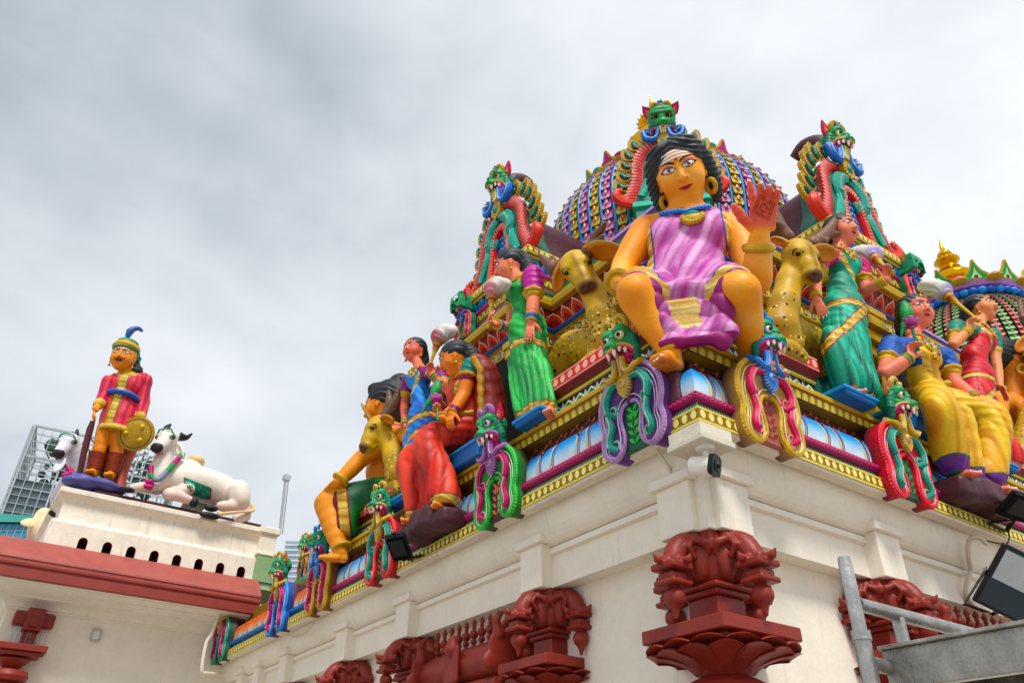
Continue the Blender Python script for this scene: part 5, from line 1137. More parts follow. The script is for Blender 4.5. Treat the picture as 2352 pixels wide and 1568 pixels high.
# ================================================================== painted women
def za(x, y): return (2900 + x / 1.7426) / 1.63265, (1000 + y / 1.7426) / 1.63265
def zq(x, y): return (3400 + x / 3.136) / 1.63265, (950 + y / 3.136) / 1.63265
def woman(name, label, base, hd, torso, arms, skirt, colr, tf, bands=(), feet=(), hemz=None, hemw=.07, hx_=None, extra=None, jew=None, h=.011, hairp=None, fold=(16, .016), drape=None, blouse_cut=.0, hemc=None):
    """hd: (centre, facing, up, H); torso: dict neck chest waist hip with radii; arms: list of dicts; skirt: list of chains"""
    F = Fig(name, label, 'statue', base, h=h, k=.04, group='painted statues of women on the temple roof'); S = F.S; sk = colr['skin']; hc, f, up, H = hd; tf = nrm(tf); lat = nrm(np.cross(zv, tf)); R0 = np.array([lat, np.cross(tf, lat), tf]); s = H / .45
    T = torso; tu = nrm(T['neck'] - T['hip'])
    S.ell(T['chest'], np.array((.20, .20, .14)) * s, sk, R0, k=.06); S.ell(T['waist'], np.array((.16, .2, .13)) * s, sk, R0, k=.06); S.ell(T['hip'], np.array((.2, .16, .16)) * s, sk, R0, k=.06)
    S.chain([T['chest'], T['waist'], T['hip']], np.array([.14, .13, .15]) * s, sk, .05); shs = [a['j'][0] for a in arms]; S.chain([shs[0], T['chest'] + tu * .13 * s, shs[1]], np.array([.08, .11, .08]) * s, sk, .05)
    S.chain([T['neck'] - tu * .08 * s, T['neck'], hc - nrm(f) * .06 * H - nrm(up) * .2 * H], np.array([.10, .078, .085]) * s, sk, .03)
    F.head(hc, f, up, H, sk, fat=colr.get('fat', 1.08))
    B = SDF(h, .03)
    for a in arms:
        j = a['j']; r = a.get('r', 1.) * s
        S.chain([j[0], (j[0] + j[1]) / 2, j[1]], np.array([.082, .074, .062]) * r, sk, .02, n=3); S.chain([j[1], (j[1] + j[2]) / 2, j[2]], np.array([.064, .060, .040]) * r, sk, .02, n=3)
        g = F.hand(j[2], a['d'], a['n'], L=.24 * s, side=a.get('side', 1), curl=a.get('curl', .2), curls=a.get('curls'), thumb=a.get('thumb'), spread=a.get('spread', .1)); a['grip'] = g
        if a.get('sleeve', True):
            e_ = j[0] * (1 - a.get('sl', .62)) + j[1] * a.get('sl', .62); B.chain([j[0] + tu * .0, (j[0] + e_) / 2, e_], np.array([.105, .098, .086]) * r, colr['blouse'], .03, n=3); a['cuff'] = (e_, j[1] - j[0], .088 * r)
    S.k = .03
    for ft in feet:
        ch = min(skirt, key=lambda c_: np.linalg.norm(c_[-1][0] - ft[0])); S.chain([q[0] for q in ch] + [ft[0]], [q[1] * .5 for q in ch] + [.05], sk, .03)
        F.foot(ft[0], ft[1], L=ft[2] if len(ft) > 2 else .24)
    S.mesh('body', 'skin', F.root)
    F.face(lip=colr.get('lip', 'a82038'), lid=colr.get('lid', 'c05078')); F.nose_ring((-1,) if colr.get('nose', 1) else ())
    B.ell(T['chest'] + tu * .02, np.array((.215, .20, .155)) * s, colr['blouse'], R0, k=.06); B.chain([shs[0], T['chest'] + tu * .12 * s, shs[1]], np.array([.095, .115, .095]) * s, colr['blouse'], .04)
    trim = colr.get('cuff', 'gold')
    def bl(Pp, col, ids):
        for a in arms:
            if 'cuff' in a: e_, d, r = a['cuff']; q = (Pp - e_) @ nrm(d); m_ = (q > -.05 * s) & (np.linalg.norm(Pp - e_, axis=1) < .16 * s); col = np.where(m_[:, None], np.array(C(trim)), col)
        q = (Pp - T['neck']) @ tu; r_ = np.linalg.norm(Pp - T['neck'], axis=1); col = np.where(((r_ < .155 * s) & (q > -.16 * s))[:, None], np.array(C('gold')), col); return col
    B.mesh('blouse', 'paint', F.root, paint=bl, disp=lambda Pp: .004 * np.sin(Pp @ (tu * 70) + 3 * np.sin(Pp @ lat * 20)))
    # sari: wrap over the chest, waist, and the long skirt
    G = SDF(h, .04); c1 = colr['sari']
    for g in (-1, 1): G.ell(T['chest'] + lat * .085 * g * s + tf * .085 * s - tu * .04 * s, np.array((.115, .12, .105)) * s, c1, R0, k=.04)
    G.ell(T['chest'] + tf * .02 * s - tu * .02, np.array((.20, .20, .155)) * s, c1, R0, k=.05); G.ell(T['waist'], np.array((.165, .20, .15)) * s, c1, R0, k=.05); G.ell(T['hip'], np.array((.22, .18, .185)) * s, c1, R0, k=.07)
    G.chain([T['chest'], T['waist'], T['hip']], np.array([.145, .14, .17]) * s, c1, .06)
    if drape is not None:
        for dr in drape: G.chain(dr[0], dr[1], dr[2], .03, n=4)
    nb = len(G.cols)
    for ch in skirt: G.chain([q[0] for q in ch], [q[1] for q in ch], c1, .07, n=4)
    for q in (extra or []): q(G)
    ax0 = T['hip']; hemp = np.mean([ch[-1][0] for ch in skirt], 0); ax = nrm(hemp - ax0); la = np.linalg.norm(hemp - ax0); e1 = nrm(np.cross(ax, [.3, .8, .1])); e2 = np.cross(ax, e1)
    def disp(Pp):
        q = Pp - ax0; t = (q @ ax) / la; an = np.arctan2(q @ e1, q @ e2 + 1e-6); w = np.clip(t * 1.3, 0, 1)
        up_ = 1 - np.clip(t * 6 + .5, 0, 1); dg = nrm(lat * .6 + tu * .8)
        lo_ = np.clip((ax0[2] - .12 - Pp[:, 2]) * 4, 0, 1)
        return fold[1] * 1.5 * w * crease(an * fold[0] + 3.0 * t + 1.5 * np.sin(5 * t)) + lo_ * .018 * crease((Pp @ lat) * 44 + 2.5 * np.sin(Pp[:, 2] * 3.3) + 1.2 * np.sin(Pp @ lat * 13)) + .005 * s * up_ * np.sin((Pp - T['waist']) @ dg * 52 + 2 * np.sin(Pp @ lat * 9)) + .006 * s * (1 - up_) * (1 - w) * np.sin((Pp @ dg) * 60)
    def pc(Pp, col, ids):
        q = (Pp - ax0) @ ax; base = streak(Pp, e1 * .9 + tu * .3, c1, colr.get('sari2', c1), colr.get('sari3', c1), 16, .4)
        other = (np.abs(col - np.array(C(c1))).sum(1) > .01)[:, None]; base = np.where(other, col, base)
        gold = streak(Pp, ax, 'bb9030', 'e8d078', '8c6020', 60, .1)
        for p0, n_, w_, *lim in bands:
            n_ = nrm(n_); d = (Pp - p0) @ n_ ; m_ = np.abs(d) < w_
            if lim: m_ &= lim[0](Pp)
            ed = (np.abs(d) > w_ - .014) & m_; base = np.where(m_[:, None], gold, base); base = np.where(ed[:, None], np.array(C(colr.get('edge', '7a2430'))), base)
        if hemz is not None:
            hz_ = hemz(Pp) if callable(hemz) else hemz; m_ = (Pp[:, 2] < hz_ + hemw); base = np.where(m_[:, None], np.array(C(hemc)) if hemc else gold, base); m2 = m_ & ((Pp[:, 2] > hz_ + hemw - .015) | (Pp[:, 2] < hz_ + .018)); base = np.where(m2[:, None], np.array(C(colr.get('edge', '7a2430'))), base)
        sb = T['chest'] + lat * .0; d = (Pp - sb) @ nrm(lat * colr.get('shoulder', 1) * .75 - tu * .5); hi = ((Pp - T['waist']) @ tu > .02) & (~other[:, 0]); m_ = hi & (d > .11 * s) & (d < .17 * s); base = np.where(m_[:, None], gold, base); base = np.where((hi & (d >= .17 * s) & ((Pp - T['chest']) @ tu > -.10 * s))[:, None], np.array(C(colr['blouse'])), base)
        return base
    G.mesh('sari', 'paint', F.root, paint=pc, disp=disp)
    F.hair(hairp or [('e', (0, .2, -.15), (.37, .33, .40)), ('c', [(0, .15, -.42), (0, -.2, -.50), (0, -.55, -.42), (.05, -.9, -.34)], [.22, .24, .2, .08])], amp=.005, front=(.285, .40, .36), cut=(0, -.10, .44))
    for g in (-1, 1): F.earring(g)
    F.forehead_jewel()
    for a in arms:
        j = a['j']; d = j[2] - j[1]
        if a.get('bangles'): F.ring(j[2] - nrm(d) * .06 * s, d, .056 * s, .013 * s, stack=5, cols=a['bangles'], gap=.021 * s)
        if a.get('armlet'): e_, dd, r = a['cuff']; F.ring(e_ - nrm(dd) * .03, dd, r * 1.02, .022 * s, bump=.5, name='armlet', n=16)
    if hx_: F.ring(T['waist'] - tu * .10 * s, tu, hx_ * s, .026 * s, bump=.5, name='waist_belt', n=30)
    if jew:
        U_ = SDF(h, .03); U_.p = B.p + G.p + S.p
        pts = []; sz = []
        for (a, b, z_) in jew: pts.append(T['chest'] + lat * a * s + tu * b * s); sz.append(z_ * s)
        F.necklace(U_, pts, sz, nrm(tf + np.array([0, 0, .15])), chain_r=.011 * s)
        F.necklace(U_, [T['neck'] + lat * .085 * s * cos(t) - tu * (.03 + .05 * sin(t)) * s for t in np.linspace(0, pi, 7)], [0] * 7, tf, chain_r=.012 * s)
    return F
BL = ['gold', 'blue', '2468b0', 'blue', 'gold']; GN = ['gold', '14805c', 'gold', '14805c', 'gold']; GO = ['gold', 'd8b850', 'gold', 'd8b850', 'gold']; MG = ['gold', '9a2868', 'a8386c', '9a2868', 'gold']
JW = [(-.10, .17, 0), (-.09, .08, .03), (-.05, .0, .036), (0, -.06, .046), (.05, .0, .036), (.09, .08, .03), (.10, .17, 0)]
# --- green sari, left face
P2 = lambda x, y, d: X(*z2(x, y), d)
tfg = nrm([-.9, .25, 0])
woman('woman_statue', 'statue in a bright green sari and magenta blouse standing left of the giant figure', (.1, 2.35, 5.65),
      (P1(812, 478, -.02), (-.80, .55, -.30), zv, .49), dict(neck=P1(945, 625, .04), chest=P1(965, 770, .12), waist=P1(1010, 985, .16), hip=P1(1030, 1190, .18)),
      [dict(j=(P1(1100, 570, .06), P1(1100, 850, .04), P1(1070, 1120, .0)), d=-zv + np.array([-.1, 0, 0]), n=np.array([.5, .5, 0]), side=1, curl=.08, bangles=BL, sl=.85, r=1.15, armlet=1),
       dict(j=(P1(900, 700, .12), P1(830, 1190, .10), P1(665, 1150, -.22)), d=nrm(P1(590, 1090, -.32) - P1(665, 1150, -.22)), n=np.array([-.2, -.6, .3]), side=-1, curls=[1.2, 1.2, 1.2, 1.2], bangles=BL, sl=.6)],
      [[(P1(1030, 1190, .2), .23), (P2(1045, 560, .17), .21), (P2(1080, 800, .14), .20), (P2(1150, 1050, .14), .17), (P2(1190, 1250, .12), .17)], [(P2(880, 560, .12), .08), (P2(900, 800, .05), .07), (P2(940, 1050, .02), .08), (P2(990, 1250, .05), .10)], [(P2(1190, 700, .16), .10), (P2(1230, 1000, .12), .09), (P2(1260, 1180, .1), .08)]],
      dict(skin='e88a70', blouse='b83a94', sari='1c9440', sari2='4cc464', sari3='0e5c34', shoulder=-1), tfg,
      bands=[(P1(1000, 1330, .0), np.array([.1, .1, 1.]), .055, lambda Pp: Pp[:, 2] > 6.3)], feet=[(P2(1300, 1235, .05), (-.7, -.5, 0), .24)], hemz=5.66, hemw=.12, jew=[(-.02, .1, 0), (-.05, .0, .03), (-.08, -.12, .035)], fold=(14, .018))
whisk('gold handled fly whisk with a pink and white tuft held by the green sari figure', P1(585, 1085, -.32), P1(606, 800, -.30) - P1(575, 1130, -.30), CR * .9 + zv * .1, L=.34, s=.82)
# --- teal sari, right face
tft = nrm([-.25, -1, 0])
def P5(x, y, d): return Y(*z3(x, y), d)
woman('woman_statue', 'statue in a teal sari with a jewelled necklace standing right of the deer', (2.5, .1, 5.65),
      (P5(650, 165, -.02), (-.12, -1, -.12), zv, .47), dict(neck=P5(605, 335, .05), chest=P5(640, 480, .10), waist=P5(645, 720, .14), hip=P5(655, 890, .15)),
      [dict(j=(P5(445, 430, .10), P5(395, 640, .08), P5(400, 800, .02)), d=-zv + CR * .2, n=np.array([.6, .3, 0]), side=-1, curl=.12, bangles=GO, armlet=1),
       dict(j=(P5(825, 500, .08), P5(870, 720, .06), P5(1060, 620, -.22)), d=nrm(zv * .9 + CR * .25), n=-CF + CR * -.3, side=-1, curls=[1.1, 1.15, 1.2, 1.2], bangles=GO, armlet=1)],
      [[(P5(655, 890, .17), .24), (P5(670, 1100, .15), .22), (P5(690, 1300, .14), .20), (P5(700, 1480, .12), .18), (Y(*za(560, 800), .12), .20)], [(P5(560, 1150, .08), .12), (P5(590, 1350, .06), .11), (Y(*za(480, 790), .08), .11)], [(P5(800, 1200, .12), .12), (P5(820, 1400, .1), .10), (Y(*za(640, 810), .12), .10)]],
      dict(skin='e88c74', blouse='c83a70', sari='10886c', sari2='3cc0a0', sari3='0a5548', shoulder=-1, lip='8a2038'), tft,
      bands=[(P5(640, 800, .0), np.array([.12, 0, 1.]), .055, lambda Pp: (Pp[:, 2] > 6.6)), (P5(640, 1100, .0), nrm(zv * .75 - CR * .72), .06, lambda Pp: (Pp[:, 2] < 7.25) & (Pp[:, 2] > 6.05))],
      feet=[(Y(*za(510, 820), .02), (-.35, -1, 0), .24)], hemz=5.66, hemw=.13, jew=JW, fold=(16, .018))
whisk('gold handled fly whisk with a lilac tuft held by the teal sari figure', P5(1085, 530, -.25), P5(830, 320, .22) - P5(1100, 540, -.25), -CR * .5 + zv * .3 + np.array([0, .5, 0]), L=.52, s=1.0, col2='a898d0')
# --- blue sari, left face further along
def PBx(x, y, d): return X(*zb(x, y), d)
tfb = nrm([-.95, -.4, 0])
woman('woman_statue', 'statue in a blue sari standing behind the red sari figure on the left side', (.1, 5.6, 5.65),
      (PBx(885, 222, .0), (-.93, -.40, -.05), zv, .44), dict(neck=PBx(925, 345, .06), chest=PBx(930, 430, .10), waist=PBx(940, 580, .12), hip=PBx(960, 700, .13)),
      [dict(j=(PBx(845, 450, .12), PBx(815, 620, .12), PBx(820, 770, .02)), d=-zv + CR * .1, n=CR, side=1, curl=.1, bangles=GN),
       dict(j=(PBx(1070, 395, .08), PBx(1130, 510, .05), PBx(1015, 400, -.16)), d=nrm(zv - CR * .15), n=-CF, side=1, curls=[1.1, 1.15, 1.2, 1.2], bangles=GN)],
      [[(PBx(960, 700, .15), .22), (PBx(955, 830, .14), .20), (PBx(940, 960, .14), .19), (PBx(925, 1100, .12), .18), (PBx(910, 1215, .12), .19)], [(PBx(870, 800, .1), .10), (PBx(860, 1000, .08), .10), (PBx(860, 1200, .08), .11)]],
      dict(skin='e47c66', blouse='8c2c74', sari='1668c8', sari2='3c98ec', sari3='0c3c8c', shoulder=1), tfb,
      bands=[(PBx(920, 720, .0), nrm(zv - CR * .35), .05, lambda Pp: Pp[:, 2] > 6.3), (PBx(900, 850, .0), nrm(zv - CR * .6), .045, lambda Pp: (Pp[:, 2] < 6.8) & (Pp[:, 2] > 6.0))], hemz=5.66, hemw=.12, jew=JW, feet=[(PBx(850, 1215, .0), (-1, -.3, 0), .2)], h=.012)
whisk('gold handled fly whisk with a striped white tuft held by the blue sari figure', PBx(1000, 345, -.18), PBx(1040, 190, -.12) - PBx(970, 400, -.2), CR * .9 + zv * .2, L=.42, s=.92, col2='b86870')
# --- red sari standing, right face further along
def PQ(x, y, d): return Y(*zq(x, y), d)
tfr = nrm([.1, -1, 0])
woman('woman_statue', 'statue in a crimson sari with teal sleeves standing behind the yellow sari figure', (5.3, .1, 5.65),
      (PQ(885, 645, .0), (.02, -1, .02), zv, .47), dict(neck=PQ(850, 850, .05), chest=PQ(870, 1010, .10), waist=PQ(790, 1230, .12), hip=PQ(820, 1440, .13)),
      [dict(j=(PQ(590, 860, .10), PQ(555, 1070, .06), PQ(735, 890, -.10)), d=nrm(zv * .9 + CR * .25), n=-CF + CR * .3, side=1, curls=[1.1, 1.15, 1.2, 1.2], bangles=GO, armlet=1),
       dict(j=(PQ(1010, 960, .14), PQ(1060, 1300, .14), PQ(1100, 1560, .1)), d=-zv + CR * .2, n=-CR, side=-1, curl=.1)],
      [[(PQ(820, 1450, .15), .22), (Y(*za(1330, 900), .15), .21), (Y(*za(1400, 1050), .14), .20), (Y(*za(1470, 1180), .12), .19), (Y(*za(1510, 1250), .12), .20)], [(Y(*za(1400, 1000), .1), .12), (Y(*za(1450, 1150), .08), .12), (Y(*za(1490, 1250), .08), .12)]],
      dict(skin='e8986c', blouse='148068', sari='cc2838', sari2='e85858', sari3='8c1428', shoulder=-1), tfr,
      bands=[(PQ(800, 1385, .0), nrm(zv + CR * .25), .055, lambda Pp: Pp[:, 2] > 6.3), (Y(*za(1400, 860), .0), nrm(zv * .8 - CR * .6), .05, lambda Pp: (Pp[:, 2] < 6.9) & (Pp[:, 2] > 6.0))], hemz=5.66, hemw=.14, hemc='e07870', jew=JW, h=.012)
whisk('gold handled fly whisk with a grey white tuft held by the crimson sari figure', PQ(775, 735, -.16), PQ(480, 510, .1) - PQ(840, 800, -.18), -CR * .75 + zv * .2, L=.56, s=1.05, col2='a8a0cc')
# ================================================================== seated figures
# --- red sari seated, left face
tfs = nrm([-.95, .1, 0])
PB_ = PBx
kn1, kn2 = PB_(985, 900, -.32), PB_(862, 1035, -.30)
an1, an2 = PB_(1120, 1345, -.18), PB_(905, 1455, -.20)
hip = PB_(1290, 790, .22)
woman('woman_statue', 'seated statue in a red sari holding a pink lotus on the left side', (.2, 4.4, 5.6),
      (PB_(1180, 290, -.10), nrm([-.84, .55, -.42]), zv, .50), dict(neck=PB_(1245, 395, .02), chest=PB_(1245, 500, .10), waist=PB_(1275, 650, .16), hip=hip),
      [dict(j=(PB_(1310, 345, .06), PB_(1255, 545, .0), PB_(1165, 685, -.18)), d=nrm(PB_(1130, 780, -.26) - PB_(1165, 685, -.18)), n=-zv, side=1, curl=.7, bangles=MG, r=1.2, sl=.42, armlet=1),
       dict(j=(PB_(1200, 420, .12), PB_(1180, 650, .08), PB_(1100, 715, -.28)), d=nrm(PB_(1045, 670, -.34) - PB_(1100, 715, -.28)), n=nrm([-.2, -.9, .2]), side=-1, curls=[1.0, 1.1, 1.1, 1.1], bangles=MG, sleeve=False)],
      [[(hip, .23), ((hip + kn1) / 2 + zv * .03, .19), (kn1, .165), (kn1 * .5 + an1 * .5 + CR * .04, .165), (an1 + zv * .06, .17)], [(hip + np.array([0, .2, 0]), .2), ((hip + kn2) / 2 + np.array([0, .1, 0]), .17), (kn2, .155), (kn2 * .5 + an2 * .5, .14), (an2 + zv * .06, .13)], [((kn1 + kn2) / 2 + np.array([.1, 0, 0]), .14), ((an1 + an2) / 2 + np.array([.06, 0, .05]), .15)]],
      dict(skin='ec8c50', blouse='1a8070', sari='d03c34', sari2='e86858', sari3='8c2020', shoulder=1, cuff='8a2448'), tfs,
      feet=[(an1 - zv * .0, nrm([-.9, -.15, 0]), .30), (an2, nrm([-.9, .1, 0]), .30)], hemz=lambda Pp: np.where(Pp[:, 1] > (an1[1] + an2[1]) / 2, an2[2] - .06, an1[2] - .06), hemw=.13, jew=[(-.05, .1, 0), (-.08, .0, .03)],
      extra=[lambda G: G.chain([PB_(1330, 285, .10), PB_(1400, 380, .26), PB_(1440, 560, .32), PB_(1450, 740, .30), PB_(1430, 820, .22)], [.07, .17, .20, .20, .12], '9c2a20', .05, n=4),
             lambda G: G.chain([PB_(1325, 290, .0), PB_(1372, 360, .06), PB_(1378, 520, .08), PB_(1385, 700, .08), PB_(1425, 825, .06)], [.05, .05, .045, .045, .04], 'b88a2c', .01, n=4)], fold=(11, .012), hx_=.215)
def lotus_and_parrot(stem_lab, lot_lab, par_lab, p0, p1, up, fdir, s=1., grp_=None):
    t = thing('lotus_flower', lot_lab, 'lotus flower', p0, 'lotus flowers held by the seated statues'); d = nrm(p1 - p0); MB().tube([p0 - d * .10, p0, (p0 + p1) / 2, p1], .026 * s, '14804c', 8).build('stem', 'orn', t, True)
    a = nrm(np.cross(d, [.2, .3, .9])); b = np.cross(d, a); mb = MB()
    for ring_, n, r0, ln, cc in ((0, 6, .05, .10, 'a83a78'), (1, 6, .05, .17, 'd07ac0'), (2, 6, .09, .14, 'c060a8')):
        for k in range(n):
            th = 2 * pi * (k + .5 * ring_) / n; o = a * cos(th) + b * sin(th); w = np.cross(d, o); Rr = np.array([w, nrm(d + o * (.2 if ring_ == 1 else (.5 if ring_ == 2 else 1.4))), nrm(np.cross(w, d + o * .4))])
            mb.ell(p1 + o * r0 * s + d * (.06 if ring_ else .0) * s, np.array((.055, ln * .6, .022)) * s, cc, 7, Rr)
    mb.build('petals', 'orn', t, True)
    t = thing('parrot_statue', par_lab, 'parrot statue', p1, 'green parrots perched on the lotus flowers'); S = SDF(.010, .02); o = p1 + d * .14 * s; l = fdir
    S.chain([o - up * .16 * s - l * .16 * s, o - l * .05 * s, o + up * .14 * s, o + up * .27 * s + l * .02 * s], np.array([.025, .065, .085, .06]) * s, '3c9c58', .03, n=4); S.ell(o + up * .31 * s + l * .03 * s, (.062 * s,) * 3, '1c8058'); S.chain([o - up * .1 * s - l * .12 * s, o - up * .34 * s - l * .26 * s], np.array([.05, .015]) * s, '2a8a50', .02)
    S.mesh('body', 'orn', t, disp=lambda Pp: .0025 * np.sin(Pp @ (up * 180))); MB().tube([o + up * .32 * s + l * .07 * s, o + up * .315 * s + l * .11 * s, o + up * .28 * s + l * .115 * s], np.array([.028, .02, .006]) * s, 'c03838', 6).build('beak', 'orn', t, True)
    c_ = nrm(CAM - o); MB().ell(o + up * .325 * s + l * .03 * s + c_ * .055 * s, (.014 * s,) * 3, '080808', 6).build('eye', 'paint', t, True)
lotus_and_parrot('', 'pink lotus on a green stem in the hand of the red sari figure', 'green parrot above the lotus of the red sari figure', PB_(1058, 690, -.36), PB_(1052, 600, -.36), zv, nrm(np.array([.2, -.2, 0])), .68)
# --- yellow sari seated, right face
tfy = nrm([-.15, -1, 0])
PA = lambda x, y, d: Y(*za(x, y), d)
k1, k2 = PA(1085, 905, -.32), PA(1440, 985, -.30); a1_, a2_ = PA(1190, 1340, -.15), PA(1420, 1440, -.12); hip = PA(1030, 850, .22)
woman('woman_statue', 'seated statue in a yellow sari and blue blouse holding a lotus on the right side', (4.0, .3, 5.6),
      (PA(935, 300, -.02), nrm([-.42, -.9, -.08]), zv, .52), dict(neck=PA(915, 445, .06), chest=PA(950, 590, .10), waist=PA(985, 730, .15), hip=hip),
      [dict(j=(PA(775, 520, .10), PA(730, 700, .0), PA(895, 590, -.22)), d=nrm(zv * .9 + CR * .25), n=nrm(-CF + CR * .4), side=1, curls=[1.1, 1.1, 1.15, 1.15], bangles=GN, r=1.2, armlet=1),
       dict(j=(PA(1115, 590, .10), PA(1190, 760, .05), PA(1330, 865, -.22)), d=nrm(PA(1380, 900, -.3) - PA(1320, 855, -.22)), n=-zv, side=1, curl=.25, bangles=GN, r=1.15, armlet=1)],
      [[(hip, .21), ((hip + k1) / 2 + zv * .03, .185), (k1, .165), (k1 * .5 + a1_ * .5, .175), (a1_ + zv * .08, .15)], [(hip + np.array([.25, 0, 0]), .19), ((hip + k2) / 2 + np.array([.12, 0, .02]), .175), (k2, .16), (k2 * .5 + a2_ * .5, .16), (a2_ + zv * .08, .16)], [((k1 + k2) / 2 + np.array([0, .10, 0]), .14), ((a1_ + a2_) / 2 + np.array([0, .05, .08]), .17)]],
      dict(skin='e88670', blouse='1c58b0', sari='e0a828', sari2='ecc858', sari3='c07018', shoulder=-1, edge='1a6a50', lip='a82040'), tfy,
      feet=[(a1_, nrm([.0, -.9, 0]), .32), (a2_, nrm([.15, -.9, 0]), .32)], hemz=lambda Pp: np.where(Pp[:, 0] > (a1_[0] + a2_[0]) / 2, a2_[2] - .05, a1_[2] - .05), hemw=.17, hemc='6c3c8c', jew=[(-.11, .16, .0), (-.10, .08, .045), (-.04, .0, .05), (0, -.11, .062), (.06, -.01, .05), (.11, .08, .04), (.12, .16, 0)], fold=(11, .012), hx_=.215)
lotus_and_parrot('', 'pink lotus on a teal stem in the hand of the yellow sari figure', 'green parrot above the lotus beside the yellow sari figure face', PA(935, 500, -.30), PA(905, 390, -.30), nrm(zv - CR * .15), nrm(CR * .6 - CF * .2), .74)
# waist belt of the yellow figure, seat blocks, rocks
def rock(name, label, blocks, colr='choc', catg='rock'):
    t = SDF(.022, .08)
    for c_, hs in blocks: t.box(c_, hs, .07, colr)
    o = t.mesh(name, 'paint', temple, disp=lambda Pp: .012 * np.sin(Pp @ np.array([13., 9, 7])) * np.sin(Pp @ np.array([-8., 11, 12])))
for q in ((an1, an2, 'L'), (a1_, a2_, 'R')):
    a, b, fc = q; off = np.array([.05, 0, 0]) if fc == 'L' else np.array([0, .05, 0])
    rock('rock_base', '', [((a[0] + off[0], a[1] + off[1], (a[2] - .09 + 4.75) / 2), (.19, .19, (a[2] - .09 - 4.75) / 2)), ((b[0] + off[0], b[1] + off[1], (b[2] - .09 + 4.75) / 2), (.19, .19, (b[2] - .09 - 4.75) / 2)), ((*((a + b)[:2] / 2 + off[:2]), 4.92), (.24, .24, .14))])
def slab(name, face, u, w, d0, d1, z0_, z1_, c1='2a68a8', c2='blu2'):
    mb = MB(); lo, hi = ((d0, u - w, z0_), (d1, u + w, z1_)) if face == 'L' else ((u - w, d0, z0_), (u + w, d1, z1_)); mb.box(lo, hi, c1, .02)
    lo2, hi2 = ((d0 - .02, u - w - .02, z1_ - .035), (d1, u + w + .02, z1_ + .01)) if face == 'L' else ((u - w - .02, d0 - .02, z1_ - .035), (u + w + .02, d1, z1_ + .01)); mb.box(lo2, hi2, c2, .01); mb.build(name, 'trim', temple, True, 30)
slab('plinth', 'L', 2.40, .25, -.08, .4, 5.56, 5.65); slab('plinth', 'R', 2.50, .28, -.10, .4, 5.56, 5.65); slab('plinth', 'L', 5.55, .26, -.10, .4, 5.56, 5.65); slab('plinth', 'R', 5.45, .28, -.10, .4, 5.56, 5.65)
slab('seat_block', 'L', 4.15, .62, -.02, .6, 5.58, 5.82); slab('seat_block', 'R', 4.0, .62, -.02, .6, 5.58, 5.82)
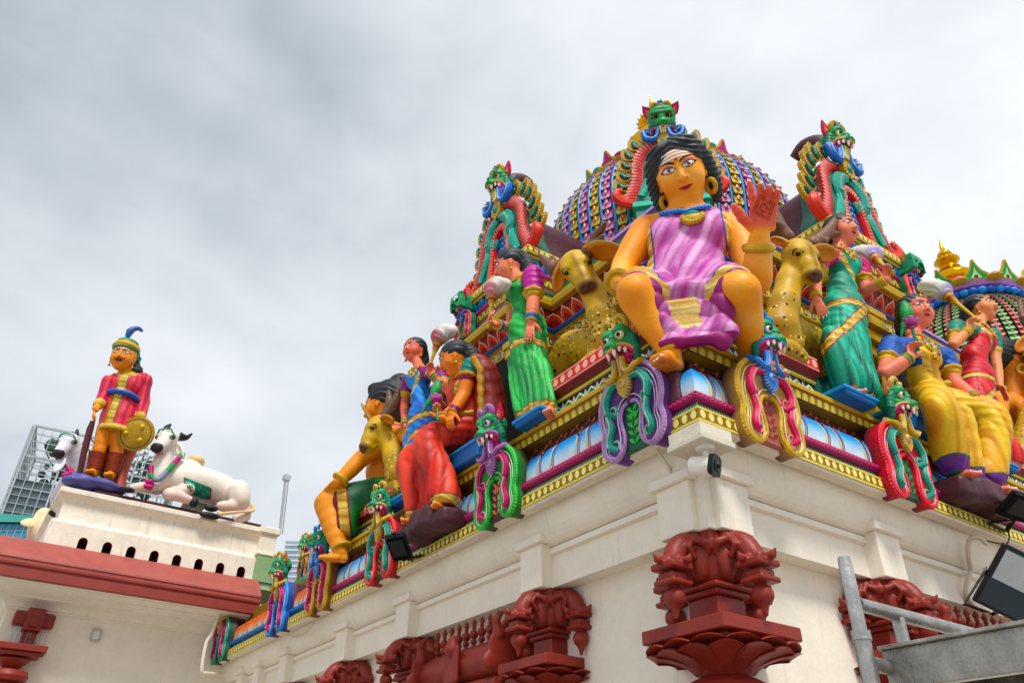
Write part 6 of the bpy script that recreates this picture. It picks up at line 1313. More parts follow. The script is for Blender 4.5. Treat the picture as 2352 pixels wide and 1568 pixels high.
# --- giant figure at the far left corner
def giant_left():
    F = Fig('seated_statue', 'giant orange skinned seated statue in a green cloth at the far left corner', 'statue', (.4, 8.0, 5.6), h=.016, k=.05); S = F.S; sk = 'e89438'
    G_ = lambda x, y, d: X(*zb(x, y), d); f = nrm([-.62, .78, -.12]); tf = nrm([-.85, .5, 0]); lat = nrm(np.cross(zv, tf)); R0 = np.array([lat, zv, tf])
    hc = G_(660, 640, .40); neck = G_(720, 790, .50); chest = G_(740, 900, .55); belly = G_(670, 1120, .55); pel = G_(680, 1270, .60); sh = G_(745, 850, .40)
    S.ell(chest, (.34, .36, .26), sk, R0, k=.1); S.ell(belly, (.36, .34, .32), sk, R0, k=.12); S.ell(pel, (.38, .24, .34), sk, R0, k=.1); S.chain([neck - zv * .1, hc - f * .1 - zv * .1], [.18, .16], sk, .06)
    S.chain([G_(860, 860, .3), sh, G_(640, 860, .5)], [.15, .16, .14], sk, .06)
    F.head(hc, f, zv, .80, sk, fat=1.1)
    el = G_(510, 1010, .05); wr = G_(330, 1190, -.28)
    S.chain([sh, (sh + el) / 2, el, (el + wr) / 2, wr], [.16, .15, .13, .12, .085], sk, .05, n=3); F.hand(wr, nrm(G_(250, 1275, -.34) - wr), -zv + tf * .2, L=.5, side=-1, curl=.5, nails=False)
    kn = G_(245, 1350, -.30); an = X(783, 1268, -.08); hp = G_(640, 1290, .45); S.chain([hp, (hp + kn) / 2, kn], [.26, .24, .19], sk, .06, n=3); S.chain([kn, (kn + an) / 2, an], [.19, .16, .10], sk, .05, n=3); F.foot(an, tf, L=.42, nails=False)
    S.mesh('body', 'skin', F.root); F.face(lid='c06a70')
    F.hair([('e', (0, .25, -.2), (.40, .36, .42)), ('e', (0, .42, .1), (.34, .14, .22)), ('e', (-.15, .62, -.36), (.27, .20, .27)), ('c', [(.1, .1, -.45), (.1, -.2, -.5), (.08, -.5, -.45)], [.22, .2, .12])], amp=.010, freq=110, front=(.29, .38, .34), cut=(0, -.10, .46), col='22262b')
    G = SDF(.016, .05); gr = '128034'; G.ell(pel, (.42, .27, .38), gr, R0, k=.1); G.chain([hp + zv * .0, hp * .55 + kn * .45, hp * .25 + kn * .75], [.29, .27, .235], gr, .06, n=3); G.box(hp * .5 + kn * .5 - zv * .30 + tf * .05, (.30, .34, .16), .12, gr, R0, k=.12)
    def pc(Pp, col, ids):
        b = streak(Pp, lat * .8 + zv * .3, '0e6428', '3cb850', '0a4a3c', 9, .4); d = nrm(kn - hp); t = ((Pp - hp) @ d) / np.linalg.norm(kn - hp); gold = streak(Pp, zv, 'b88a30', 'e0c468', '7a4a20', 20, .1); b = np.where((t > .60)[:, None], gold, b); b = np.where(((t > .79) | (np.abs(t - .6) < .02))[:, None], np.array(C('6a2430')), b); return b
    G.mesh('green_cloth', 'paint', F.root, paint=pc, disp=lambda Pp: .014 * np.sin(Pp @ (lat * 20 + zv * 8)))
    Bq = SDF(.016, .04); Bq.ell(chest + zv * .05, (.36, .28, .28), 'a83088', R0); Bq.chain([sh, (sh * .7 + el * .3)], [.175, .165], 'a83088', .05); Bq.ell(belly - zv * .12, (.5, .30, .5), 'a83088', R0, sub=True, k=.03); Bq.mesh('purple_blouse', 'paint', F.root, disp=lambda Pp: .008 * np.sin(Pp @ (zv * 40 + lat * 15)))
    F.ring(wr + nrm(el - wr) * .06, wr - el, .115, .04, bump=.2, n=22); F.ring(an + zv * .08, an - kn, .125, .035, bump=.2, name='anklet'); F.nose_ring((1,))
    return F
giant_left()
# --- giant figure beyond the right corner, seen from behind: hair, ear and shoulder
def giant_right():
    F = Fig('seated_statue', 'giant black haired statue seen from behind at the right edge with a gold hoop earring', 'statue', (8.4, .7, 5.6), h=.02, k=.05); S = F.S; sk = 'e0904c'
    hc = Y(2318, 835, .55); f = nrm([.75, -.65, 0]); tf = nrm([.7, -.7, 0]); lat = nrm(np.cross(zv, tf)); R0 = np.array([lat, zv, tf]); neck = Y(2325, 900, .65); chest = Y(2330, 960, .7); pel = Y(2350, 1060, .8)
    S.ell(chest, (.42, .36, .28), sk, R0, k=.1); S.ell(pel, (.42, .4, .34), sk, R0, k=.1); S.chain([neck - zv * .1, hc], [.18, .16], sk, .06); S.chain([Y(2290, 925, .6), chest + zv * .2, Y(2390, 925, .9)], [.18, .2, .17], sk, .06); S.chain([Y(2290, 925, .6), Y(2285, 990, .3)], [.17, .15], sk, .05)
    F.head(hc, f, zv, .80, sk, fat=1.1); S.mesh('body', 'skin', F.root); F.face()
    F.hair([('e', (0, .25, -.2), (.40, .36, .45)), ('e', (-.15, .1, -.35), (.32, .32, .34)), ('c', [(-.1, .1, -.45), (-.1, -.2, -.5), (0, -.5, -.45)], [.22, .2, .12])], amp=.010, freq=110, front=(.29, .38, .34), cut=(0, -.10, .46), col='22262b')
    for g in (-1, 1): F.earring(g, 1)
    return F
giant_right()
# ================================================================== red capitals, annexe, background and equipment
def fr_face(face, u, d, z=0.):
    return (np.array([d, u, z]), np.array([0, -1., 0]), np.array([0, 0, 1.]), np.array([-1., 0, 0])) if face == 'L' else (np.array([u, d, z]), np.array([1., 0, 0]), np.array([0, 0, 1.]), np.array([0, -1., 0]))
def corbel_arm(S, o, out, s, c='red'):
    """a drooping scroll bracket with a hanging bud; out = horizontal direction"""
    up = zv; side = np.cross(out, up); P_ = lambda a, b, l=0: o + out * a * s + up * b * s + side * l * s; R = np.array([out, up, side])
    S.chain([P_(0, -.08), P_(.14, -.07), P_(.27, -.12), P_(.36, -.24)], np.array([.115, .10, .095, .085]) * s, c, .015 * s, n=3)
    S.box(P_(.38, -.31), np.array((.12, .03, .13)) * s, .015 * s, c, R, k=.01); S.chain([P_(.44, -.27), P_(.53, -.27), P_(.57, -.23)], np.array([.04, .03, .012]) * s, c, .02 * s)
    for l in (-1, 1): S.chain([P_(.36, -.27, l * .10), P_(.36, -.28, l * .17), P_(.36, -.24, l * .20)], np.array([.035, .028, .01]) * s, c, .02 * s)
    S.box(P_(.38, -.39), np.array((.085, .035, .085)) * s, .01, c, R, k=.005); S.box(P_(.38, -.44), np.array((.115, .022, .115)) * s, .008, c, R, k=.005)
    S.ell(P_(.38, -.55), np.array((.085, .09, .085)) * s, c, k=.02 * s); S.cap(P_(.38, -.60), P_(.38, -.70), .045 * s, .02 * s, c, .02 * s)
    for l in (-1, 1): S.chain([P_(.06, -.02, l * .10), P_(.20, -.04, l * .11), P_(.28, -.14, l * .11), P_(.22, -.22, l * .11), P_(.17, -.16, l * .11)], np.array([.025, .025, .025, .02, .012]) * s, c, .008)
def lotus_bowl(mb, c, rt, rb, h, n=8, colr='red', sq=0., layers=2, a0=0.):
    for ly in range(layers):
        for k in range(n):
            th0 = a0 + 2 * pi * (k + .5 * (ly % 2)) / n; V = []; nu, nv = 9, 7; w_ = pi / n * 1.12
            for j in range(nv):
                t = j / (nv - 1); r = rb + (rt - rb) * (t ** 1.5) * (1 - .06 * ly) ; z = h * (1 - (1 - t) ** 1.35 * 1.0) - h + (.0 - .05 * ly * t)
                for i in range(nu):
                    u = -1 + 2 * i / (nu - 1); th = th0 + u * w_; bul = 1 + .05 * (1 - u * u) * (t > 0); rr = r * bul
                    if sq: m_ = max(abs(cos(th)), abs(sin(th))); rr *= (1 - sq) + sq / m_ * .92
                    zz = z + (h * .13 * (1 - abs(u) ** 1.6) - .10 * h * abs(u) ** 3) * t; V.append((c[0] + rr * cos(th), c[1] + rr * sin(th), c[2] + zz))
            V = np.array(V); ce = np.array([c[0], c[1], 0]); V2 = V - (V - ce) * [.05, .05, 0] - [0, 0, .0]; V2[:, 2] += .012
            m_ = len(V); F = [[j * nu + i, j * nu + i + 1, (j + 1) * nu + i + 1, (j + 1) * nu + i] for j in range(nv - 1) for i in range(nu - 1)]; F += [[a + m_ for a in f_] for f_ in F]
            top = (nv - 1) * nu; F += [[top + i, top + i + 1, m_ + top + i + 1, m_ + top + i] for i in range(nu - 1)]
            mb.add(np.vstack([V, V2]), F, colr)
def capital(label, cx, cy, s=1., arms=None, top=3.82, sqr=.21, corner=False):
    t = thing('column', label, 'column', (cx, cy, 0), 'red carved columns of the temple wall')
    S = SDF(.013, .02); o = np.array([cx, cy, top - .02 * s])
    S.box((cx, cy, top - .04 * s), (.21 * s, .21 * s, .05 * s), .01, 'red', k=.01); S.box((cx, cy, top - .12 * s), (.23 * s, .23 * s, .05 * s), .02, 'red', k=.02)
    S.chain([(cx, cy, top - .10 * s), (cx, cy, top - .26 * s), (cx, cy, top - .42 * s)], [.25 * s, .24 * s, .15 * s], 'red', .03)
    for out in arms: corbel_arm(S, o + np.array(out) * .10 * s, np.array(out, float), s)
    ds = [nrm(np.array(a) + np.array(b)) for a in arms for b in arms if abs(np.dot(a, b)) < .1]
    for d in ds:
        d = np.array([d[0], d[1], 0]); sd = np.cross(d, zv)
        for l in (-1, 1): S.ell(o + d * .19 * s + sd * l * .10 * s - zv * .22 * s, np.array((.10, .09, .17)) * s, 'red', np.array([nrm(d + sd * l * .5), np.cross(nrm(d + sd * l * .5), zv), zv]), k=.01); S.chain([o + d * .28 * s + sd * l * .16 * s - zv * .06 * s, o + d * .30 * s + sd * l * .05 * s - zv * .10 * s, o + d * .26 * s + sd * l * .03 * s - zv * .17 * s], np.array([.03, .035, .02]) * s, 'red', .01)
    S.mesh('bracket', 'redp', t)
    mb = MB()
    for i, (hw, z0_, z1_) in enumerate(((.235, .43, .47), (.20, .47, .52), (.165, .52, .74), (.20, .72, .75))): mb.box((cx - hw * s, cy - hw * s, top - z1_ * s), (cx + hw * s, cy + hw * s, top - z0_ * s), 'red', .012)
    mb.build('neck', 'redp', t, True, 30)
    MB().box((cx - .45 * s, cy - .45 * s, top - .86 * s), (cx + .45 * s, cy + .45 * s, top - .75 * s), 'red', .01).build('abacus', 'redp', t, True, 30)
    MB().box((cx - .36 * s, cy - .36 * s, top - .90 * s), (cx + .36 * s, cy + .36 * s, top - .86 * s), 'red', .01).build('abacus_step', 'redp', t, True, 30)
    mb = MB(); lotus_bowl(mb, (cx, cy, top - .92 * s), .55 * s, .21 * s, .18 * s, 12, 'red', .35, 2); mb.build('lotus_petals', 'redp', t, True, 50)
    pr_ = [(.24, -1.02), (.21, -1.10), (.19, -1.12), (.26, -1.14), (.35, -1.19), (.39, -1.26), (.39, -1.31), (.33, -1.33), (.33, -1.37), (.39, -1.39), (.39, -1.46), (.30, -1.68), (.20, -1.72), (.19, -3.7)]
    MB().lathe([(r * s, top + z * s) for r, z in pr_], 'red', 32, (cx, cy, 0), fn=lambda th, h_: 1 + .02 * cos(8 * th)).build('shaft', 'redp', t, True, 35)
    return t
XN, YN = (-1, 0, 0), (0, -1, 0)
capital('large red carved column capital under the corner of the roof', .52, .52, 1.0, [XN, YN, (1, 0, 0), (0, 1, 0)], corner=True)
capital('red carved column capital under the second pilaster block left of the corner', .52, 2.74, .92, [XN, YN, (0, 1, 0)])
capital('red carved column capital under the third pilaster block left of the corner', .52, 5.67, .92, [XN, YN, (0, 1, 0)])
capital('red carved column capital under the fourth pilaster block left of the corner', .52, 7.64, .92, [XN, YN, (0, 1, 0)])
capital('red carved column capital farthest left along the temple wall', .52, 10.07, .92, [XN, YN, (0, 1, 0)])
capital('red carved column capital behind the metal ladder', 2.86, .50, .92, [XN, YN, (1, 0, 0)])
capital('red carved column capital beyond the right floodlight', 6.1, .50, .92, [XN, YN, (1, 0, 0)])
def baluster_proto(name):
    pr_ = [(.045, -.30), (.045, -.27), (.03, -.255), (.06, -.235), (.065, -.215), (.04, -.19), (.075, -.165), (.088, -.14), (.075, -.115), (.04, -.095), (.03, -.08), (.045, -.07), (.03, -.055), (.05, -.03), (.052, -.01), (.03, .01), (.012, .03), (.004, .035)]
    return MB().lathe([(r * .62, z) for r, z in pr_], 'red', 16, (0, 0, 0)).build(name, 'redp', None, True, 50)
bal = None
def window_head(face, u0, u1, label, n):
    global bal
    fr = fr_face(face, 0, .44); t = thing('window_canopy', label, 'window canopy', (fr[0] + fr[1] * (u0 if face == 'R' else -u0)), 'red window canopies between the columns'); zt = 3.50
    P_ = lambda u, d, z: np.array([d, u, z]) if face == 'L' else np.array([u, d, z])
    mb = MB(); pts = [P_(u0, .34, zt - .17), P_(u1, .34, zt - .17)]
    prof = [(.0, 0), (.03, .02), (.10, -.02), (.17, -.10), (.20, -.20), (.19, -.30), (.14, -.38), (.10, -.40), (.16, -.42), (.20, -.46), (.20, -.52), (.0, -.56)]
    V = [];
    for u in (u0, u1): V += [P_(u, .50 - a * 1.5, zt + b) for a, b in prof]
    m_ = len(prof); mb.add(V, [[i, i + 1, m_ + i + 1, m_ + i] for i in range(m_ - 1)] + [list(range(m_)), list(range(m_, 2 * m_))], 'red'); mb.build('half_round_eave', 'redp', t, True, 35)
    for u in (u0, u1): # end scroll plates
        S = SDF(.014, .02); R = np.eye(3); S.ell(P_(u, .36, zt - .18), (.26, .035, .27) if face == 'L' else (.035, .26, .27), 'red'); S.chain([P_(u, .24, zt - .02), P_(u, .20, zt + .12), P_(u, .28, zt + .22)], [.06, .045, .02], 'red', .03); S.ell(P_(u, .14, zt - .30), (.10, .04, .10) if face == 'L' else (.04, .10, .10), 'red'); S.mesh('end_scroll', 'redp', t)
    um = (u0 + u1) / 2; S = SDF(.014, .02); S.box(P_(um, .17, zt - .22), (.03, .14, .20) if face == 'L' else (.14, .03, .20), .03, 'red'); S.chain([P_(um, .17, zt - .05), P_(um, .17, zt + .10)], [.10, .02], 'red', .03); S.ell(P_(um, .15, zt - .12), (.03, .05, .06) if face == 'L' else (.05, .03, .06), 'red', k=.01); S.mesh('centre_crest', 'redp', t)
    for k in range(n):
        u = u0 + (u1 - u0) * (k + .5) / n; c_ = P_(u, .40, 3.77)
        if bal is None: b = baluster_proto('baluster'); bal = b
        else: b = bal.copy(); b.name = 'baluster'; COL.objects.link(b)
        b.parent = t; b.location = tuple(c_ - LOC[t.name])
window_head('L', 3.35, 5.05, 'red half round window canopy with balusters between the second and third columns on the left', 10)
window_head('R', 3.55, 5.4, 'red window canopy with balusters behind the floodlight at the right', 10)
# ---- annexe on the left: facade parallel to the right face
AY = 13.2
ann = thing('annexe_building', 'cream annexe with a red eave and a slotted parapet at the left of the temple', 'building', (-3.9, 13.6, 0))
AP = [(-3.95, 24), (-3.95, 13.6), (.55, 13.6)]
mb = MB(); sweep(mb, AP, [(0, 0, 'cream'), (0, 5.12, 'cream'), (.03, 5.125, 'cream'), (.03, 5.16, 'cream'), (.06, 5.17, 'cream')] + [(.06 + .30 * (1 - cos(t)), 5.17 + .12 * sin(t), 'cream') for t in np.linspace(.1, pi / 2, 7)] + [(.38, 5.29, 'cream'), (.38, 5.31, 'cream'), (.62, 5.37, 'cream'), (.62, 5.39, 'cream'), (.80, 5.44, 'cream'), (.80, 5.46, 'cream'), (.93, 5.47, 'cream')]); mb.build('wall', 'plaster', ann, True, 30)
mb = MB(); AE = [(-3.95, 24), (-3.95, 13.6), (.42, 13.6)]; sweep(mb, AE, [(.90, 5.475, 'brick'), (.90, 5.46, 'brick'), (.99, 5.46, 'brick'), (1.0, 5.47, 'brick'), (1.0, 5.63, 'brick'), (.965, 5.645, 'brick'), (.965, 5.675, 'brick'), (.995, 5.69, 'brick'), (1.0, 5.73, 'brick'), (.97, 5.76, 'brick'), (.965, 5.79, 'brick'), (.98, 5.81, 'brick'), (.96, 5.85, 'a85046'), (.90, 5.93, 'a85046'), (.75, 6.08, 'a85046'), (.50, 6.28, 'a85046'), (.3, 6.32, 'a85046')])
mb.box((.38, 12.62, 5.462), (.42, 13.6, 5.84), 'brick', 0); mb.add([(.42, 12.64, 5.84), (.42, 13.3, 6.3), (.42, 13.6, 6.3), (.42, 13.6, 5.84)], [[0, 1, 2, 3]], 'brick'); mb.build('red_eave', 'redp', ann, True, 30)
# parapet with arched slots
PX0, PX1, PY = -3.78, .52, 13.15
def par_slots():
    mb = MB(); z0_, z1_, w, n = 6.24, 6.52, .085, 8; xs = [-3.11 + .45 * k for k in range(n)]; top = 6.74
    prev = PX0
    for x in xs:
        mb.add([(prev, PY, z0_), (x - w, PY, z0_), (x - w, PY, top), (prev, PY, top)], [[0, 1, 2, 3]], 'cream')
        ar = [(x + w * cos(a), z1_ - w + w * sin(a)) for a in np.linspace(pi, 0, 9)]
        V = [(a, PY, b) for a, b in ar] + [(a, PY, top) for a, b in ar]; mb.add(V, [[i, i + 1, 9 + i + 1, 9 + i] for i in range(8)], 'cream')
        ring_ = [(x - w, z0_)] + ar + [(x + w, z0_)]; m_ = len(ring_)
        V = [(a, PY, b) for a, b in ring_] + [(a, PY + .3, b) for a, b in ring_]; mb.add(V, [[i, i + 1, m_ + i + 1, m_ + i] for i in range(m_ - 1)], '6a2c24'); prev = x + w
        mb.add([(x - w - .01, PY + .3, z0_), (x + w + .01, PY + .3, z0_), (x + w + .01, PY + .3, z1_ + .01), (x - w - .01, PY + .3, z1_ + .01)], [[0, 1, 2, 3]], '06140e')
    mb.add([(prev, PY, z0_), (PX1, PY, z0_), (PX1, PY, top), (prev, PY, top)], [[0, 1, 2, 3]], 'cream')
    mb.add([(PX0, PY, z0_), (PX0, PY, top), (PX0, 24, top), (PX0, 24, z0_)], [[0, 1, 2, 3]], 'cream'); mb.add([(PX1, PY, 5.9), (PX1, PY, top), (PX1, 18, top), (PX1, 18, 5.9)], [[0, 1, 2, 3]], '9cb48c')
    mb.build('slotted_wall', 'edge', ann)
par_slots()
mb = MB(); PP = [(PX0, 24), (PX0, PY), (PX1, PY), (PX1, 17)]
sweep(mb, PP, [(0, 6.735, 'cream'), (-.02, 6.78, 'cream'), (-.10, 6.82, 'cream'), (-.12, 6.84, 'cream'), (-.12, 7.20, 'cream'), (-.10, 7.24, 'cream'), (-.04, 7.28, 'cream'), (0, 7.32, 'cream'), (.02, 7.34, 'cream'), (.02, 7.43, 'cream'), (-.02, 7.45, 'cream'), (-.5, 7.46, 'cream'), (-2., 7.46, 'cream')])
mb.build('parapet', 'edge', ann, True, 35)
mb = MB(); mb.box((.30, PY - .05, 6.9), (.66, PY + .4, 7.30), 'cream', .01); mb.box((.24, PY - .11, 7.30), (.72, PY + .4, 7.47), 'cream', .03); mb.box((.27, PY - .08, 6.82), (.69, PY + .4, 6.9), 'cream', .02); mb.build('end_block', 'edge', ann, True, 30)
mb = MB(); mb.box((.30, PY - .06, 6.25), (.95, PY + .9, 6.81), '8ca87c', .01); mb.box((.1, PY - .02, 6.1), (1.7, PY + 1.2, 6.3), 'a8c4a0', .01); mb.build('green_block', 'edge', ann, True, 30)
mb = MB(); mb.box((-3.2, PY + .05, 7.46), (.42, PY + .95, 7.53), '4c2228', .02); mb.build('brown_base', 'paint', ann, True, 30)
mb = MB()   # red bracket on the wall and pillar below
def YA(x, y, d): return Y(x / 2.063 / 1.63265, (1800 + y / 2.063) / 1.63265, d)
c_ = YA(260, 1090, 13.5); x0_, z0_ = c_[0], c_[2]
mb.box((x0_ - .34, 13.40, z0_ - .10), (x0_ + .34, 13.6, z0_ + .14), 'red', .02); mb.box((x0_ - .15, 13.28, z0_ - .20), (x0_ + .15, 13.598, z0_ + .20), 'red', .015); mb.box((x0_ - .07, 13.22, z0_ - .14), (x0_ + .07, 13.597, z0_ + .02), 'red', .01); mb.box((x0_ - .12, 13.42, z0_ - .5), (x0_ + .12, 13.596, z0_), 'red', .01)
mb.box((x0_ - .44, 13.05, z0_ - .58), (x0_ + .34, 13.595, z0_ - .47), 'red', .01); mb.box((x0_ - .40, 13.10, z0_ - .66), (x0_ + .27, 13.594, z0_ - .58), 'red', .02)
mb.lathe([(.12, -.66), (.28, -.70), (.18, -.80), (.12, -.86)], 'red', 20, (x0_ - .12, 13.40, z0_)); mb.lathe([(.16, -.86), (.30, -.90), (.33, -.98), (.30, -1.06), (.16, -1.09), (.16, -1.12), (.30, -1.15), (.30, -1.3), (.2, -5.)], 'red', 24, (x0_ - .12, 13.40, z0_))
mb.build('red_bracket', 'redp', ann, True, 35)
sp = thing('bird_spikes', 'thin wire bird spikes on the red wall bracket of the annexe', 'bird spikes', (x0_, 13.3, z0_))
mb = MB(); rnd.seed(3)
for k in range(22):
    a = x0_ - .30 + .028 * k; o = np.array([a, 13.2 + rnd.uniform(-.03, .1), z0_ - .47]); mb.tube([o, o + np.array([rnd.uniform(-.05, .05), -.03, .22])], .0025, 'grey', 3)
for k in range(10):
    o = np.array([x0_ - .14 + .03 * k, 13.3, z0_ + .2]); mb.tube([o, o + np.array([rnd.uniform(-.06, .06), -.02, .20])], .0025, 'grey', 3)
mb.build('spikes', 'metal', sp)
c_ = YA(742, 1195, 13.58); sb = thing('switch_box', 'small grey weatherproof switch box on the cream annexe wall', 'switch box', c_)
mb = MB(); mb.box(c_ - [.085, .06, .12], c_ + [.085, .02, .12], 'b4b4ac', .02); mb.build('box', 'black', sb, True, 30); MB().box(c_ - [.06, .075, .09], c_ + [.06, -.055, .06], 'd0d0ca', .008).build('lid', 'black', sb, True, 30)
# fix for slots etc.: pipes on the corner
def pipe(name, label, pts, r, colr, mat='plaster', cat_='pipe', n=5):
    q = cat(pts, n); t = MB(); LOC[name] = np.zeros(3); o = t.tube(q, r, colr, 8).build(name, mat, None, True); return tag(o, label, cat_)
pipe('drain_pipe', 'thin cream pipe running down beside the dark green arch', [YA(1710, 990, 12.9), YA(1640, 1180, 12.9), YA(1595, 1260, 12.9), YA(1560, 1470, 12.9), YA(1600, 1490, 13.0), YA(1720, 1500, 13.2)], .035, 'cream2')
# ---- statues on the annexe
def zs(x, y): return x / 1.96 / 1.63265, (1200 + y / 1.96) / 1.63265
YS = lambda x, y, d=13.6: Y(*zs(x, y), d)
def soldier():
    F = Fig('guard_statue', 'moustached guard statue in a red striped tunic and green turban with staff and shield', 'statue', YS(700, 1200), h=.018, k=.04); S = F.S; sk = 'e8944c'; f = nrm([-.38, -.92, -.12]); tf = nrm([-.25, -.97, 0]); lat = nrm(np.cross(zv, tf)); R0 = np.array([lat, zv, tf]); s = 1.5
    hc = YS(905, 275, 13.5); H = .70; F.head(hc, f, zv, H, sk, fat=1.1); neck = YS(925, 395); ch = YS(915, 480); wa = YS(885, 600); hp = YS(870, 720)
    S.chain([hc - f * .05, neck, ch, wa, hp, YS(850, 820)], [.13, .13, .2, .18, .2, .16], sk); S.chain([ch, YS(800, 460), YS(765, 570, 13.55), YS(706, 650, 13.3)], [.1, .1, .09, .07], sk); S.chain([ch, YS(1050, 455), YS(1040, 600), YS(1022, 740, 13.45)], [.1, .1, .09, .07], sk); S.ell(ch, (.30, .3, .2), sk, R0)
    shR, elR, wrR = YS(800, 460), YS(765, 570, 13.55), YS(706, 650, 13.3); shL, elL, wrL = YS(1050, 455), YS(1040, 600), YS(1022, 740, 13.45)
    F.hand(wrR, nrm(YS(655, 765, 13.2) - wrR), nrm(lat - tf * .2), L=.34, side=1, curl=.3, nails=False); F.hand(wrL, nrm(-zv + tf * .3), -lat, L=.3, side=-1, curl=.8, nails=False)
    S.chain([elR, wrR], [.09, .065], sk);
    for (k, m_, a, g) in ((YS(760, 850), YS(715, 1000), YS(690, 1110, 13.5), -1), (YS(865, 850), YS(850, 1010), YS(815, 1130, 13.5), 1)):
        S.chain([k + zv * .2, k, m_, a], [.17, .155, .12, .10], sk, .04, n=3); F.foot(a, nrm([-.4 + .1 * g, -1, 0]), L=.42, nails=False)
        mb = MB()
        for j in range(9): t = .0 + j / 8; q = m_ * (1 - t) + a * t; q = q - (a - m_) * .12; mb.tube([q + (.155 - .035 * t) * (cos(u_) * np.array([1., 0, 0]) + sin(u_) * np.array([0, 1., 0])) for u_ in np.linspace(0, 2 * pi, 21)[:-1]], .03, '8a3c28', 6, closed=True)
        mb.build('leg_wrap', 'orn', F.root, True)
    S.mesh('body', 'skin', F.root); F.face(tache=True, lid='c07050', lip='b03028'); F.tilak()
    G = SDF(.018, .05); rd = 'c02848'; G.ell(ch, (.37, .34, .25), rd, R0); G.ell(wa, (.31, .3, .24), rd, R0, k=.08); G.chain([wa, hp, YS(850, 820)], [.30, .35, .37], rd, .05); G.chain([shR, elR, elR * .35 + wrR * .65], [.17, .14, .115], rd, .03); G.chain([shL, elL, elL * .2 + wrL * .8], [.19, .165, .14], rd, .03); G.ell(shL, (.21,) * 3, rd); G.chain([shR, ch + zv * .2, shL], [.14, .16, .14], rd)
    hz_ = YS(800, 835)[2]; G.box(np.array([hp[0], hp[1], hz_ - .30]), (.8, .8, .30), .01, rd, sub=True, k=.01)
    def pc(Pp, col, ids):
        q = (Pp - ch) @ lat; b = streak(Pp, lat, 'b01c54', 'e05c30', 'c83080', 42, .12); front = ((Pp - ch) @ tf > 0); gold = streak(Pp, zv, 'c49a38', 'e4c866', '8a6020', 26, .2); cx = np.abs(q + .02) < .075
        b = np.where((front & (np.abs(q + .02) < .095))[:, None], np.array(C('1c7a50')), b); b = np.where((front & cx)[:, None], gold, b); b = np.where((Pp[:, 2] < hz_ + .13)[:, None], gold, b); b = np.where((np.linalg.norm(Pp - neck, axis=1) < .27)[:, None], gold, b)
        for wr, el in ((elR * .35 + wrR * .65, elR), (elL * .2 + wrL * .8, elL)): b = np.where((np.linalg.norm(Pp - wr, axis=1) < .15)[:, None], gold, b)
        return b
    G.mesh('tunic', 'paint', F.root, paint=pc, disp=lambda Pp: .008 * np.sin(Pp @ lat * 50)); F.ring(wa + zv * .08, zv, .345, .055, '1c5cc0', 'sash', 28, bump=.12); F.ring(neck + zv * .0, zv, .135, .035, 'gold', 'collar', 20)
    T_ = SDF(.016, .03); T_.ell(F.L(0, .34, -.06), np.array((.42, .24, .46)) * H, '148468', F.Rm); T_.ell(F.L(0, .52, -.05), np.array((.33, .14, .36)) * H, '148468', F.Rm); T_.ell(F.L(.12, .12, -.30), np.array((.34, .24, .24)) * H, '148468', F.Rm); T_.ell(F.L(0, -.02, .42), np.array((.36, .30, .36)) * H, 'teal', F.Rm, sub=True, k=.02)
    T_.mesh('turban', 'paint', F.root, disp=lambda Pp: .010 * np.sin(((Pp - hc) @ zv) * 75 + 3 * ((Pp - hc) @ lat)), paint=lambda Pp, col, ids: np.where((np.abs((Pp - F.L(0, .40, 0)) @ F.fr[1]) < .075)[:, None], np.array(C('c8a03c')), col))
    a = [F.L(0, .55, .1), F.L(.0, .78, .12), F.L(.05, .98, .08), F.L(.22, 1.08, .04), F.L(.36, 1.0, .02)]; MB().tube(cat(a, 5), np.interp(np.arange(21), [0, 8, 20], [.03, .085, .03]), '3c5c98', 8).build('feather', 'orn', F.root, True)
    Hh = SDF(.018, .04); Hh.chain([F.L(.25, -.05, -.35), F.L(.38, -.3, -.36), F.L(.42, -.55, -.32)], [.13, .15, .10], 'hair'); Hh.mesh('hair', 'paint', F.root, disp=lambda Pp: .008 * np.sin(Pp @ zv * 60)); F.earring(1); F.earring(-1)
    st = thing('staff', 'dark brown sword staff under the right hand of the guard statue', 'staff', YS(580, 1150, 13.3)); MB().tube([YS(682, 742, 13.22), YS(662, 800, 13.26), YS(615, 980, 13.3), YS(580, 1150, 13.35)], [.05, .07, .065, .055], '54242c', 10).build('shaft', 'paint', st, True)
    sc_ = YS(1003, 835, 13.25); sh = thing('shield', 'round gold shield with three bosses held by the guard statue', 'shield', sc_); n_ = nrm([-.45, -.9, -.25]); a = nrm(np.cross(zv, n_)); b = np.cross(n_, a)
    MB().lathe([(.001, .09), (.15, .085), (.27, .06), (.345, .03), (.37, .035), (.385, .01), (.37, -.03), (.001, -.03)], 'b08a24', 36, sc_, (a, b, n_)).build('disc', 'orn', sh, True, 50)
    MB().tube([sc_ + n_ * .045 + .315 * (cos(t) * a + sin(t) * b) for t in np.linspace(0, 2 * pi, 37)[:-1]], .008, '5a3418', 5, closed=True).build('ring_line', 'orn', sh, True)
    for t in (.9, 3.2, 5.4): MB().ell(sc_ + n_ * .075 + .19 * (cos(t) * a + sin(t) * b), (.055,) * 3, 'd8b440', 8).build('boss', 'orn', sh, True)
    K = SDF(.03, .1); K.ell(YS(690, 1215, 13.45), (.62, .36, .14), '5a5a94'); K.ell(YS(560, 1190, 13.3), (.25, .25, .13), '5a5a94'); K.mesh('base_rock', 'paint', F.root, disp=lambda Pp: .015 * np.sin(Pp @ np.array([14, 9, 11.])))
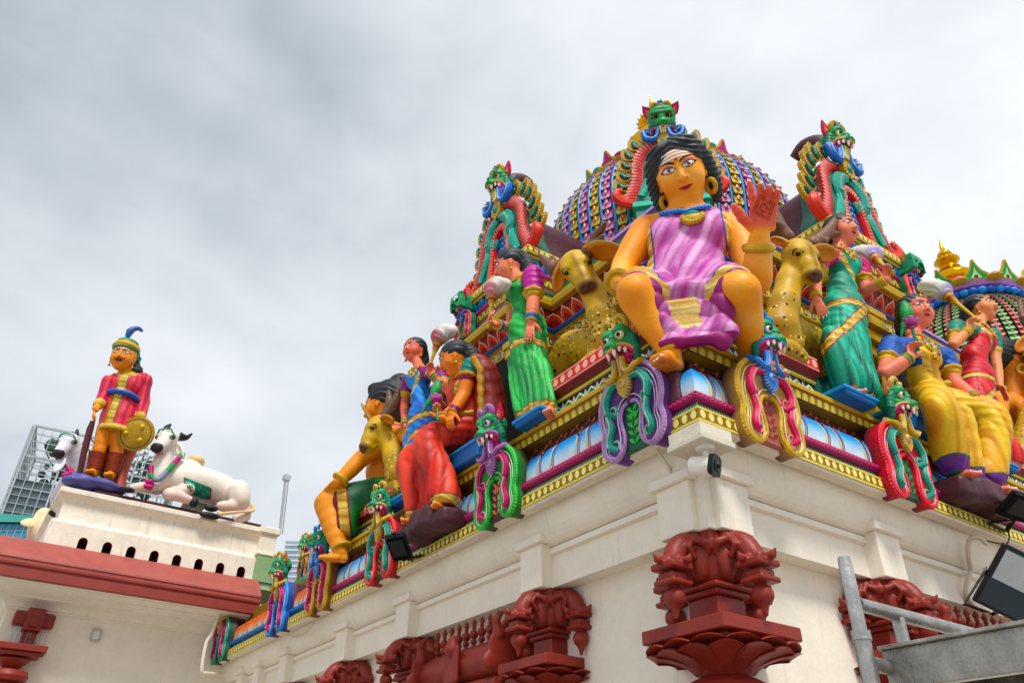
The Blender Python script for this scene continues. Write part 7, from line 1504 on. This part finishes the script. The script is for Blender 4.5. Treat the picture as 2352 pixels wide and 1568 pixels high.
    K = SDF(.025, .05); K.chain([YS(960, 930, 13.9), YS(900, 1080, 13.8), YS(870, 1230, 13.7)], [.17, .14, .13], 'b05a4c'); K.chain([YS(810, 900, 13.8), YS(770, 1160, 13.7)], [.09, .09], '4c2228'); K.mesh('rear_support', 'paint', F.root)
soldier()
def cow(label, hc, f, lat, H, parts, col='e8e0d4', tint='e0a8a0', horns=(), ears=(), hooves=(), saddle=None, garland=None, hump=None, tail=None, base=None):
    F = Fig('cow_statue', label, 'cow statue', base, h=.018, k=.05, group='white cow statues on the annexe parapet'); S = F.S; f = nrm(f); lat = nrm(np.array(lat) - f * (np.array(lat) @ f)); u = np.cross(f, lat); u = u if u[2] > 0 else -u; R = np.array([lat, u, f]); L = lambda a, b, d: hc + H * (a * lat + b * u + d * f)
    S.ell(L(0, .05, 0), np.array((.22, .22, .26)) * H, col, R, k=.05); S.chain([L(0, .02, .1), L(0, -.05, .34), L(0, -.08, .5)], np.array([.2, .15, .14]) * H, col, .05); S.ell(L(0, -.08, .56), np.array((.15, .12, .10)) * H, '282024', R, k=.02)
    S.ell(L(0, -.20, .48), np.array((.10, .05, .10)) * H, 'd8808c', R, k=.03)
    for g in (-1, 1): S.ell(L(g * .14, .12, .10), np.array((.07, .07, .08)) * H, col, R); S.ell(L(g * .07, -.01, .58), np.array((.03, .03, .03)) * H, 'd87888', R, k=.01)
    for ch in parts: S.chain([q[0] for q in ch], [q[1] for q in ch], col, .07, n=3)
    if hump is not None: S.ell(hump[0], hump[1], 'dcc090', None, k=.05)
    def pc(Pp, colr_, ids):
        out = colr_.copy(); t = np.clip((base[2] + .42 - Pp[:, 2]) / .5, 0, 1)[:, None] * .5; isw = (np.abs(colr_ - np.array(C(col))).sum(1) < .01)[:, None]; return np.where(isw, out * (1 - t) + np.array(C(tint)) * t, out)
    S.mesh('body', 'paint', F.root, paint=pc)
    for g in (-1, 1):
        out = nrm(f * .6 + lat * g * .8 + u * .1); ec = S.hit(np.array([L(g * .20, .10, .16) + out * .3]), -out, 40, .5)[0] - out * .02; mb = MB(); mb.ell(ec, (.05 * H,) * 3, 'f4eee4', 7); mb.ell(ec + out * .022 * H, (.04 * H,) * 3, '4a3014', 7); mb.ell(ec + out * .038 * H, (.026 * H,) * 3, '080606', 6); mb.build('eye', 'paint', F.root, True)
        a1 = nrm(np.cross(out, u)); MB().tube([ec + out * .02 * H + .056 * H * (cos(t) * a1 * 1.3 + sin(t) * np.cross(a1, out) * .9) for t in np.linspace(0, 2 * pi, 13)[:-1]], .011 * H, '3a2c28', 5, closed=True).build('eye_line', 'paint', F.root, True)
    for pts in horns: MB().tube(cat(pts, 4), np.interp(np.arange(4 * (len(pts) - 1) + 1), [0, 4 * (len(pts) - 1)], [.12, .02]) * H, '201c22', 9).build('horn', 'paint', F.root, True)
    for b0, tip in ears:
        d = nrm(tip - b0); ln = np.linalg.norm(tip - b0); nn = nrm(f - d * (f @ d)); w = np.cross(d, nn); G = SDF(.016, .02); G.ell((b0 + tip) / 2, (ln * .55, ln * .26, .04), col, np.array([d, w, nn])); G.ell((b0 + tip) / 2 + nn * .05, (ln * .42, ln * .16, .04), 'd88890', np.array([d, w, nn]), sub=True, k=.01); G.mesh('ear', 'paint', F.root)
    for c_, rr in hooves: K = SDF(.016, .03); K.ell(c_, rr, '1c181e'); K.mesh('hoof', 'paint', F.root)
    if garland:
        mb = MB(); q = cat(garland[0], 8)
        for k, p in enumerate(q): cc = ('b02868', '1c8c48', '8090a8', '8090a8', '1c8c48')[(k // 6) % 5]; mb.ell(p, (.062, .062, .062), cc, 5)
        for k in range(9): mb.ell(garland[1] + np.array([rnd.uniform(-.07, .07), rnd.uniform(-.03, .03), rnd.uniform(-.08, .06)]), (.06,) * 3, 'c02878', 5)
        mb.build('flower_garland', 'orn', F.root, True)
    if tail: MB().tube(cat(tail, 5), np.interp(np.arange(5 * (len(tail) - 1) + 1), [0, 8, 5 * (len(tail) - 1)], [.04, .03, .045]), 'dcc090', 7).build('tail', 'paint', F.root, True)
    MB().tube([L(-.24, .08, .12), L(-.15, .27, .10), L(0, .30, .10), L(.15, .27, .10), L(.24, .08, .12)], .02 * H, '1c9068', 6).build('head_band', 'orn', F.root, True)
    return F, S
hc = YS(1235, 880, 13.45); fw = nrm(YS(1120, 925, 13.0) - hc)
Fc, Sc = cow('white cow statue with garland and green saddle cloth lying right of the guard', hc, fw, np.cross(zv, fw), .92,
    [[(YS(1240, 900, 13.5), .15), (YS(1205, 1010, 13.5), .17), (YS(1180, 1120, 13.5), .24), (YS(1160, 1200, 13.5), .24)], [(YS(1180, 1170, 13.55), .27), (YS(1350, 1180, 13.65), .36), (YS(1560, 1230, 13.7), .36), (YS(1720, 1310, 13.7), .34)], [(YS(1280, 1120, 13.6), .25), (YS(1400, 1100, 13.65), .22)],
     [(YS(1150, 1230, 13.4), .12), (YS(1050, 1225, 13.2), .09), (YS(975, 1235, 13.15), .075)], [(YS(1390, 1240, 13.3), .12), (YS(1240, 1275, 13.2), .105), (YS(1300, 1290, 13.15), .09), (YS(1400, 1325, 13.15), .08)],
     [(YS(1750, 1250, 13.35), .24), (YS(1760, 1330, 13.3), .22)], [(YS(1740, 1370, 13.3), .13), (YS(1620, 1365, 13.2), .10)], [(YS(1790, 1350, 13.45), .14), (YS(1800, 1440, 13.3), .11), (YS(1740, 1460, 13.25), .10)]],
    horns=[[YS(1320, 855, 13.5), YS(1370, 862, 13.5), YS(1412, 832, 13.5)], [YS(1228, 805, 13.45), YS(1232, 785, 13.45), YS(1258, 765, 13.45)]], ears=[(YS(1300, 905, 13.45), YS(1340, 1010, 13.3))],
    hooves=[(YS(935, 1245, 13.12), (.15, .09, .06)), (YS(1425, 1338, 13.12), (.10, .09, .12)), (YS(1550, 1382, 13.12), (.15, .09, .07)), (YS(1540, 1435, 13.05), (.22, .08, .075))], hump=(YS(1440, 1035, 13.65), (.2, .17, .14)),
    garland=([YS(1110, 1080, 13.2), YS(1110, 1150, 13.15), YS(1160, 1170, 13.12), YS(1230, 1110, 13.15), YS(1290, 1040, 13.25), YS(1340, 985, 13.35)], YS(1092, 1200, 13.12)), tail=[YS(1850, 1350, 13.4), YS(1858, 1400, 13.2), YS(1740, 1410, 13.05), YS(1600, 1425, 13.0)], base=YS(1300, 1300, 13.5))
mb = MB(); qs = [];
for i in range(9):
    for j in range(7): qs.append(YS(1412 + 27 * i + 3 * j, 1080 + 9.5 * i + 20 * j * (1 - .18 * ((i - 4) / 4) ** 2), 12.6))
Q = Sc.hit(np.array(qs), nrm(np.array([0, 1, 0])), 60, 2.) - np.array([0, .015, 0]); cc = []
for i in range(9):
    for j in range(7): cc.append(C('c89430') if (j == 6) else C('7a4a20') if j == 5 or i in (0, 8) else C('14866c') if (i + j) % 3 else C('5cb8a0'))
mb.add(Q, [[i * 7 + j, i * 7 + j + 1, (i + 1) * 7 + j + 1, (i + 1) * 7 + j] for i in range(8) for j in range(6)], np.array(cc)); mb.build('saddle_cloth', 'orn', Fc.root, True)
hc = YS(510, 905, 14.0); fw = nrm(YS(400, 975, 13.6) - hc)
cow('grey white cow statue lying left behind the guard', hc, fw, np.cross(zv, fw), .85, [[(YS(520, 920, 14.0), .17), (YS(570, 1030, 14.1), .19), (YS(600, 1120, 14.2), .25)], [(YS(600, 1150, 14.3), .3), (YS(540, 1250, 14.9), .35), (YS(480, 1330, 15.6), .3)], [(YS(500, 1290, 14.9), .16), (YS(450, 1370, 14.6), .12), (YS(440, 1420, 14.5), .10)]], col='d4d6de', horns=[[YS(535, 850, 14.0), YS(560, 840, 14.0), YS(570, 800, 14.0)]],
    ears=[(YS(565, 900, 14.1), YS(650, 940, 14.2)), (YS(470, 1010, 13.8), YS(405, 1115, 13.7))], hooves=[(YS(410, 1420, 14.4), (.14, .1, .08))], garland=([YS(500, 1090, 13.8), YS(560, 1150, 13.7), YS(630, 1120, 13.7), YS(655, 1080, 13.8)], YS(500, 1140, 13.75)), base=YS(520, 1250, 14.2))
hc = YS(320, 1450, 17.0); fw = nrm([.2, 1, -.1])
cow('cream cow statue seen from behind with a black horn low at the far left', hc, fw, np.cross(zv, fw), .85, [[(hc, .17), (YS(300, 1530, 17.0), .24), (YS(310, 1600, 17.1), .3)]], col='ecd8b0', horns=[[YS(318, 1430, 17.0), YS(318, 1410, 17.0), YS(330, 1382, 17.0)]], ears=[(YS(290, 1480, 16.9), YS(155, 1492, 16.7))], base=YS(320, 1600, 17.))
# ================================================================== background
def box_tower(name, label, c, hs, rot, colr, cell, bars, mat='glass', cat_='tower', floors=None, grp_=None, glass='5a7c84'):
    t = thing(name, label, cat_, (c[0], c[1], 0)); cr, sr = cos(rot), sin(rot); A = np.array([cr, sr, 0]); B = np.array([-sr, cr, 0])
    mb = MB((np.array([c[0], c[1], 0.]), A, B, zv)); mb.box((-hs[0], -hs[1], 0), (hs[0], hs[1], hs[2] * floors if floors else hs[2]), glass); mb.build('glass_wall', mat, t)
    mb = MB((np.array([c[0], c[1], 0.]), A, B, zv)); nz = int(hs[2] / cell)
    for k in range(nz + 1):
        z_ = hs[2] - k * cell; r = bars * (2.2 if k % 4 == 0 else 1)
        mb.box((-hs[0] - .6, -hs[1] - .6, z_ - r), (hs[0] + .6, hs[1] + .6, z_), colr) if floors is None or z_ < hs[2] * floors else [mb.box(*b, colr) for b in (((-hs[0], -hs[1] - r, z_ - r), (hs[0], -hs[1] + r, z_ + r)), ((-hs[0], hs[1] - r, z_ - r), (hs[0], hs[1] + r, z_ + r)), ((-hs[0] - r, -hs[1], z_ - r), (-hs[0] + r, hs[1], z_ + r)), ((hs[0] - r, -hs[1], z_ - r), (hs[0] + r, hs[1], z_ + r)))]
    for ax_, (h0, h1) in enumerate(((hs[0], hs[1]), (hs[1], hs[0]))):
        n = int(2 * h0 / cell)
        for k in range(n + 1):
            p = -h0 + 2 * h0 * k / n; r = bars * (1.8 if k % 4 == 0 else .8)
            for sg in (-1, 1):
                q = sg * (h1 + .7); lo, hi = ((p - r, q - r, 0), (p + r, q + r, hs[2])) if ax_ == 0 else ((q - r, p - r, 0), (q + r, p + r, hs[2])); mb.box(lo, hi, colr)
    mb.build('lattice_frame', 'matte', t); return t, A, B
p = far(205, 1180, 230); top = far(75, 1012, 230)[2]; ca = atan2(CF[1], CF[0])
tw, A_, B_ = box_tower('lattice_tower', 'tall glass tower wrapped in a pale steel lattice at the far left', p, (20, 14, top), ca - radians(62), 'a2aaaa', 2.3, .13, floors=.84, glass='56666a')
mb = MB((np.array([p[0], p[1], 0.]), A_, B_, zv)); rnd.seed(4)
for k in range(60):
    x_, y_ = rnd.uniform(-16, 16), rnd.uniform(-12, 12); z_ = top * .86 + rnd.uniform(0, top * .13); mb.ell((x_, y_, z_), (rnd.uniform(.8, 2.2),) * 3, '2c4a34', 4)
for k in range(30): a, b = (rnd.uniform(-16, 16), -13), (rnd.uniform(-16, 16), 13); z_ = top * rnd.uniform(.86, 1); mb.tube([(a[0], a[1], z_), (b[0], b[1], z_)], .3, '98a8a4', 4)
mb.build('roof_garden_frames', 'matte', tw)
p = far(20, 1210, 150); z1_ = far(20, 1165, 150)[2]; z2_ = far(60, 1150, 150)[2]; t = thing('office_building', 'low glass office block with a sloping teal roof at the far left edge', 'building', (p[0], p[1], 0)); fr = (np.array([p[0], p[1], 0.]), np.array([CR[0], CR[1], 0]), nrm([CF[0], CF[1], 0]), zv)
mb = MB(fr); mb.box((-10, 0, 0), (9, 14, z1_ - 2.5), '3c84a0'); mb.build('glass_wall', 'glass', t); mb = MB(fr)
mb.add([(-11, -1, z1_ - 2.5), (10, -1, z1_ - 2.5), (6, 4, z2_ - .8), (-7, 4, z2_), (-11, 15, z1_ - 2.5), (10, 15, z1_ - 2.5), (6, 10, z2_ - .8), (-7, 10, z2_)], [[0, 1, 2, 3], [1, 5, 6, 2], [5, 4, 7, 6], [4, 0, 3, 7], [3, 2, 6, 7]], '2c8478'); mb.build('roof', 'matte', t)
mb = MB(fr)
for k in range(14): mb.box((-10 + k * 1.45, -.15, 0), (-9.88 + k * 1.45, 0.0, z1_ - 2.6), '8cb0b8');
for k in range(8): mb.box((-10.1, -.2, z1_ - 4 - k * 1.6), (9.1, -.02, z1_ - 3.9 - k * 1.6), '8cb0b8')
mb.build('mullions', 'matte', t)
p = far(690, 1290, 190); z1_ = far(690, 1232, 190)[2]; t = thing('office_block', 'pale blue grey office block behind the left end of the roof', 'building', (p[0], p[1], 0)); fr = (np.array([p[0], p[1], 0.]), np.array([CR[0], CR[1], 0]), nrm([CF[0], CF[1], 0]), zv)
mb = MB(fr); mb.box((-4.5, 0, 0), (9, 14, z1_), '8c9cac'); mb.build('wall', 'glass', t); mb = MB(fr)
for k in range(16): mb.box((-4.6, -.12, z1_ - 1.2 - k * 1.3), (9.1, .0 - .02, z1_ - .75 - k * 1.3), 'c0c8d0')
mb.build('floor_bands', 'matte', t)
mt_ = thing('crane_mast', 'thin pale lattice mast standing behind the annexe parapet', 'mast', far(645, 1215, 120)); a, b = far(644, 1225, 120), far(658, 1100, 120); mb = MB()
for k in range(3): o = np.array([.35 * cos(k * 2.1), .35 * sin(k * 2.1), 0]); mb.tube([a + o, b + o], .06, 'a8a8ac', 4)
for k in range(30): q = a + (b - a) * k / 30; q2 = a + (b - a) * (k + 1) / 30; mb.tube([q + [.35, 0, 0], q2 + [-.18, .3, 0]], .05, 'a8a8ac', 3)
mb.box(b - [.5, .5, .2], b + [.5, .5, .6], 'a8a8ac'); mb.build('lattice', 'matte', mt_)
# rear left wing roof: green cornice with a small ornament
wing = thing('rear_wing', 'green and yellow moulded roof edge of the rear wing behind the blue arch', 'building', (1.2, 12, 5)); WP = [(1.15, 20), (1.15, 8.9)]
mb = MB(); sweep(mb, WP, [(-.3, 5.2, 'gdk'), (-.2, 5.5, '2a9c40'), (.0, 5.62, 'gdk'), (-.02, 5.74, '3c7a30'), (.12, 5.84, 'green'), (.16, 5.87, 'yel'), (.16, 5.90, '58a028'), (.18, 5.98, 'gdk'), (.0, 6.02, 'gdk'), (-1., 6.02, 'gdk')]); motifs(mb, WP, (-.02, 5.745), (.12, 5.835), .14, [(bloom(.38, .9, .05), 'c8b048', 0)]); mb.build('cornice', 'trim', wing)
p = X(705, 1280, 2.2); gq = gargoyle((p - zv * .75, np.array([0, -1., 0]), zv, np.array([-1., 0, 0])), 'small weathered makara ornament far behind on the rear wing roof', '5088c0', '7a5030', 'c87848', 'd0c8a0', '40302c', '805040', 'c8a23a', 'c8a23a')
mb = MB(); mb.box((1.9, p[1] - .9, 5.0), (3.2, p[1] + .9, p[2] - .7), '3c9870'); mb.build('ornament_base', 'trim', wing)
# second shrine dome at the far right
def dome2():
    c = far(2268, 850, 25); s = 25 / 15.4; zb_ = c[2]; t = thing('far_temple_dome', 'second dome with red and green scales and a green crest at the right edge', 'dome', c); r0 = 2.6
    pr_ = cat([(2.75, -2.2), (2.75, -1.0), (2.62, 0), (2.35, .8), (1.9, 1.5), (1.5, 1.9)], 6); MB().lathe([(r - .03, z + zb_) for r, z in pr_], '3a3020', 48, (c[0], c[1], 0)).build('dome_shell', 'orn', t, True)
    sg = np.r_[0, np.cumsum(np.linalg.norm(np.diff(pr_, axis=0), axis=1))]; mb = MB(); rows_ = 22; NC_ = 54; th_ = sg[-1] / rows_; cam_a = atan2(CAM[1] - c[1], CAM[0] - c[0])
    for k in range(NC_):
        an = 2 * pi * k / NC_
        if abs((an - cam_a + pi) % (2 * pi) - pi) > 1.9: continue
        pal = [('c83838', '701818', 'f0b0a8', 'teal'), ('2c9c50', '0e4a28', 'b8e0a8', 'c82860')][k % 2]
        for r in range(rows_):
            def Q(u, v_, o): tt = (r + v_) * th_; rr = np.interp(tt, sg, pr_[:, 0]) + o; zz = np.interp(tt, sg, pr_[:, 1]) + zb_ + o * .3; a = an + u * pi / NC_ * .8; return (c[0] + rr * cos(a), c[1] + rr * sin(a), zz)
            lob = [(-1, .1), (-.5, -.04), (0, .04), (.5, -.04), (1, .1)]; V = [Q(u, v_, .0) for u, v_ in lob] + [Q(u, v_, .10) for u, v_ in lob] + [Q(u, .5, .07) for u, v_ in lob] + [Q(u, 1.02, .02) for u, v_ in lob]; n = 5
            mb.add(V, [[q * n + i, q * n + i + 1, (q + 1) * n + i + 1, (q + 1) * n + i] for q in range(3) for i in range(n - 1)], np.array([C(pal[1])] * 5 + [C(pal[2])] * 5 + [C(pal[0])] * 5 + [C(pal[1])] * 5))
            j = [Q(.3 * cos(a), .5 + .2 * sin(a), .11) for a in np.linspace(0, 2 * pi, 7)[:-1]]; mb.add(j, [list(range(6))], pal[3])
    mb.build('scale_tiles', 'orn', t)
    mb = MB(); q = zb_ - 2.2; mb.box((c[0] - 2.7, c[1] - 2.7, 0), (c[0] + 2.7, c[1] + 2.7, q - .9), 'cream'); mb.box((c[0] - 2.9, c[1] - 2.9, q - .9), (c[0] + 2.9, c[1] + 2.9, q - .6), 'gold'); mb.lathe([(2.5, -.6, 'green'), (2.5, -.3, 'blue'), (2.85, -.1, 'gold'), (2.85, .05, 'gold'), (2.5, .1, 'blu2')], 'blue', 40, (c[0], c[1], q)); mb.build('base_tower', 'trim', t)
    z_ = zb_ + 1.9; mb = MB(); mb.lathe([(1.45, -.12, 'blue'), (1.75, -.02, 'blu2'), (1.8, .1, 'blue'), (1.6, .16, 'lilac'), (1.85, .22, 'b070a8'), (1.9, .34, 'lilac'), (1.95, .40, 'gold'), (1.7, .5, 'gold'), (1.0, .9, 'c85080'), (.5, 1.15, 'gold')], 'blue', 48, (c[0], c[1], z_)); mb.build('crest_ring', 'orn', t, True, 40)
    mb = MB()
    for k in range(44): a = 2 * pi * k / 44; mb.ell((c[0] + 1.8 * cos(a), c[1] + 1.8 * sin(a), z_ + .03), (.15, .15, .12), ('1c60c0', '3c90e8')[k % 2], 6)
    mb.build('petal_ring', 'orn', t, True); mb = MB()
    for k in range(12):
        a = 2 * pi * (k + .3) / 12; ra = np.array([cos(a), sin(a), 0]); ta = np.array([-sin(a), cos(a), 0]); mb.fr = (np.array([c[0], c[1], z_ + .38]) + ra * 1.85, ta, nrm(zv + ra * .25), ra); o = [(-.52, 0), (-.40, .18), (-.2, .34), (-.09, .55), (-.04, .72), (.04, .72), (.09, .55), (.2, .34), (.40, .18), (.52, 0)]
        mb.poly(o, -.06, .03, 'c09a2c'); mb.poly([(x * .76, y * .82 + .02) for x, y in o], .0, .04, '1c9440', center=(0, .25)); mb.poly([(x * .3, y * .5 + .06) for x, y in o], .0, .05, 'a8e090', center=(0, .2)); mb.ell((0, .12, .04), (.07, .07, .04), 'mag', 6)
        mb.fr = None; a2 = a + pi / 12; ra2 = np.array([cos(a2), sin(a2), 0]); mb.ell(np.array([c[0], c[1], z_ + .40]) + ra2 * 1.95, (.26, .26, .10), 'c09a2c', 7); mb.ell(np.array([c[0], c[1], z_ + .44]) + ra2 * 1.98, (.2, .2, .10), 'd070a8', 7)
    mb.build('crest_points', 'orn', t, True, 30); kalasha(t, c[:2], z_ + 1.1, 1.02)
dome2()
# ================================================================== equipment
E0 = np.array([-.0, -.0, 4.57]); t = thing('security_camera', 'white bullet security camera hanging from a junction box under the eaves corner', 'security camera', (0.1, .1, 4.5))
cc_ = X(1614, 1000, .12) * 0 + np.array([.13, .13, 4.50])
dg_ = nrm([1, 1, 0]); dg2 = nrm([1, -1, 0]); mb = MB((np.array([.13, .13, 4.40]), np.array([1., 0, 0]), np.array([0, 1., 0]), zv))
mb.box((-.19, -.19, .06), (.19, .19, .168), 'd8d0c0', .008); mb.box((-.205, -.205, .0), (.205, .205, .06), 'cfc8b8', .01); mb.build('junction_box', 'edge', t, True, 30)
mb = MB(); o = np.array([.10, .06, 4.40]); mb.lathe([(.02, -.035), (.075, -.03), (.08, -.012), (.085, 0)], 'e0dcd4', 24, o); mb.tube([o, o - zv * .07, o - zv * .10 + dg2 * .02], .028, 'e4e0d8', 10); mb.build('mount', 'black', t, True, 40)
d = nrm(nrm([.35, -1, -.25])); a_ = nrm(np.cross(d, zv)); b_ = np.cross(a_, d); cb = o - zv * .16 - d * .02; mb = MB()
mb.lathe([(.045, -.13), (.072, -.125), (.078, -.10), (.08, .08), (.078, .09)], 'ece8e2', 28, cb, (a_, b_, d)); mb.build('housing', 'black', t, True, 40)
mb = MB((cb + d * .09, a_, b_, d)); q = [(.088 * np.sign(cos(u)) * abs(cos(u)) ** .5, .088 * np.sign(sin(u)) * abs(sin(u)) ** .5) for u in np.linspace(0, 2 * pi, 33)[:-1]]; mb.poly(q, -.03, .012, '0c0c10'); mb.poly([(x * .52, y * .52) for x, y in q], .0, .02, '2c3038'); mb.build('front_shroud', 'black', t, True, 30)
mb = MB(); mb.ell(cb + d * .108, (.03, .03, .03), '101418', 10); mb.build('lens', 'black', t, True)
def floodlight(label, c, n, upv, w, h, face=False, bracket=None):
    t = thing('floodlight', label, 'floodlight', c, 'black floodlights fixed to the eaves'); n = nrm(n); a = nrm(np.cross(upv, n)); b = np.cross(n, a); fr = (np.asarray(c, float), a, b, n)
    mb = MB(fr); mb.box((-w, -h, -.02), (w, h, .03), '0c0d10', .012); mb.box((-w * .62, -h * .7, -.055), (w * .62, h * .7, -.02), '101114', .01); mb.build('housing', 'black', t, True, 30)
    mb = MB(fr)
    for k in range(15): x = -w * .9 + 1.8 * w * k / 14; mb.box((x - .003, -h * .95, -.05), (x + .003, h * .95, -.018), '0c0d10')
    mb.build('cooling_fins', 'black', t)
    mb = MB(fr); mb.box((-w * .9, -h * .9, .03), (w * .9, h * .9, .034), '2c3c48'); mb.build('glass', 'glass', t)
    mb = MB(fr); mb.box((-w * .84, -h * .1, .0345), (w * .84, h * .84, .037), 'b8c0c4', 0)
    for i in range(14):
        for j in range(8): mb.box((-w * .7 + i * w * .105, h * .12 + j * h * .085, .0375), (-w * .7 + i * w * .105 + .007, h * .12 + j * h * .085 + .006, .039), 'd8dcd8')
    mb.build('led_panel', 'black', t)
    mb = MB()
    for g in (-1, 1):
        p0 = np.asarray(c) + a * g * (w + .02); p1 = bracket[g > 0] if bracket else p0 - n * .2; dd = nrm(p1 - p0); s_ = nrm(np.cross(a, dd)); V = [p + s_ * k1 * .025 + a * k2 * .004 for p in (p0 - dd * .03, p1) for k1 in (-1, 1) for k2 in (-1, 1)]
        mb.add(V, [[0, 1, 3, 2], [4, 6, 7, 5], [0, 4, 5, 1], [2, 3, 7, 6], [0, 2, 6, 4], [1, 5, 7, 3]], '101114'); mb.lathe([(.001, .02), (.018, .018), (.02, .0)], 'grey', 8, p0 + a * g * .006, (b, n, a * g))
    if bracket: q0, q1 = bracket; s_ = nrm(np.cross(q1 - q0, zv)) * .025; mb.add([q0 - s_, q0 + s_, q1 + s_, q1 - s_, q0 - s_ - zv * .006, q0 + s_ - zv * .006, q1 + s_ - zv * .006, q1 - s_ - zv * .006], [[0, 1, 2, 3], [4, 5, 6, 7], [0, 1, 5, 4], [2, 3, 7, 6]], '101114')
    mb.build('bracket', 'black', t, True, 30); return t
def lg(x, y): return ((1100 + x / 2.063) / 1.63265, (1800 + y / 2.063) / 1.63265)
c = X(*lg(815, 510), -.42); floodlight('black floodlight seen from behind on the left eave in front of the red arch', c, nrm([-.55, .35, .75]) if False else nrm([.35, .45, .82]), nrm([.6, -.8, 0]), .19, .13, bracket=(X(*lg(1000, 575), -.03), X(*lg(900, 620), -.03)))
pipe('cable', 'thin cream cable curling under the left floodlight', [X(*lg(940, 600), -.12), X(*lg(975, 650), -.10), X(*lg(1060, 670), -.03), X(*lg(1120, 635), .05)], .007, 'd8d0c0', 'black', 'cable')
def rg(x, y): return ((2900 + x / 2.063) / 1.63265, (1800 + y / 2.063) / 1.63265)
c = Y(*rg(1915, 205), -.42); floodlight('black floodlight seen from behind at the right end of the eave', c, nrm([.3, .4, .85]), nrm([.85, -.3, -.2]), .17, .21, bracket=(Y(*rg(1660, 330), -.04), Y(*rg(1800, 395), -.04)))
def rf(x, y): return ((2900 + x / 2.375) / 1.63265, (1900 + y / 2.375) / 1.63265)
c = Y(*rf(2130, 680), -.35); n_ = nrm(nrm(CAM - c) * .75 + CR * .35 - zv * .25); floodlight('large floodlight with a grey glass face mounted on the wall at the right edge', c, n_, nrm(CU * .9 + CR * .45), .27, .33, bracket=(Y(*rf(1700, 860), .30), Y(*rf(1950, 950), .30)))
pipe('conduit', 'ribbed cream conduit running down from the eave to the right floodlight', [Y(*rf(1900, 330), -.02), Y(*rf(1820, 270), .0), Y(*rf(1745, 300), .08), Y(*rf(1735, 440), .16), Y(*rf(1755, 560), .27), Y(*rf(1720, 700), .30), Y(*rf(1715, 780), .34), Y(*rf(1790, 880), .36), Y(*rf(1920, 940), .3)], .026, 'cfc4b0', n=14)
pipe('black_cable', 'short black cable below the upper right floodlight', [Y(*rf(2095, 205), -.25), Y(*rf(2100, 280), -.2), Y(*rf(2060, 330), -.1), Y(*rf(1900, 300), -.02)], .008, '141418', 'black', 'cable')
# access tower of aluminium tube at the lower right
tA = far(*rf(660, 600), 2.75); sc = thing('scaffold_tower', 'worn aluminium access tower with round rails and a channel edged platform at the lower right', 'scaffold', (tA[0], tA[1], 0)); xA, yA = tA[0], tA[1]
zt = Y(*rf(630, 450), yA)[2]; mb = MB()
mb.tube([(xA, yA, 0), (xA, yA, zt - .26)], .0285, 'a8a6a2', 16); mb.tube([(xA, yA, zt - .285), (xA, yA, zt - .255)], .033, 'b0aeac', 16); mb.tube([(xA, yA, zt - .27), (xA, yA, zt - .03), (xA, yA, zt)], [.0245, .0245, .022], 'b8b6b4', 16); mb.build('post', 'metal', sc, True, 40)
z1_ = Y(*rf(775, 870), yA)[2]; mb = MB(); mb.tube([(xA + .02, yA, z1_), (xA + 2.0, yA, z1_)], .0245, 'b2b0ac', 16); mb.build('rail', 'metal', sc, True, 40)
z2_ = Y(*rf(900, 1400), yA)[2]; mb = MB(); mb.tube([(xA + .02, yA, z2_), (xA + 2.0, yA, z2_)], .0245, 'b2b0ac', 16); mb.build('rail', 'metal', sc, True, 40)
xr = Y(*rf(1110, 1000), yA)[0]; mb = MB(); mb.box((xr - .014, yA - .02, z1_ - .9), (xr + .014, yA + .02, z1_ + .0), 'b0aeac', .004); mb.build('brace', 'metal', sc, True, 30)
xr = Y(*rf(1160, 1500), yA)[0]; mb = MB(); mb.box((xr + .0, yA - .03, z2_ - .9), (xr + .05, yA + .02, z2_), 'b0aeac', .004); mb.build('brace', 'metal', sc, True, 30)
xp = xA + .10; pT = X(*rf(935, 1245), xp); pE = X(*rf(2233, 960), xp); zp = pT[2]; y0_ = pT[1]
mb = MB(); mb.box((xp - .012, y0_ - 2.6, zp - .012), (xp + .03, y0_, zp), 'a6a298', .002); mb.box((xp + .012, y0_ - 2.6, zp - .135), (xp + .022, y0_, zp - .012), 'a09c94', .002); mb.box((xp + .022, y0_ - 2.6, zp - .135), (xp + .06, y0_, zp - .128), 'a6a298', .002); mb.build('platform_edge', 'metal', sc, True, 30)
mb = MB(); mb.box((xp + .03, y0_ - 2.6, zp - .03), (xp + .62, y0_ - .02, zp - .015), '6c6860', .002); mb.box((xp + .60, y0_ - 2.6, zp - .135), (xp + .612, y0_, zp - .0), 'a09c94', .002)
mb.build('deck', 'metal', sc, True, 30); mb = MB()
for k in range(4): MB().box((xp + .06, y0_ - .04 - .6 * k, zp - .11), (xp + .59, y0_ - .0 - .6 * k, zp - .031), '8c8880', .002).build('cross_beam', 'metal', sc, True, 30)
pipe('wall_cable', 'thin cream painted cable running down the cornice left of the corner camera', [X(1497, 1015, .02), X(1530, 1062, .14), X(1541, 1085, .22), X(1538, 1108, .34)], .012, 'cfc2ac', n=6)
pipe('wall_cable', 'thin cream painted cable below the left end of the eaves', [X(720, 1430, .03), X(700, 1452, .10), X(672, 1462, .2)], .018, 'cfc2ac', n=6)
print('objects', len(bpy.data.objects), 'polys', sum(len(m.polygons) for m in bpy.data.meshes), 'time', round(time.time() - T0, 1))
